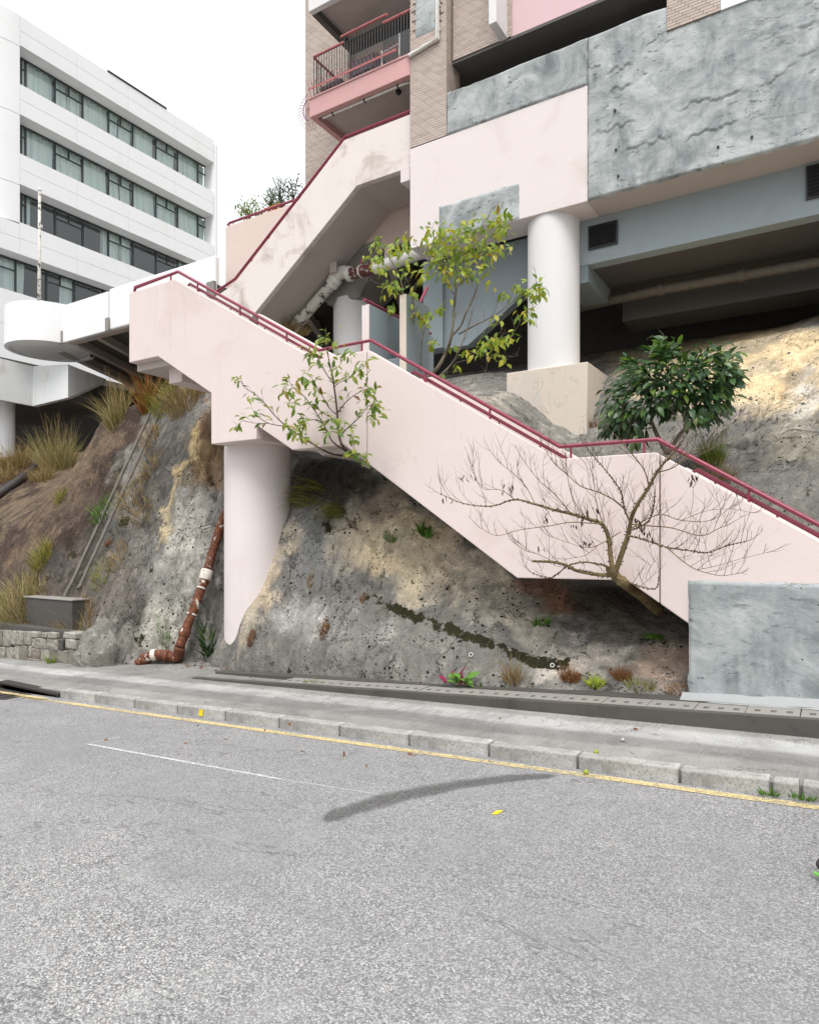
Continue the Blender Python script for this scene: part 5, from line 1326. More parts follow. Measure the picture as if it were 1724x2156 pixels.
for z in LIN + [8.4]: MB().box(XF - 5.8, XF - 1.2, YLO, YRE - 1, z + .2, z + .5).build('floor_slab', M['dark_room'], wb)
# rounded corner tower on the left, hung over the lower floor
Rr = 2.6
pl = [(XF - .9, YL - .001)] + [(XF - Rr + Rr * math.cos(a), YL - .001 - Rr * math.sin(a)) for a in np.linspace(0, math.pi / 2, 18)] + [(XF - 16, YL - Rr), (XF - 16, YL - .001)]
zs_ = [SIL[2] - .06, 17.0, 20.35, 23.6, ROOF + .02]
for c, d in zip(zs_[:-1], zs_[1:]): MB().plan(pl, c + .012, d - .012).build('corner_tower', M['white'], wb, auto=40)
MB().plan([(x - .03 if i else x, y + .0) for i, (x, y) in enumerate(pl)], SIL[2], ROOF - .1).build('tower_core', M['white'], wb, auto=40) if False else None
MB().box(XF - .05, XF + .03, yv(632), yv(975), ROOF, ROOF + .10).build('roof_rail', M['iron'], wb)
# windows
def glass_mat():
    m, n, l, b = _new('tinted_glass')
    n.remove(b)
    t = n.new('ShaderNodeBsdfTransparent'); t.inputs[0].default_value = (0.90, 0.97, 0.95, 1)
    g = n.new('ShaderNodeBsdfGlossy'); g.inputs['Roughness'].default_value = 0.02; g.inputs[0].default_value = (0.9, 0.95, 0.95, 1)
    f = n.new('ShaderNodeFresnel'); f.inputs[0].default_value = 1.5
    ms = n.new('ShaderNodeMixShader'); ad = math_(n, l, 'ADD', f.outputs[0], 0.07); l.new(ad, ms.inputs[0]); l.new(t.outputs[0], ms.inputs[1]); l.new(g.outputs[0], ms.inputs[2])
    l.new(ms.outputs[0], n['Material Output'].inputs['Surface'])
    return m
M['glass'] = glass_mat()
def curtain_mat():
    m, n, l, b = _new('pale_curtain')
    f = noise(n, l, coords(n, l, (1, 1, .15)), 5, 3)
    l.new(ramp(n, l, f, [(.3, (.80, .87, .85)), (.7, (.90, .94, .92))]), b.inputs['Base Color']); b.inputs['Roughness'].default_value = .9
    return m
M['curtain'] = curtain_mat()
def curtain(y0, y1, z0, z1, par, seed):
    rr = random.Random(seed); N = max(8, int((y1 - y0) / .035)); mb = MB()
    ph = [rr.uniform(0, 6) for _ in range(4)]; lean = rr.uniform(-.12, .12)
    for i in range(N + 1):
        y = y0 + (y1 - y0) * i / N
        w = .05 * math.sin(y * 19 + ph[0]) + .035 * math.sin(y * 33 + ph[1]) + .02 * math.sin(y * 7 + ph[2])
        mb.v += [(XWN - .16 + w, y, z1), (XWN - .16 + w * 1.1, y + lean * .4, (z0 + z1) / 2), (XWN - .16 + w * 1.3, y + lean, z0 + .03 + .03 * math.sin(y * 3 + ph[3]))]
    for i in range(N):
        for j in range(2): mb.f.append((3*i+j, 3*i+3+j, 3*i+4+j, 3*i+1+j))
    mb.build('curtain', M['curtain'], par, smooth=True)
def window(y0, y1, z0, z1, kind, cur, seed):
    w = MB().box(XWN - .02, XWN + .06, y0, y0 + .05, z0, z1).build('window', M['frame'], wb)
    for s in ((y1 - .03, y1, z0, z1), (y0 + .06, y1 - .03, z0, z0 + .04), (y0 + .06, y1 - .03, z1 - .05, z1)):
        MB().box(XWN - .02, XWN + .055, s[0], s[1], s[2], s[3]).build('frame', M['frame'], w)
    zt_ = z0 + (z1 - z0) * .68
    if kind == 'v':
        MB().box(XWN - .02, XWN + .055, y0 + .06, y1 - .03, zt_, zt_ + .06).build('transom', M['frame'], w)
        ym = (y0 + y1) / 2
        if y1 - y0 > 1.0: MB().box(XWN - .02, XWN + .055, ym - .035, ym + .035, zt_ + .06, z1 - .05).build('mullion', M['frame'], w)
    MB().face([(XWN + .02, y0 + .09, z0 + .05), (XWN + .02, y1 - .05, z0 + .05), (XWN + .02, y1 - .05, z1 - .07), (XWN + .02, y0 + .09, z1 - .07)]).build('pane', M['glass'], w)
    for (a, b) in cur: curtain(y0 + (y1 - y0) * a, y0 + (y1 - y0) * b, z0, z1 - .04, w, seed + int(a * 10))
zx = [122, 148, 320, 482, 633, 775, 910, 1037, 1155, 1205]
full = [(0.02, 0.98)]; op = [(0.02, 0.47), (0.53, 0.98)]
CU = [[full]*9, [full]*9, [full, [(0, .22)], [], [(.78, 1)], op, [], [], full, full], None]
CU[0] = [full, full, op, full, op, full, full, [(0.02, .36), (.38, .98)], full]
CU[1] = [full, full, full, full, op, full, full, full, full]
for r_ in range(3):
    for k in range(9):
        window(yv(zx[k], XWN), yv(zx[k+1], XWN), SIL[r_] + .02, LIN[r_] - .02, 'v' if k in (0, 2, 4, 6, 8) else 'f', CU[r_][k], r_ * 50 + k)
z4 = [-70, -20, 90, 268, 432, 600, 740, 860, 990, 1120]
cu4 = [full, full, [(0, .35)], [(.55, 1)], [], [(0, .4)], full, [], full]
for k in range(9): window(yv(z4[k], XWN), yv(z4[k+1], XWN), SIL[3] + .02, LIN[3] - .02, 'v' if k in (1, 3, 5, 7) else 'f', cu4[k], 300 + k)
MB().box(XWN - .05, XWN + .1, yv(1205, XWN), YRC - .004, SIL[3], LIN[0]).build('window_return', M['white'], wb)
MB().box(XWN - .1, XWN + .08, YLO, yv(-70, XWN), SIL[3], LIN[3]).build('window_return', M['white'], wb)
# recessed ground floor with a white door surround
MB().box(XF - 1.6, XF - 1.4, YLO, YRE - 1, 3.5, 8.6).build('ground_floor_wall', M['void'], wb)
a = wx(8, 640, -30)
MB().box(XF - 1.4, XF - .1, YLO, YL - 3.4, 4, 8.6).build('ground_floor_pier', M['white'], wb)

# ---------------------------------------------------------------- raised deck with drum end
YD = 14.0
dz0 = wy(131, 722, YD).z; dzt = (wy(165, 633, YD).z + wy(440, 540, YD).z) / 2
dxe = wy(452, 536, YD).x; dx0 = wy(131, 720, YD).x; dxm = wy(228, 690, YD).x
dk = thing('footbridge_deck', (dx0, YD, dz0), 'white raised deck with round drum end and ribbed underside', 'footbridge')
MB().box(dx0, dxm - .01, YD, YD + .16, dz0, dzt - .04).build('parapet', M['white'], dk, bevel=.02)
MB().box(dxm + .01, dxe, YD + .03, YD + .20, dz0 + .02, dzt + .04).build('parapet', M['white'], dk, bevel=.05, seg=3)
MB().box(dxm - .1, dxm + .08, YD - .05, YD + .01, dz0 - .03, dz0 + .42).build('downspout', M['concrete'], dk, bevel=.01)
MB().box(dx0 - .10, dx0 + .06, YD - .05, YD + .02, dz0 - .03, dz0 + .42).build('downspout', M['concrete'], dk, bevel=.01)
MB().box(dxe - .3, dxe + .02, YD - .05, YD + .05, dz0 + .15, dz0 + .62).build('downspout', M['concrete'], dk, bevel=.01)
MB().box(dxe + .3, tx0 + .1, YD + 1.2, YD + 1.4, dz0, dzt + .9).build('link_wall', M['white'], dk)
dcx, dcy, dr_ = dx0 - 1.42, YD + .42, 1.5
mb = MB(); N = 48
for i in range(N + 1):
    a = R(8) - R(300) * i / N
    c_, s_ = math.cos(a), math.sin(a)
    mb.v += [(dcx + dr_*c_, dcy + dr_*s_, dz0), (dcx + dr_*c_, dcy + dr_*s_, dzt + .03), (dcx + (dr_-.16)*c_, dcy + (dr_-.16)*s_, dzt + .03), (dcx + (dr_-.16)*c_, dcy + (dr_-.16)*s_, dz0)]
for i in range(N):
    for j in range(4): mb.f.append((4*i+j, 4*i+4+j, 4*i+4+(j+1) % 4, 4*i+(j+1) % 4))
mb.build('drum', M['white'], dk, auto=40)
MB().cyl(dcx, dcy, dr_ - .16, dz0 + .04, dz0 + .3, 40).build('drum_floor', M['white'], dk)
sk = Vector((-.46, .89, 0)); L = 14.5
def slanted(x, w, z0, z1, nm, mat, y0=YD + .1, l_=L):
    p = Vector((x, y0, 0)); q = p + sk * l_
    MB().plan([(p.x - w/2, p.y), (p.x + w/2, p.y), (q.x + w/2, q.y), (q.x - w/2, q.y)], z0, z1).build(nm, mat, dk)
MB().plan([(dx0 - 1.45, YD + .5), (dx0, YD + .1), (dxe, YD + .1), (dxe, YD + 13), (dx0 - 1.45 - .517 * 12.5, YD + 13)], dz0 + .3, dz0 + .55).build('slab', M['soffit_dark'], dk)
slanted(dx0 - 1.3, .34, dz0 + .01, dz0 + .31, 'rib', M['soffit'], YD + .7)
slanted(dx0 + .1, .22, dz0 + .03, dz0 + .31, 'rib', M['soffit'], YD + .45)
for k in range(9): slanted(dx0 + 1.6 + k * 1.75, .22, dz0 + .03, dz0 + .31, 'rib', M['soffit'], YD + .17)
MB().box(dx0 - .1, dxe, YD + .161, YD + .42, dz0 + .005, dz0 + .31).build('edge_beam', M['soffit'], dk)
# lower faceted balcony on its white column
kS = .92
def pz_(u, t): d = ray(u, 900); return Vector((d.x * t * kS, d.y * t * kS, 0))
Pn = [pz_(-60, 25.2), pz_(0, 26), pz_(70, 27.2), pz_(144, 26.9), pz_(220, 29.2)]
lb = thing('lower_balcony', Pn[2], 'rust streaked white faceted balcony below the drum ended deck', 'balcony')
zt4, zb4 = 7.0 * kS, 5.42 * kS
inn = [p + Vector((-.35, .5, 0)).normalized() * .25 for p in Pn]
for i in range(4):
    a, b = Pn[i], Pn[i+1]; ai, bi = inn[i], inn[i+1]
    zb_a, zb_b = (zb4, zb4) if i < 3 else (zb4 + .25, 6.86 * kS)
    if i == 2: zb_b = zb4 + .25
    mb = MB(); mb.v = [(a.x,a.y,zb_a),(b.x,b.y,zb_b),(bi.x,bi.y,zb_b),(ai.x,ai.y,zb_a),(a.x,a.y,zt4),(b.x,b.y,zt4),(bi.x,bi.y,zt4),(ai.x,ai.y,zt4)]
    mb.f = [(0,3,2,1),(4,5,6,7),(0,1,5,4),(1,2,6,5),(2,3,7,6),(3,0,4,7)]
    mb.build('parapet_facet', M['white_rust'], lb)
MB().plan([(p.x, p.y) for p in inn] + [(inn[-1].x - 6, inn[-1].y + 1), (inn[0].x - 6, inn[0].y)], zb4 + .26, zb4 + .5).build('slab', M['soffit_dark'], lb)
cpos = pz_(14, 27.4)
MB().cyl(cpos.x, cpos.y, .29, 2.0, zb4 + .27, 32).build('column', M['white'], lb, auto=30)
# near-black wall closing the undercroft, its colour standing in for deep shade
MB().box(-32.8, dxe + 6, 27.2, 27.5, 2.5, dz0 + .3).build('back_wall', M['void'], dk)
# flagpole with peeling paint
fp = wy(83, 640, YD + .7); 
fl = thing('flagpole', (fp.x, fp.y, dz0 + .3), 'white flagpole with peeling paint standing on the drum', 'flagpole')
pt = wy(84, 402, YD + .7)
MB().tube([(fp.x, fp.y, dz0 + .2), (pt.x, pt.y, pt.z)], [.075, .05], 12).build('pole', M['flake_white'], fl, smooth=True)
bm = bmesh.new(); bmesh.ops.create_uvsphere(bm, u_segments=12, v_segments=8, radius=.075); m_ = bpy.data.meshes.new('finial'); bm.to_mesh(m_); bm.free()
obj('finial', m_, M['white_metal'], fl, loc=(pt.x, pt.y, pt.z + .04))
q = wy(86, 478, YD + .65); MB().box(q.x - .03, q.x + .12, q.y - .03, q.y + .03, q.z - .08, q.z + .05).build('cleat', M['flake_white'], fl)
# ================================================================ PIPES
def smooth_path(pts, n=6):
    P = [Vector(p) for p in pts]; out = []
    for i in range(len(P) - 1):
        p0, p1, p2, p3 = P[max(i-1, 0)], P[i], P[i+1], P[min(i+2, len(P)-1)]
        for k in range(n):
            t = k / n
            out.append(0.5 * ((2*p1) + (p2-p0)*t + (2*p0-5*p1+4*p2-p3)*t*t + (3*p1-p0-3*p2+p3)*t*t*t))
    out.append(P[-1]); return out
def collar(p, d, r, L, par, mat, name='collar'):
    d = d.normalized(); MB().tube([p - d*L/2, p - d*L*.42, p + d*L*.42, p + d*L/2], [r*.93, r, r, r*.93], 20).build(name, mat, par, auto=50)
YPp = 14.45
pw_ = thing('drain_pipe', wy(607, 705, YPp), 'flaking white drain pipe bent under the upper stair soffit', 'pipe')
l0, l1 = wy(585, 730, YPp), wy(702, 594, YPp)
MB().tube([l0, l1], 0.145, 20).build('inclined_length', M['flake_white'], pw_, auto=50)
e = [l1, wy(711, 580, YPp), wy(722, 573, YPp), wy(737, 575, YPp - .1)]
MB().tube(smooth_path(e), 0.165, 20).build('elbow', M['pipe_white'], pw_, smooth=True)
hz0, hz1, hz2 = wy(737, 577, YPp - .1), wy(790, 565, YPp - .25), wy(900, 528, YPp - .5)
MB().tube([hz0, hz1], 0.15, 20).build('red_length', M['redband'], pw_, auto=50)
MB().tube([hz1, hz2], 0.152, 20).build('level_length', M['pipe_white'], pw_, auto=50)
dd = l1 - l0
collar(wy(706, 588, YPp), dd, .195, .16, pw_, M['pipe_white']); collar(wy(700, 597, YPp), dd, .18, .12, pw_, M['pipe_white'])
collar(wy(633, 673, YPp), dd, .175, .18, pw_, M['flake_white']); collar(hz0, hz1 - hz0, .185, .14, pw_, M['pipe_white'])
collar(wy(762, 571, YPp - .17), hz1 - hz0, .165, .05, pw_, M['pipe_white'])
collar(wy(835, 549, YPp - .36), hz2 - hz1, .175, .2, pw_, M['pipe_white'])
MB().tube([wy(760, 560, YPp - .17), wy(760, 545, YPp - .17)], .018, 6).build('hanger', M['rail_pink'], pw_)
MB().tube([wy(690, 590, YPp), wy(684, 582, YPp)], .03, 6).build('bracket', M['concrete'], pw_)
# rusted pipe beside the round column
rp_ = thing('rusty_pipe', wy(400, 1370, 7.9), 'rust red pipe with flaking white paint climbing beside the round column', 'pipe')
YR = 8.05
pa = [hit(u_, v_) + gnormal(hit(u_, v_).x, hit(u_, v_).y) * .13 + Vector((0, -.05, 0)) for u_, v_ in ((486, 1078), (472, 1110), (440, 1225), (400, 1362))]
pa[3] = pa[3] + Vector((0, -.12, 0))
def up_(p): return Vector((p.x, p.y, p.z))
pa = [up_(p) for p in pa]
MB().tube(smooth_path([pa[0], pa[1], pa[2]], 4), .076, 18).build('upper_length', M['rust'], rp_, smooth=True)
MB().tube([pa[2], pa[3]], .077, 18).build('lower_length', M['rust'], rp_, auto=50)
collar(pa[2] + (pa[1]-pa[2]).normalized() * .1, pa[1] - pa[2], .105, .18, rp_, M['rust_white'])
for t in (.12, .52): collar(pa[2].lerp(pa[3], t), pa[3] - pa[2], .088, .03, rp_, M['rust_white'], 'clamp')
collar(pa[2].lerp(pa[3], .8), pa[3] - pa[2], .095, .12, rp_, M['rust'])
gh = lambda u_, v_: (lambda q: Vector((q.x, q.y - .16, q.z)))(hit(u_, v_))
el = [pa[3]] + [gh(*q) for q in ((390, 1380), (368, 1378), (342, 1376), (320, 1386), (305, 1396))]
MB().tube(smooth_path(el, 4), [.09] * 4 + [.085] * 13 + [.072] * 4, 16).build('foot_bend', M['rust'], rp_, smooth=True)
for i in (2, 3, 4): collar(el[i], el[min(i+1, 5)] - el[i-1], .10, .08, rp_, M['rust'] if i != 3 else M['rust_white'], 'clamp')
# ================================================================ PLANTS
def leaf_mesh(name, L=1.0, W=0.36, fold=0.12, droop=0.18, mat=None, n=4):
    mb = MB()
    prof = [0, .62, 1.0, .78, .0] if n == 4 else [0, .8, 1, .9, .6, 0]
    k = len(prof)
    for i, w in enumerate(prof):
        t = i / (k - 1); z = -droop * t * t
        if w == 0: mb.v.append((0, t * L, z))
        else: mb.v += [(-w*W/2, t*L, z + fold*w*W), (0, t*L, z), (w*W/2, t*L, z + fold*w*W)]
    mb.f = [(0, 2, 1), (0, 3, 2)]
    b = 1
    for i in range(1, k - 2):
        mb.f += [(b, b+1, b+4, b+3), (b+1, b+2, b+5, b+4)]; b += 3
    mb.f += [(b, b+1, b+3), (b+1, b+2, b+3)]
    m = mb.mesh(name, True); m.materials.append(mat); return m
def leaf_matrix(p, d, size, rr, droop=0.3):
    d = Vector(d).normalized()
    y = (d + Vector((rr.uniform(-.5, .5), rr.uniform(-.5, .5), rr.uniform(-.5, .3) - droop))).normalized()
    upv = (Vector((0, 0, 1)) + Vector((rr.uniform(-.8, .8), rr.uniform(-1.1, .3), rr.uniform(-.2, .2))))
    x = y.cross(upv).normalized(); z = x.cross(y)
    s = size * rr.uniform(.7, 1.2)
    return Matrix(((x.x*s, y.x*s, z.x*s, p.x), (x.y*s, y.y*s, z.y*s, p.y), (x.z*s, y.z*s, z.z*s, p.z), (0, 0, 0, 1)))
class Plant:
    def __init__(s, name, base, label, cat, seed, group=None):
        s.root = thing(name, base, label, cat, group); s.base = Vector(base); s.rr = random.Random(seed); s.leaves = []; s.tips = []
    def limb(s, mb, pts, r0, r1, seg=6, n=5):
        P = smooth_path(pts, n); N = len(P)
        mb.tube(P, [r0 + (r1 - r0) * (i / (N-1)) for i in range(N)], seg); return P
    def twig(s, mb, p, d, L, r, depth=0, curl=0.5, split=3, keep=None):
        rr = s.rr; P = [p]; cur = Vector(d).normalized(); q = Vector(p)
        n = 5
        for i in range(n):
            cur = (cur + Vector((rr.uniform(-.22, .22), rr.uniform(-.22, .22), rr.uniform(-.15, .22) + curl * .25))).normalized()
            q = q + cur * (L / n)
            if keep: q = keep(q)
            P.append(q)
        mb.tube(P, [r * (1 - .55 * i / n) for i in range(n + 1)], 4 if r < .006 else 5)
        s.tips.append((P[-1], cur))
        if depth > 0:
            for k in range(split):
                i = rr.randint(1, n - 1); dd = (P[i+1] - P[i]).normalized()
                side = dd.orthogonal().normalized(); side.rotate(Quaternion(dd, rr.uniform(0, 6.283)))
                side.y *= .5
                s.twig(mb, P[i], (dd * .8 + side * rr.uniform(.6, 1.0)).normalized(), L * rr.uniform(.35, .65), r * .6, depth - 1, curl, split, keep)
        return P
    def put_leaves(s, meshes, mat, cap=300):
        for i, m in enumerate(s.leaves[:cap]):
            o = bpy.data.objects.new('leaf', s.rr.choice(meshes)); col.objects.link(o); o.parent = s.root
            mm = m.copy(); mm.translation = mm.translation - s.base; o.matrix_local = mm
        if len(s.leaves) > cap:
            mb = MB()
            for m in s.leaves[cap:]:
                me = s.rr.choice(meshes); n = len(mb.v)
                mb.v += [tuple(m @ v.co) for v in me.vertices]; mb.f += [tuple(n + i for i in p.vertices) for p in me.polygons]
            o = mb.build('leaves', mat, s.root, smooth=True); o['kind'] = 'stuff'
# ---- leafy sapling in front of the stair
def zf(ox, oy, sc):
    return lambda x, y: ((ox + x / sc) * .6896, (oy + y / sc) * .6896)
z1 = zf(700, 950, 3.1345)
sp = Plant('leafy_sapling', wy(*z1(1180, 1400), 8.0), 'thin olive leaved sapling growing out under the middle stair landing', 'sapling', 11)
def path(zfn, pts, y0, y1, jit=.04, rr=rnd):
    out = []
    for i, p in enumerate(pts):
        t = i / max(1, len(pts) - 1); Y_ = y0 + (y1 - y0) * t + rr.uniform(-jit, jit); q = wy(*zfn(*p), Y_)
        if 7.0 < Y_ < 8.6 and -10 < q.x < 1 and q.z > line_z(BOT, q.x) - .06: q = wy(*zfn(*p), min(Y_, 7.30))   # stay in front of the stair face
        out.append(q)
    return out
stems = [([(1200,1400),(1100,1310),(1060,1230),(1040,1130),(1035,1000),(1020,850),(1000,700),(985,600),(950,450),(935,300),(925,255)], 7.75, 6.9, .019, .004),
 ([(1190,1400),(1000,1370),(900,1330),(780,1260),(690,1200),(600,1140),(520,1080),(420,980),(330,870),(240,790),(160,740),(110,650)], 7.7, 6.7, .015, .003),
 ([(1130,1350),(1000,1260),(950,1180),(900,1080),(850,1000),(780,900),(720,820),(640,760),(570,665)], 7.5, 6.7, .012, .003),
 ([(1040,1000),(960,930),(900,830),(850,740),(800,650)], 7.1, 7.0, .008, .003), ([(1035,980),(1090,900),(1150,840),(1220,790),(1320,740)], 7.1, 6.8, .008, .003),
 ([(1060,1200),(1120,1130),(1200,1060),(1260,1000),(1330,910),(1380,900)], 7.2, 6.7, .009, .003), ([(1000,700),(930,600),(880,520),(840,440),(790,400)], 7.0, 6.8, .007, .003),
 ([(1010,720),(1060,680),(1150,640),(1230,560),(1280,520)], 7.0, 6.7, .006, .0025), ([(520,1100),(380,1075),(270,1010),(250,980)], 6.9, 6.7, .006, .0025), ([(380,1075),(230,1070),(130,1050),(90,1090)], 6.85, 6.7, .004, .002),
 ([(1040,1080),(960,1010),(880,960),(800,880)], 7.1, 6.8, .007, .003), ([(900,1080),(820,1040),(740,1050),(700,1060)], 7.0, 6.8, .006, .003), ([(1150,1400),(1200,1340),(1180,1230),(1200,1210)], 7.5, 6.9, .005, .003), ([(1180,1400),(1230,1370),(1290,1390)], 7.4, 7.0, .004, .002)]
mbs = [];
lf = [leaf_mesh('leaf', 1, .40, .14, .2 + .1*i, M['leaf_o']) for i in range(3)]
for pts, ya_, yb_, r0, r1 in stems:
    mb = MB(); P = sp.limb(mb, path(z1, pts, ya_, yb_, .03), r0, r1, 6)
    N = len(P)
    for i in range(int(N * .22), N, 2):
        if sp.rr.random() < .72:
            d = (P[min(i+1, N-1)] - P[i-1]).normalized(); side = Vector((sp.rr.uniform(-1, 1), sp.rr.uniform(-.7, .3), sp.rr.uniform(-.2, 1)))
            T = sp.twig(mb, P[i], (d + side), sp.rr.uniform(.05, .16), .0024, 0, .2)
            if sp.rr.random() < .8:
                for k in range(sp.rr.randint(1, 3)): sp.leaves.append(leaf_matrix(T[sp.rr.randint(2, 5)], (T[5] - T[0]), .115, sp.rr))
    d = (P[-1] - P[-3])
    for k in range(6): sp.leaves.append(leaf_matrix(P[-1] + Vector((sp.rr.uniform(-.04, .04), sp.rr.uniform(-.05, .05), sp.rr.uniform(-.05, .03))), d + Vector((sp.rr.uniform(-1, 1), sp.rr.uniform(-1, .5), 0)) * .1, .12, sp.rr))
    mb.build('stem', M['bark_d'], sp.root, smooth=True)
for (x, y, r_, c) in ((1370,760,70,12),(1390,900,75,16),(1390,1000,50,9),(1100,1080,60,10),(960,1060,60,8),(640,1160,70,11),(560,1090,60,8),(540,770,60,9),(620,740,40,5),(930,240,70,9),(800,400,60,8),(1100,420,70,9),(1140,400,40,5),(840,490,40,4),(760,640,60,8),(1030,550,50,6),(1260,540,60,8),(1130,620,40,4),(820,780,60,8),(720,1060,40,5),(600,890,50,7),(80,650,30,4),(200,820,40,5),(900,1240,50,6),(700,1190,50,7),(950,1170,50,7),(1200,1380,50,7),(1180,510,0,0)):
    for k in range(int(c * 1.35)):
        p = wy(*z1(x + sp.rr.gauss(0, r_*.6), y + sp.rr.gauss(0, r_*.6)), sp.rr.uniform(6.6, 7.1)); sp.leaves.append(leaf_matrix(p, Vector((sp.rr.uniform(-1, 1), sp.rr.uniform(-.8, .2), sp.rr.uniform(-.6, .4))), .12, sp.rr))
sp.rr.shuffle(sp.leaves); sp.put_leaves(lf, M['leaf_o'], 300)
# ---- taller tree behind the stair
z2 = zf(1000, 800, 2.4629)
tr = Plant('leafy_tree', wy(*z2(790, 860), 9.9), 'multi stemmed young tree with yellow green leaves behind the stair rail', 'tree', 23)
stems = [([(760,870),(830,790),(880,700),(920,600),(940,480),(950,350),(965,220),(975,130),(960,20),(950,-150)], .034, .008), ([(810,890),(930,770),(990,660),(1050,500),(1100,340)], .02, .006),
 ([(930,560),(1000,480),(1040,380),(1080,300),(1120,200),(1130,100),(1160,0),(1190,-160),(1180,-300)], .018, .005), ([(990,540),(1100,480),(1200,430),(1300,370),(1400,290),(1480,230),(1570,170)], .014, .004),
 ([(650,770),(600,640),(580,480),(570,330),(565,200),(530,90),(470,-20),(440,-60)], .018, .005), ([(640,760),(650,560),(650,400),(640,250),(650,200)], .014, .005), ([(700,820),(710,600),(740,480),(800,400)], .011, .004),
 ([(950,240),(880,120),(850,20),(830,-100),(800,-200)], .012, .004), ([(1040,700),(1120,670),(1200,600),(1300,570),(1400,560)], .008, .003), ([(960,60),(1040,-40),(1090,-140),(1160,-260),(1220,-360)], .01, .003), ([(960,200),(1060,100),(1100,-20)], .01, .004),
 ([(850,20),(760,-40),(680,-100)], .008, .003), ([(570,300),(500,190),(440,190)], .006, .003), ([(960,760),(1150,710),(1300,700),(1340,760)], .006, .002), ([(860,920),(1000,870),(1200,850)], .004, .002)]
lf2 = [leaf_mesh('leaf', 1, .44, .12, .2 + .12*i, M['leaf_y']) for i in range(3)]
for pts, r0, r1 in stems:
    mb = MB(); P = tr.limb(mb, path(z2, pts, 9.95, 9.7, .10), r0, r1, 7)
    N = len(P)
    for i in range(int(N * .3), N, 3):
        d = (P[min(i+1, N-1)] - P[i-1]).normalized(); side = Vector((tr.rr.uniform(-1, 1), tr.rr.uniform(-.8, .8), tr.rr.uniform(-.1, .9)))
        tr.twig(mb, P[i], (d + side), tr.rr.uniform(.12, .35), .004, 1, .2, 2)
    mb.build('stem', M['bark_g'], tr.root, smooth=True)
z3 = zf(800, 0, 1.9156)
BL = [(1010,1350,70,16),(1080,1400,80,22),(1180,1360,80,22),(1260,1330,70,18),(1330,1300,60,14),(1400,1260,50,12),(1410,1350,50,12),(1380,1430,60,16),(1280,1440,70,20),(1160,1460,80,24),(1050,1480,70,20),(1240,1520,80,22),(1150,1560,70,18),(1040,1560,70,16),(930,1600,50,10),(1100,1620,60,12),(1200,1600,50,10),(1000,1420,60,14),
      (680,1430,40,12),(670,1510,45,12),(700,1580,40,8),(840,1430,45,12),(780,1440,40,8),(740,1690,35,8),(780,1670,30,6),(1610,1680,40,14),(1520,1690,40,8),(830,1560,40,6)]
for (x, y, r_, c) in BL:
    for k in range(int(c * 2.1)):
        p = wy(*z3(x + tr.rr.gauss(0, r_*.62), y + tr.rr.gauss(0, r_*.62)), tr.rr.uniform(9.3, 10.3)); tr.leaves.append(leaf_matrix(p, Vector((tr.rr.uniform(-1, 1), tr.rr.uniform(-1, .2), tr.rr.uniform(-.8, .3))), .14, tr.rr))
for (x, y, r_, c) in [(470,180,30,8),(490,350,35,10),(640,240,40,10),(740,400,40,10),(690,400,35,8),(870,330,45,8),(1500,380,45,12),(1560,230,40,10),(1430,200,30,8),(1190,590,45,14),(1270,590,45,12),(1160,650,40,10),(1380,560,40,8),(1040,680,25,5),(930,630,25,4),(790,600,30,5),(1260,400,40,6),(990,790,20,3),(1340,770,15,2),(1300,700,30,4),(880,850,15,2),(1220,150,25,4),(1330,250,25,4)]:
    for k in range(int(c * 1.8)):
        p = wy(*z2(x + tr.rr.gauss(0, r_*.7), y + tr.rr.gauss(0, r_*.7)), tr.rr.uniform(9.4, 10.1)); tr.leaves.append(leaf_matrix(p, Vector((tr.rr.uniform(-1, 1), tr.rr.uniform(-1, .2), tr.rr.uniform(-.8, .2))), .138, tr.rr))
tr.rr.shuffle(tr.leaves); tr.put_leaves(lf2, M['leaf_y'], 300)
# ---- dark glossy tree behind the lower landing
z6 = zf(1500, 800, 1.724)
bs = Plant('dense_tree', wy(*z6(930, 1000), 10.0), 'round crowned tree with dense dark glossy leaves behind the lower landing', 'tree', 31)
lf3 = [leaf_mesh('leaf', 1, .42, .10, .25 + .15*i, M['leaf_d']) for i in range(3)]
for pts, r0, r1 in (([(925,1010),(880,930),(850,860),(830,790),(850,690),(900,560)], .035, .012), ([(925,1010),(990,910),(1050,840),(1100,740),(1180,620)], .033, .012), ([(850,860),(780,820),(720,760),(680,700)], .015, .006), ([(830,790),(930,700),(1000,600)], .014, .006), ([(850,870),(760,880),(700,850)], .01, .005)):
    mb = MB(); bs.limb(mb, path(z6, pts, 10.0, 10.2, .08), r0, r1, 7); mb.build('stem', M['bark_g'], bs.root, smooth=True)
for (x, y, r_, c) in [(900,480,65,30),(880,530,70,34),(1050,560,90,54),(1180,520,80,46),(1230,570,60,30),(780,620,75,44),(700,690,65,40),(850,650,85,54),(970,620,90,54),(1000,700,80,48),(1120,650,80,46),(1190,650,60,30),(660,780,55,34),(730,790,60,36),(690,860,55,30),(770,880,55,28),(800,780,50,22),(1060,790,50,22),(1120,780,55,26),(1180,750,45,18),(900,750,60,26),(740,560,40,14),(1260,600,40,14),(630,860,35,12)]:
    for k in range(int(c * 2.7)):
        x_, y_ = x + bs.rr.gauss(0, r_*.52), y + bs.rr.gauss(0, r_*.48)
        p = wy(*z6(x_, y_), bs.rr.uniform(9.5, 10.7)); cc_ = wy(*z6(930, 720), 10.1)
        d = (p - cc_).normalized() + Vector((bs.rr.uniform(-.6, .6), -.4 + bs.rr.uniform(-.6, .4), bs.rr.uniform(-.5, .3)))
        bs.leaves.append(leaf_matrix(p, d, .165, bs.rr, .2))
lm = leaf_mat('fresh_light_leaf', [(0, (.10, .22, .03)), (1, (.2, .32, .05))], .3)
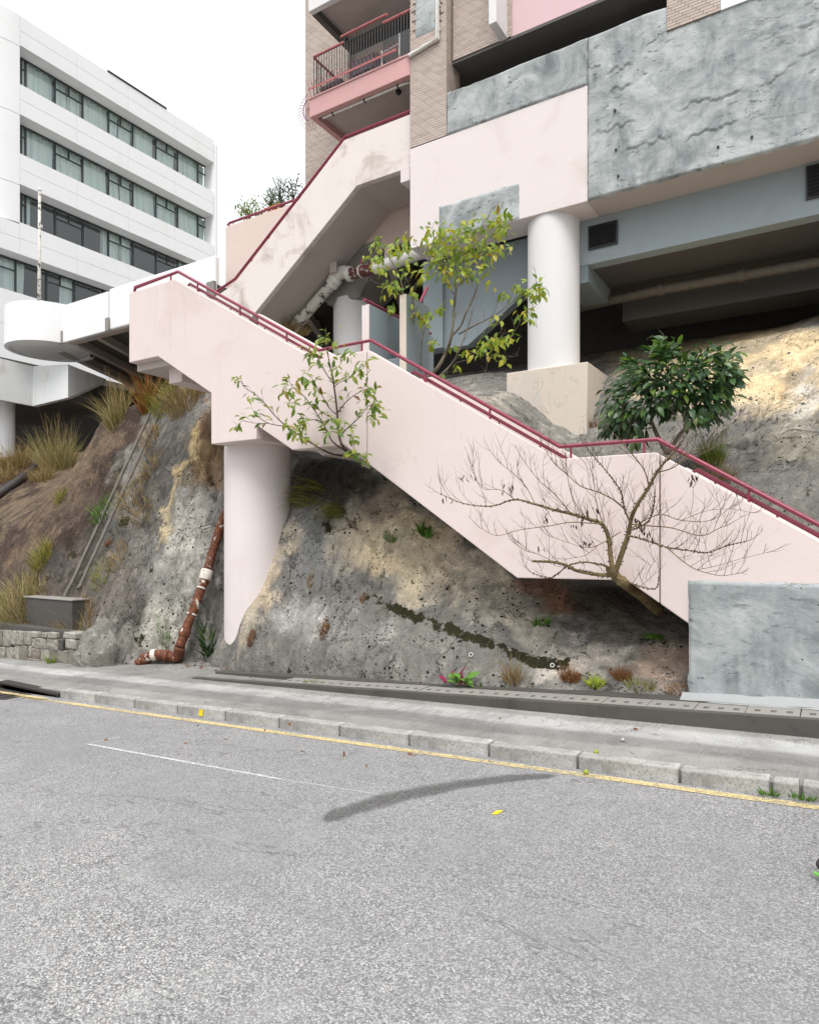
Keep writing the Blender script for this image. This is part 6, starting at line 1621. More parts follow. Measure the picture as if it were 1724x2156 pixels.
bs.leaves.sort(key=lambda m: m.translation.y); bs.put_leaves(lf3, M['leaf_d'], 300)
mb = MB()
for (x, y) in ((900,455),(860,470),(960,445),(715,535)):
    for k in range(7):
        m = leaf_matrix(wy(*z6(x + bs.rr.gauss(0, 22), y + bs.rr.gauss(0, 10)), 9.7), Vector((bs.rr.uniform(-1, 1), -.3, .5)), .13, bs.rr, 0)
        o = bpy.data.objects.new('young_leaf', lf3[0].copy()); o.data.materials[0] = lm; col.objects.link(o); o.parent = bs.root; m.translation = m.translation - bs.base; o.matrix_local = m
# ---- bare tree in front of the stair
bt = Plant('bare_tree', wy(*z6(840, 1795), 8.3), 'leafless spreading tree leaning out from under the lower stair landing', 'tree', 47)
def keepf(q): return Vector((q.x, min(q.y, 7.33), q.z)) if q.z > -1.0 else q
limbs = [([(880,1840),(800,1765),(730,1715),(690,1685),(650,1650),(620,1620)], 8.5, 7.15, .085, .055, 0), ([(645,1650),(690,1520),(720,1430),(735,1350),(760,1290),(830,1180),(880,1090),(950,1010),(1010,930)], 7.1, 6.8, .048, .008, 1),
 ([(640,1640),(625,1540),(615,1450),(580,1380),(500,1350),(420,1325),(330,1305),(230,1275),(120,1250),(0,1285),(-150,1270),(-280,1215)], 7.1, 6.6, .042, .004, 1), ([(650,1650),(560,1645),(450,1625),(400,1600),(330,1580),(215,1575)], 7.15, 6.85, .034, .016, .4),
 ([(630,1610),(560,1590),(480,1580),(400,1600),(350,1640),(300,1665),(210,1635)], 7.1, 6.8, .018, .006, .5), ([(660,1660),(760,1700),(860,1720),(880,1650)], 7.1, 6.9, .016, .004, .4),
 ([(720,1440),(800,1460),(920,1500),(1050,1520),(1130,1530),(1250,1490),(1340,1470)], 7.0, 6.6, .016, .003, 1), ([(920,1500),(1000,1570),(1080,1620),(1200,1650),(1290,1640)], 6.9, 6.6, .009, .003, 1), ([(735,1380),(850,1390),(950,1400),(1100,1440),(1200,1400),(1245,1385)], 6.95, 6.6, .012, .003, 1),
 ([(700,1300),(640,1250),(560,1210),(470,1180),(400,1120),(330,1060),(280,980)], 6.95, 6.6, .014, .003, 1), ([(730,1370),(700,1300),(680,1210),(620,1120),(560,1050),(500,980)], 6.95, 6.5, .016, .003, 1), ([(830,1180),(800,1090),(740,1010),(700,960),(640,900)], 6.85, 6.6, .011, .003, 1),
 ([(860,1110),(960,1080),(1050,1000),(1150,960),(1270,850)], 6.85, 6.5, .011, .003, 1), ([(900,1060),(1000,1010),(1100,1010),(1200,960),(1380,890)], 6.85, 6.5, .009, .003, 1), ([(740,1400),(820,1350),(900,1330),(1000,1360),(1150,1360),(1260,1290)], 6.95, 6.6, .010, .003, 1),
 ([(580,1380),(420,1370),(300,1390),(150,1410),(30,1440),(-60,1400)], 6.95, 6.6, .010, .003, 1), ([(420,1325),(330,1220),(250,1150),(170,1050)], 6.85, 6.6, .009, .003, 1), ([(230,1275),(180,1180),(110,1110),(60,1070)], 6.8, 6.6, .007, .003, 1),
 ([(120,1250),(50,1200),(-50,1190),(-100,1100)], 6.7, 6.5, .007, .002, 1), ([(680,1420),(560,1490),(480,1500),(300,1440)], 7.0, 6.7, .008, .003, 1), ([(740,1410),(820,1370),(850,1300),(860,1200)], 7.0, 6.7, .016, .006, 1), ([(560,1490),(500,1540),(420,1560)], 6.9, 6.7, .006, .003, .6), ([(1000,1360),(1130,1310),(1260,1300),(1370,1320)], 6.7, 6.5, .005, .002, 1),
 ([(330,1580),(250,1540),(180,1520),(120,1480)], 6.85, 6.7, .006, .003, .8), ([(880,1480),(880,1540),(840,1600)], 6.9, 6.7, .005, .002, .6), ([(1080,1620),(1180,1600),(1320,1560),(1445,1530)], 6.7, 6.5, .005, .002, .8), ([(500,1350),(430,1250),(400,1130),(390,1040)], 6.9, 6.6, .008, .003, 1), ([(615,1450),(560,1300),(540,1180),(530,1080)], 6.9, 6.5, .008, .003, 1)]
for pts, ya_, yb_, r0, r1, den in limbs:
    mb = MB(); P = bt.limb(mb, path(z6, pts, ya_, yb_, .05), r0 * (.64 if r0 < .08 else .8), r1 * .75, 8 if r0 > .02 else 5)
    big = mb.build('limb', M['bark_p'], bt.root, smooth=True)
    if den:
        tb_ = MB(); N = len(P)
        for i in range(2, N, 2):
            if bt.rr.random() < den * .92:
                d = (P[min(i+1, N-1)] - P[i-1]).normalized(); side = Vector((bt.rr.uniform(-.9, .9), bt.rr.uniform(-.7, .1), bt.rr.uniform(.2, 1.1)))
                bt.twig(tb_, P[i], (d * .7 + side), bt.rr.uniform(.10, .42), .0026, 1, .5, 3, keepf)
        bt.twig(tb_, P[-1], (P[-1] - P[-3]), .2, .003, 1, .4, 2, keepf)
        if tb_.v: o = tb_.build('twigs', M['twig_r'], big, smooth=True); o['kind'] = 'stuff'
        if r0 > .014:
            kb = MB()
            for i in range(2, N - 1):
                for k in range(2):
                    rr_ = r0 + (r1 - r0) * i / (N - 1); a = Vector((bt.rr.uniform(-1, 1), bt.rr.uniform(-1, .2), bt.rr.uniform(-1, 1))).normalized()
                    p = P[i] + a * rr_; kb.tube([p - a * .006, p + a * .008], [.008, .004], 5)
            o = kb.build('knots', M['bark_d'], big); o['kind'] = 'stuff'
dl = leaf_mesh('withered_leaf', 1, .34, .5, .7, M['leaf_dead'])
for (x, y, c) in ((480,1330,9),(500,1470,8),(790,1400,10),(760,1350,6),(830,1440,7),(95,1180,6),(285,1340,6),(1060,1130,6),(525,1310,4),(255,1505,3),(430,1365,3),(-150,1130,4),(-230,1245,3),(-90,1115,3)):
    for k in range(c):
        m = leaf_matrix(wy(*z6(x + bt.rr.gauss(0, 15), y + bt.rr.gauss(0, 16)), bt.rr.uniform(6.6, 6.8)), Vector((bt.rr.uniform(-.5, .5), bt.rr.uniform(-.4, .4), -1)), .055, bt.rr, .8)
        o = bpy.data.objects.new('withered_leaf', dl); col.objects.link(o); o.parent = bt.root; m.translation = m.translation - bt.base; o.matrix_local = m
# ---------------------------------------------------------------- grasses
def blades(mb, base, n, h, spread, lean, rr, width=.007, droop=.5, nrm=None, flat=.6, hang=False):
    for k in range(n):
        a = rr.uniform(0, 6.283); r_ = spread * math.sqrt(rr.random()) * .35
        p = base + Vector((math.cos(a) * r_, math.sin(a) * r_ * flat, 0))
        p.z = base.z - .02
        hh = h * min(1.25, rr.lognormvariate(-.38, .38)); d = Vector((math.cos(a) * rr.uniform(.1, 1) * lean, math.sin(a) * rr.uniform(.1, 1) * lean - .1, 1)).normalized()
        if nrm is not None: d = (d + nrm * .22 + Vector((rr.gauss(0, .25), rr.gauss(0, .2), 0))).normalized()
        if hang: d = Vector((rr.uniform(-.6, .6), -1, rr.uniform(.0, .7))).normalized()
        if nrm is not None: p.z = ground_z(p.x, p.y) - .02
        w = Vector((-d.y, d.x, 0)); w = (w.normalized() if w.length > .01 else Vector((1, 0, 0))); w.rotate(Quaternion(d, rr.uniform(0, 3.14)))
        dr = droop * rr.uniform(.4, 1.5); n0 = len(mb.v); S = 4; q = Vector(p); dd = Vector(d); wd = width * rr.uniform(.7, 1.4)
        for i in range(S + 1):
            t = i / S
            mb.v += [tuple(q - w * wd * (1 - t) * .5), tuple(q + w * wd * (1 - t) * .5)] if i < S else [tuple(q)]
            dd = (dd + Vector((d.x, d.y, -.9)) * dr * .42 * (t + .15)).normalized(); q = q + dd * hh / S
        for i in range(S - 1): mb.f.append((n0+2*i, n0+2*i+1, n0+2*i+3, n0+2*i+2))
        mb.f.append((n0 + 2*S - 2, n0 + 2*S - 1, n0 + 2*S))
def plume(mb, p, h, rr):
    d = Vector((rr.uniform(-.25, .25), rr.uniform(-.3, .1), 1)).normalized()
    P = [p + d * h * t + Vector((rr.uniform(-.1, .3) * t * t * .3, 0, -.05 * t * t)) for t in (0, .3, .6, .85, 1)]
    mb.tube(P, [.004, .0035, .003, .002, .001], 4)
    for k in range(60):
        t = rr.uniform(.62, 1.0); q = p + d * h * t; e = Vector((rr.uniform(-1, 1), rr.uniform(-1, 1), rr.uniform(-.2, 1))).normalized() * rr.uniform(.03, .10) * (1.25 - t) * 1.6
        n0 = len(mb.v); mb.v += [tuple(q), tuple(q + e * .6 + Vector((.004, 0, 0))), tuple(q + e)]; mb.f.append((n0, n0+1, n0+2))
GN = [0]
def tuft(name, u, v, n, h, spread, mat, label, cat='grass tuft', lean=.6, droop=.5, width=.008, plumes=0, Y=None, hang=False, group=None):
    GN[0] += 1; rr = random.Random(500 + GN[0])
    p = hit(u, v) if Y is None else wy(u, v, Y)
    o = thing(name, p, label, cat, group)
    mb = MB(); nrm = gnormal(p.x, p.y) if Y is None else None
    if Y is None: p = p + nrm * .01
    far = max(1.0, (-SN * p.x + CS * p.y) / 9.0)
    blades(mb, p, int(n * 1.3), h, spread * 1.2, lean, rr, width * (1 + (far - 1) * .55), droop, nrm, .6, hang)
    b = mb.build('blades', mat, o); b['kind'] = 'stuff'
    if plumes:
        mp_ = MB()
        for k in range(plumes): plume(mp_, p + Vector((rr.uniform(-.5, .5) * spread, rr.uniform(-.2, .2) * spread, 0)), h * rr.uniform(.9, 1.5), rr)
        c = mp_.build('plumes', M['grass_dry'], o); c['kind'] = 'stuff'
    return o
tuft('grass_clump', 92, 1178, 300, .45, .55, M['grass_mix'], 'bright yellow green grass clump on the bare left slope', droop=.7)
tuft('reed_clump', 122, 985, 700, 1.35, 1.6, M['grass_reed'], 'tall feathery reed clump on the ridge below the rust streaked balcony', 'reeds', plumes=22, droop=.45)
tuft('reed_clump', 170, 950, 520, 1.2, 1.2, M['grass_reed'], 'straw coloured reeds right beside the tallest ridge reeds', 'reeds', plumes=7, droop=.5)
tuft('dry_grass', 30, 985, 620, 1.0, 1.8, M['grass_dry'], 'arching dry straw grass at the foot of the white column', droop=.9)
tuft('dry_grass', 90, 1010, 300, .6, 1.1, M['grass_dry'], 'dry grass hanging over the ridge above the dark pipe', droop=1.0)
tuft('dry_grass', 10, 1010, 300, .6, 1.1, M['grass_dry'], 'pale dry grass at the picture edge above the dark pipe', droop=1.0)
tuft('reed_clump', 248, 876, 320, .75, .7, M['grass_reed'], 'green and straw reed clump under the ribbed deck', 'reeds', plumes=12, droop=.7)
tuft('russet_plant', 312, 858, 130, .85, .3, M['blade_orange'], 'russet bladed plant just below the stair top landing', 'plant', lean=.4, droop=.35, width=.022)
tuft('dry_grass', 395, 842, 520, .7, 1.1, M['grass_dry'], 'brown dry grass hanging off the bank under the stair', droop=1.3)
tuft('dry_grass', 350, 848, 300, .6, .7, M['grass_mix'], 'low green grass on the bank top beside the russet plant', droop=.8)
tuft('dry_grass', 130, 1050, 130, .3, .35, M['grass_mix'], 'small dry tuft on the brown slope below the ridge', droop=1.1)
tuft('dry_grass', 320, 925, 120, .35, .5, M['grass_dry'], 'upper dry tuft beside the slope channel', droop=1.1)
tuft('dry_grass', 318, 985, 90, .35, .5, M['grass_dry'], 'second dry tuft down beside the slope channel', droop=1.2)
tuft('dry_grass', 275, 1055, 160, .38, .8, M['grass_dry'], 'matted dry grass lying across the slope channel', droop=1.3)
tuft('dry_grass', 300, 1080, 90, .4, .5, M['grass_dry'], 'hanging dry grass right of the slope channel', droop=1.5)
tuft('weed', 215, 1080, 110, .4, .5, M['fern'], 'dark green weed growing left of the slope channel', 'weed', lean=.9)
tuft('dry_grass', 250, 1180, 100, .35, .5, M['grass_dry'], 'thin dry tuft low beside the slope channel', droop=1.3)
tuft('dry_grass', 215, 1215, 120, .3, .5, M['grass_mix'], 'lowest tuft beside the slope channel', droop=1.2)
tuft('moss_tuft', 230, 1145, 90, .13, .16, M['grass_red'], 'small rust red tuft between the channel and the rusty pipe', lean=.8)
tuft('thicket', 28, 1290, 700, .6, 1.5, M['grass_reed'], 'tangled yellow grass thicket left of the catch pit', 'thicket', droop=.9)
tuft('thicket', 75, 1262, 200, .3, .8, M['grass_reed'], 'grass spilling over the top of the catch pit', 'thicket', droop=.9)
tuft('thicket', 160, 1330, 380, .45, .9, M['grass_dry'], 'dead straw tangle between catch pit and concrete lump', 'thicket', droop=1.2)
tuft('hanging_grass', 655, 1045, 140, .75, .7, M['grass_mix'], 'long grass arching down the dark rock under the stair', droop=1.2, lean=1.0, hang=True)
tuft('hanging_grass', 712, 1075, 150, .6, .4, M['grass_mix'], 'yellow grass trailing down the pale rock face', droop=1.6, lean=.8, hang=True)
tuft('weed', 750, 1110, 50, .25, .2, M['bark_d'], 'dead twiggy weed beside the trailing grass', 'weed', lean=.8, droop=.2)
tuft('fern_tuft', 822, 1136, 90, .14, .2, M['fern'], 'dark green cushion on the pale rock above two weep holes', 'plant', lean=1.0)
tuft('fern_tuft', 892, 1120, 60, .18, .22, M['fern'], 'round leaved green plant under the stair edge', 'plant', lean=1.0, width=.04)
tuft('moss_tuft', 532, 1340, 130, .13, .13, M['grass_red'], 'rusty tuft at the right foot of the round column', lean=.8)
tuft('moss_tuft', 686, 1325, 130, .15, .16, M['grass_red'], 'orange topped tuft on the grey rock', lean=.7)
tuft('moss_tuft', 766, 1262, 70, .10, .10, M['grass_red'], 'tiny brown tuft near the start of the moss band', lean=.8)
tuft('dry_grass', 656, 1232, 40, .22, .12, M['grass_dry'], 'few dry stems on the grey rock left of the moss band', lean=.3, droop=.3)
tuft('moss_tuft', 1200, 1432, 210, .22, .22, M['grass_red'], 'rusty brown tuft above the drain covers at the moss band end', lean=.7)
tuft('moss_tuft', 1308, 1430, 180, .2, .2, M['grass_red'], 'rusty tuft with green tips above the drain covers', lean=.7)
tuft('lime_plant', 1252, 1442, 90, .13, .2, M['lime_plant'], 'lime green plant between the two rusty tufts', 'plant', lean=1.0, width=.02)
tuft('weed', 1350, 1447, 120, .14, .3, M['grass_mix'], 'low weeds at the foot of the rock near the grey block', 'weed', lean=1.0)
tuft('weed', 1425, 1456, 90, .10, .3, M['blade_orange'], 'flat reddish weed beside the grey rendered block', 'weed', lean=1.2, width=.012)
tuft('dry_grass', 1080, 1432, 110, .35, .25, M['grass_dry'], 'dry stalks above the drain covers left of the rusty tufts', lean=.6, droop=.8)
tuft('fern_tuft', 1140, 1312, 60, .16, .2, M['fern'], 'small fern on the rock above the moss band', 'plant', lean=1.1, width=.02)
tuft('weed', 660, 1441, 90, .12, .3, M['grass_green'], 'grass growing from the pavement joint', 'weed', Y=6.95, lean=1.0)
tuft('weed', 108, 1394, 60, .2, .2, M['grass_green'], 'green weed at the foot of the granite wall', 'weed', Y=6.9, lean=.8)
tuft('weed', 1690, 1676, 60, .07, .2, M['fern'], 'small weed in the kerb joint at the right', 'weed', Y=5.33, lean=1.0)
tuft('weed', 1618, 1668, 50, .08, .15, M['fern'], 'small weed by the short kerb stone', 'weed', Y=5.33, lean=1.0)
tuft('moss_tuft', 1102, 885, 380, .24, .5, M['grass_red'], 'wide brown tuft at the foot of the cream pedestal', Y=12.85, lean=.4, droop=.2)
tuft('moss_tuft', 1252, 905, 150, .28, .25, M['grass_red'], 'brown tuft against the side of the cream pedestal', Y=13.2, lean=.5, droop=.2)
tuft('grass_clump', 1500, 970, 200, .6, .4, M['grass_green'], 'tall green grass behind the rail right of the dark tree', droop=.6, lean=.5)
tuft('dry_grass', 1500, 1010, 200, .4, .6, M['grass_dry'], 'straw grass behind the rail right of the dark tree', droop=1.2)
tuft('dry_grass', 612, 695, 260, .5, .35, M['grass_dry'], 'straw hanging from the lower end of the white pipe', Y=14.25, droop=1.6)
tuft('dry_grass', 640, 705, 120, .5, .3, M['grass_dry'], 'dead roots dangling beside the white pipe', Y=14.3, droop=2.0)
tuft('yucca', 437, 1362, 60, .36, .3, M['leaf_d'], 'dark fan leaved plant at the foot of the rusty pipe', 'plant', lean=1.1, droop=.2, width=.03)
tuft('moss_clump', 345, 1330, 160, .12, .3, M['fern'], 'mossy green cushion left of the pipe foot', 'moss', lean=1.0)
# fern under the stair foot
fp_ = hit(1378, 1345); fo = thing('fern', fp_, 'green fern hanging under the stair beside the grey block', 'fern')
rr = random.Random(9)
for k in range(13):
    mb = MB(); a = rr.uniform(-2.4, 2.4); L_ = rr.uniform(.22, .38)
    d = Vector((math.sin(a), -.7, .35 + .3 * math.cos(a))).normalized(); p = fp_ + Vector((0, -.02, 0)); S = 9
    for i in range(S):
        t = i / S; q = p + d * L_ * t + Vector((0, 0, -.30 * L_ * t * t * 2.2)); w = L_ * .26 * math.sin(math.pi * (t * .85 + .12)); sd = d.cross(Vector((0, 0, 1))).normalized()
        for s in (-1, 1):
            n0 = len(mb.v); mb.v += [tuple(q), tuple(q + sd * s * w + d * .02), tuple(q + d * L_ / S * .75)]; mb.f.append((n0, n0+1, n0+2))
    mb.build('frond', M['fern'], fo)
# broad leaved weed with crimson leaves on the drain covers
wp = wy(982, 1445, 7.2); wo = thing('broad_leaved_weed', wp, 'broad leaved weed with crimson leaves growing beside the drain covers', 'weed')
bl = leaf_mesh('leaf', 1, .34, .15, .35, M['fern']); br_ = leaf_mesh('red_leaf', 1, .34, .15, .35, M['red_leaf'])
for k in range(34):
    a = rr.uniform(0, 6.28); m = leaf_matrix(wp + Vector((rr.gauss(-.03, .10), rr.gauss(0, .03), rr.uniform(0, .08))), Vector((math.cos(a) * .8, math.sin(a) * .5 - .2, 1)), rr.uniform(.10, .2), rr, 0)
    o = bpy.data.objects.new('leaf' if k % 4 else 'red_leaf', bl if k % 4 else br_); col.objects.link(o); o.parent = wo; m.translation = m.translation - wp; o.matrix_local = m
# thin scatter of dry blades over the left bank
mb = MB(); rr = random.Random(77)
for (u, v, su, sv, n) in ((190, 985, 60, 40, 60), (60, 1025, 50, 15, 50), (285, 1020, 40, 70, 70), (240, 1140, 40, 60, 50), (400, 830, 40, 12, 40), (130, 1300, 60, 25, 60), (50, 1320, 40, 15, 40), (30, 1250, 60, 40, 40)):
    for k in range(n):
        p = hit(u + rr.gauss(0, su), v + rr.gauss(0, sv))
        if p.y < 20: blades(mb, p, 5, .22, .25, 1.0, rr, .006, 1.1, gnormal(p.x, p.y))
o = mb.build('bank_grass', M['grass_dry']); tag(o, 'sparse dry grass scattered over the left bank', 'grass', kind='stuff')
# ---- pot plants on the terrace
def potplant(u, v, h, w, n, kind, label, mat):
    p = wy(u, v, YT + .5); GN[0] += 1; rr = random.Random(900 + GN[0])
    o = thing('pot_plant', (p.x, p.y, tz - .3), label, 'pot plant')
    MB().cyl(p.x, p.y, .16, tz - .35, tz + .02, 18, .2).build('pot', M['bark_d'], o, auto=40)
    mb = MB()
    for k in range(5): mb.tube(smooth_path([(p.x, p.y, tz - .1), (p.x + rr.uniform(-.1, .1), p.y, tz + h*.4), (p.x + rr.uniform(-.5, .5)*w, p.y + rr.uniform(-.2, .2), tz + h*rr.uniform(.6, .95))], 3), .012, 5)
    mb.build('stems', M['bark_d'], o)['kind'] = 'stuff'
    mb = MB(); lm_ = leaf_mesh('l', 1, .5 if kind == 'b' else .1, .1, .25, mat)
    for k in range(n):
        if kind == 'b':
            q = Vector((p.x + rr.gauss(0, w*.28), p.y + rr.gauss(0, .15), tz + h * (.35 + .5 * rr.random()))); m = leaf_matrix(q, Vector((rr.uniform(-1, 1), rr.uniform(-1, 1), rr.uniform(-.5, .6))), .085, rr)
        else:
            z_ = tz + h * rr.uniform(.3, .85); q = Vector((p.x + rr.gauss(0, w*.12), p.y, z_)); a = rr.uniform(0, 6.28); m = leaf_matrix(q, Vector((math.cos(a), math.sin(a), rr.uniform(.2, 1.2))), rr.uniform(.2, .32), rr, 0)
        n0 = len(mb.v); mb.v += [tuple(m @ v_.co) for v_ in lm_.vertices]; mb.f += [tuple(n0 + i for i in f.vertices) for f in lm_.polygons]
    mb.build('foliage', mat, o)['kind'] = 'stuff'
potplant(524, 450, 1.0, .9, 420, 'b', 'rounded leafy pot plant at the left end of the terrace rail', M['leaf_o'])
potplant(572, 430, 1.15, .5, 110, 's', 'spiky green pot plant above the orange crate', M['fern'])
potplant(580, 430, .8, .7, 160, 'b', 'leafy pot plant between the spiky plants', M['leaf_d'])
potplant(592, 420, 1.3, .4, 70, 's', 'tall spiky pot plant right of the orange crate', M['fern'])
potplant(616, 412, 1.2, .8, 240, 'b', 'loose dark pot plant next to the brick wall', M['leaf_d'])
potplant(548, 440, .5, .5, 60, 'b', 'low trailing pot plant left of the orange crate', M['leaf_o'])
oc = wy(573, 440, YT + .35)
cr = thing('orange_crate', (oc.x, YT + .3, tz), 'orange wire crate among the terrace pot plants', 'crate')
om = simple('orange_plastic', (.62, .25, .03), .5)
ox0, ox1 = wy(558, 440, YT + .25).x, wy(590, 430, YT + .25).x
for z in (tz + .03, tz + .15, tz + .30): MB().tube([(ox0, YT + .25, z), (ox1, YT + .25, z), (ox1, YT + .55, z), (ox0, YT + .55, z), (ox0, YT + .25, z)], .014, 5).build('rim', om, cr)
for k in range(6): MB().tube([(ox0 + (ox1-ox0)*k/5, YT + .25, tz - .1), (ox0 + (ox1-ox0)*k/5, YT + .25, tz + .30)], .010, 5).build('stave', om, cr)
MB().box(ox0, ox1, YT + .26, YT + .54, tz - .12, tz + .16).build('liner', om, cr)
# small windfalls and litter
def ball(name, p, r, mat, label, cat):
    bm = bmesh.new(); bmesh.ops.create_icosphere(bm, subdivisions=2, radius=r)
    for v in bm.verts: v.co *= 1 + .06 * math.sin(v.co.x * 90 + v.co.z * 70)
    m = bpy.data.meshes.new(name); bm.to_mesh(m); bm.free()
    for f in m.polygons: f.use_smooth = True
    tag(obj(name, m, mat, loc=p + Vector((0, 0, r * .9))), label, cat)
gm = simple('green_fruit_skin', (.26, .30, .04), .5)
ball('fallen_fruit', wg(1254, 1589, .085), .022, gm, 'green fallen fruit lying on the pavement', 'fruit')
ball('fallen_fruit', wg(1233, 1631), .022, gm, 'green fallen fruit lying in the gutter below the kerb', 'fruit')
ball('pebble', wg(1310, 1562, .085), .02, M['kerb'], 'small grey pebble on the pavement', 'pebble')
mb = MB(); rr = random.Random(5); lm_ = leaf_mesh('l', 1, .5, .2, .3, M['leaf_dead'])
for (u, v, su, sv, n) in ((425, 1401, 40, 5, 60), (535, 1418, 25, 4, 40), (470, 1405, 30, 4, 25), (1330, 1462, 60, 4, 25), (900, 1560, 400, 30, 18)):
    for k in range(n):
        p = wg(u + rr.gauss(0, su), v + rr.gauss(0, sv), .089); m = leaf_matrix(p + Vector((0, 0, .012)), Vector((rr.uniform(-1, 1), rr.uniform(-1, 1), .1)), rr.uniform(.03, .07), rr, 0)
        n0 = len(mb.v); mb.v += [tuple(m @ v_.co) for v_ in lm_.vertices]; mb.f += [tuple(n0 + i for i in f.vertices) for f in lm_.polygons]
o = mb.build('leaf_litter', simple('brown_litter', (.16, .08, .045), .9)); tag(o, 'brown leaf litter along the foot of the slope', 'leaf litter', kind='stuff')

# dark roots trailing over the rock under the lower landing
vn = thing('trailing_roots', hit(1330, 1262), 'thin dark roots trailing over the rock beneath the lower landing', 'roots')
rr = random.Random(61)
for k in range(9):
    u0, v0 = 1250 + rr.uniform(-20, 60), 1232 + rr.uniform(0, 18); u1, v1 = 1360 + rr.uniform(-20, 75), 1290 + rr.uniform(-10, 40)
    pts = [hit(u0 + (u1-u0)*t, v0 + (v1-v0)*t + 14 * math.sin(3.14 * t) + rr.uniform(-3, 3)) + Vector((0, -.03, .02)) for t in (0, .25, .5, .75, 1)]
    MB().tube(smooth_path(pts, 4), .006, 5).build('root', M['bark_d'], vn, smooth=True)
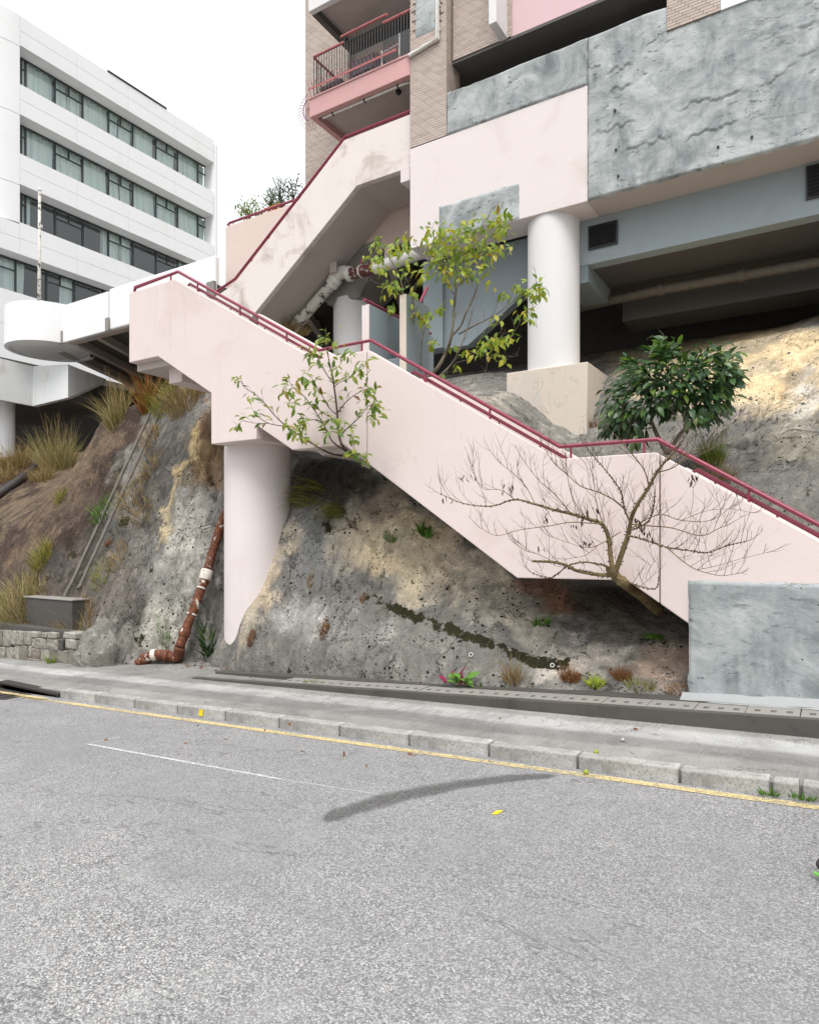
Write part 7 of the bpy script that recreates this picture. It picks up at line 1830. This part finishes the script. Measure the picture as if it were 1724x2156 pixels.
# ================================================================ PASSER-BY, only the trailing heel reaches into the picture
def person():
    hx, hy = wg(1712, 1838).x + .008, wg(1712, 1838).y
    gz = street(hx)
    root = thing('person', (hx + .45, hy, gz), 'person in white trousers and dark shoes walking out of the right edge', 'person')
    def skin(name, V, E, Rv, mat, par, rootv=0):
        m = bpy.data.meshes.new(name); m.from_pydata([tuple(v) for v in V], E, []); m.update()
        o = obj(name, m, mat, par)
        md = o.modifiers.new('skin', 'SKIN'); md.use_smooth_shade = True
        for i, r_ in enumerate(Rv): m.skin_vertices[0].data[i].radius = (r_, r_) if not hasattr(r_, '__len__') else r_
        m.skin_vertices[0].data[rootv].use_root = True
        sd_ = o.modifiers.new('sub', 'SUBSURF'); sd_.levels = 2; sd_.render_levels = 2
        return o
    B = Vector((hx, hy, gz)); v = lambda x, y, z: B + Vector((x, y, z))
    cloth_w = simple('white_trousers', (.78, .78, .82), .8); shirt = simple('grey_shirt', (.3, .32, .36), .85); skn = simple('skin_tone', (.50, .33, .25), .6); shoe = simple('dark_shoe', (.05, .045, .05), .6); hairm = simple('dark_hair', (.02, .017, .015), .6)
    # body: pelvis, spine, neck, head, arms as one surface
    V = [v(.50,0,.93), v(.51,0,1.12), v(.53,0,1.32), v(.54,0,1.43), v(.56,0,1.52), v(.575,0,1.60), v(.58,0,1.68),
         v(.54,-.17,1.40), v(.50,-.23,1.13), v(.60,-.24,.90), v(.65,-.24,.81), v(.54,.17,1.40), v(.58,.23,1.13), v(.74,.24,.95), v(.82,.23,.88)]
    E = [(0,1),(1,2),(2,3),(3,4),(4,5),(5,6),(3,7),(7,8),(8,9),(9,10),(3,11),(11,12),(12,13),(13,14)]
    Rv = [(.15,.12),(.14,.11),(.16,.12),(.09,.09),(.055,.055),(.085,.095),(.075,.085),.062,.045,.034,.035,.062,.045,.034,.035]
    body = skin('body', V, E, Rv, skn, root)
    V = [v(.51,0,1.0), v(.51,0,1.12), v(.53,0,1.32), v(.54,0,1.45), v(.54,-.18,1.405), v(.51,-.225,1.2), v(.54,.18,1.405), v(.57,.225,1.2)]
    skin('shirt', V, [(0,1),(1,2),(2,3),(3,4),(4,5),(3,6),(6,7)], [(.165,.13),(.155,.125),(.175,.135),(.09,.09),.08,.065,.08,.065], shirt, root)
    V = [v(.50,0,.98), v(.49,-.09,.90), v(.36,-.095,.50), v(.075,-.09,.155), v(.50,.09,.90), v(.74,.095,.50), v(.85,.09,.085)]
    skin('trousers', V, [(0,1),(1,2),(2,3),(0,4),(4,5),(5,6)], [(.15,.13),.098,.072,.062,.098,.072,.060], cloth_w, root)
    for (x, y, z, p) in ((.0, -.09, .0, .35), (.82, .09, .0, .05)):
        V = [v(x+.02, y, z+.07 + p*.16), v(x+.05, y, z+.05 + p*.12), v(x+.16, y, z+.045+p*.02), v(x+.25, y, z+.03)]
        s = skin('shoe', V, [(0,1),(1,2),(2,3)], [(.036,.05),(.042,.055),(.044,.045),(.04,.025)], shoe, root)
        MB().tube([v(x-.005, y, z+.008 + p*.09), v(x+.14, y, z+.010), v(x+.27, y, z+.010)], [.010, .022, .02], 10).build('sole', simple("lime_sole", (.25, .62, .12), .5) if p > .1 else bpy.data.materials['lime_sole'], s, smooth=True)
    for s in (-1, 1):
        w = v(.66 if s < 0 else .84, .24*s, .80 if s < 0 else .87)
        for k, (dy, L_) in enumerate(((-.03,.075),(-.01,.085),(.01,.08),(.03,.065))):
            MB().tube([w + Vector((0, dy, 0)), w + Vector((.025, dy, -L_*.55)), w + Vector((.02, dy, -L_))], [.010, .009, .007], 6).build('finger', skn, body, smooth=True)
        MB().tube([w + Vector((.0, -.035*s, .02)), w + Vector((.035, -.05*s, -.01)), w + Vector((.05, -.045*s, -.035))], [.011, .010, .008], 6).build('thumb', skn, body, smooth=True)
    h = v(.58, 0, 1.66)
    bm = bmesh.new(); bmesh.ops.create_uvsphere(bm, u_segments=20, v_segments=14, radius=.108)
    for q in list(bm.verts):
        if q.co.x > .02 and q.co.z < .04: q.co.x *= .3
        q.co.z *= 1.05
    m = bpy.data.meshes.new('hair'); bm.to_mesh(m); bm.free()
    for f in m.polygons: f.use_smooth = True
    obj('hair', m, hairm, root, loc=h + Vector((-.018, 0, .03)))
    MB().tube([h + Vector((.085,0,.0)), h + Vector((.112,0,-.03)), h + Vector((.09,0,-.04))], [.01,.015,.01], 6).build('nose', skn, body, smooth=True)
    for s in (-1, 1):
        MB().tube([h + Vector((0, .085*s, .0)), h + Vector((0, .095*s, -.03)), h + Vector((.005, .085*s, -.055))], [.014,.016,.01], 6).build('ear', skn, body, smooth=True)
        bm = bmesh.new(); bmesh.ops.create_uvsphere(bm, u_segments=8, v_segments=6, radius=.011); m = bpy.data.meshes.new('eye'); bm.to_mesh(m); bm.free()
        obj('eye', m, hairm, body, loc=h + Vector((.086, .032*s, .0)))
    MB().tube([h + Vector((.09, -.022, -.066)), h + Vector((.097, 0, -.066)), h + Vector((.09, .022, -.066))], .006, 6).build('mouth', simple('lip', (.4, .18, .15), .5), body, smooth=True)
person()
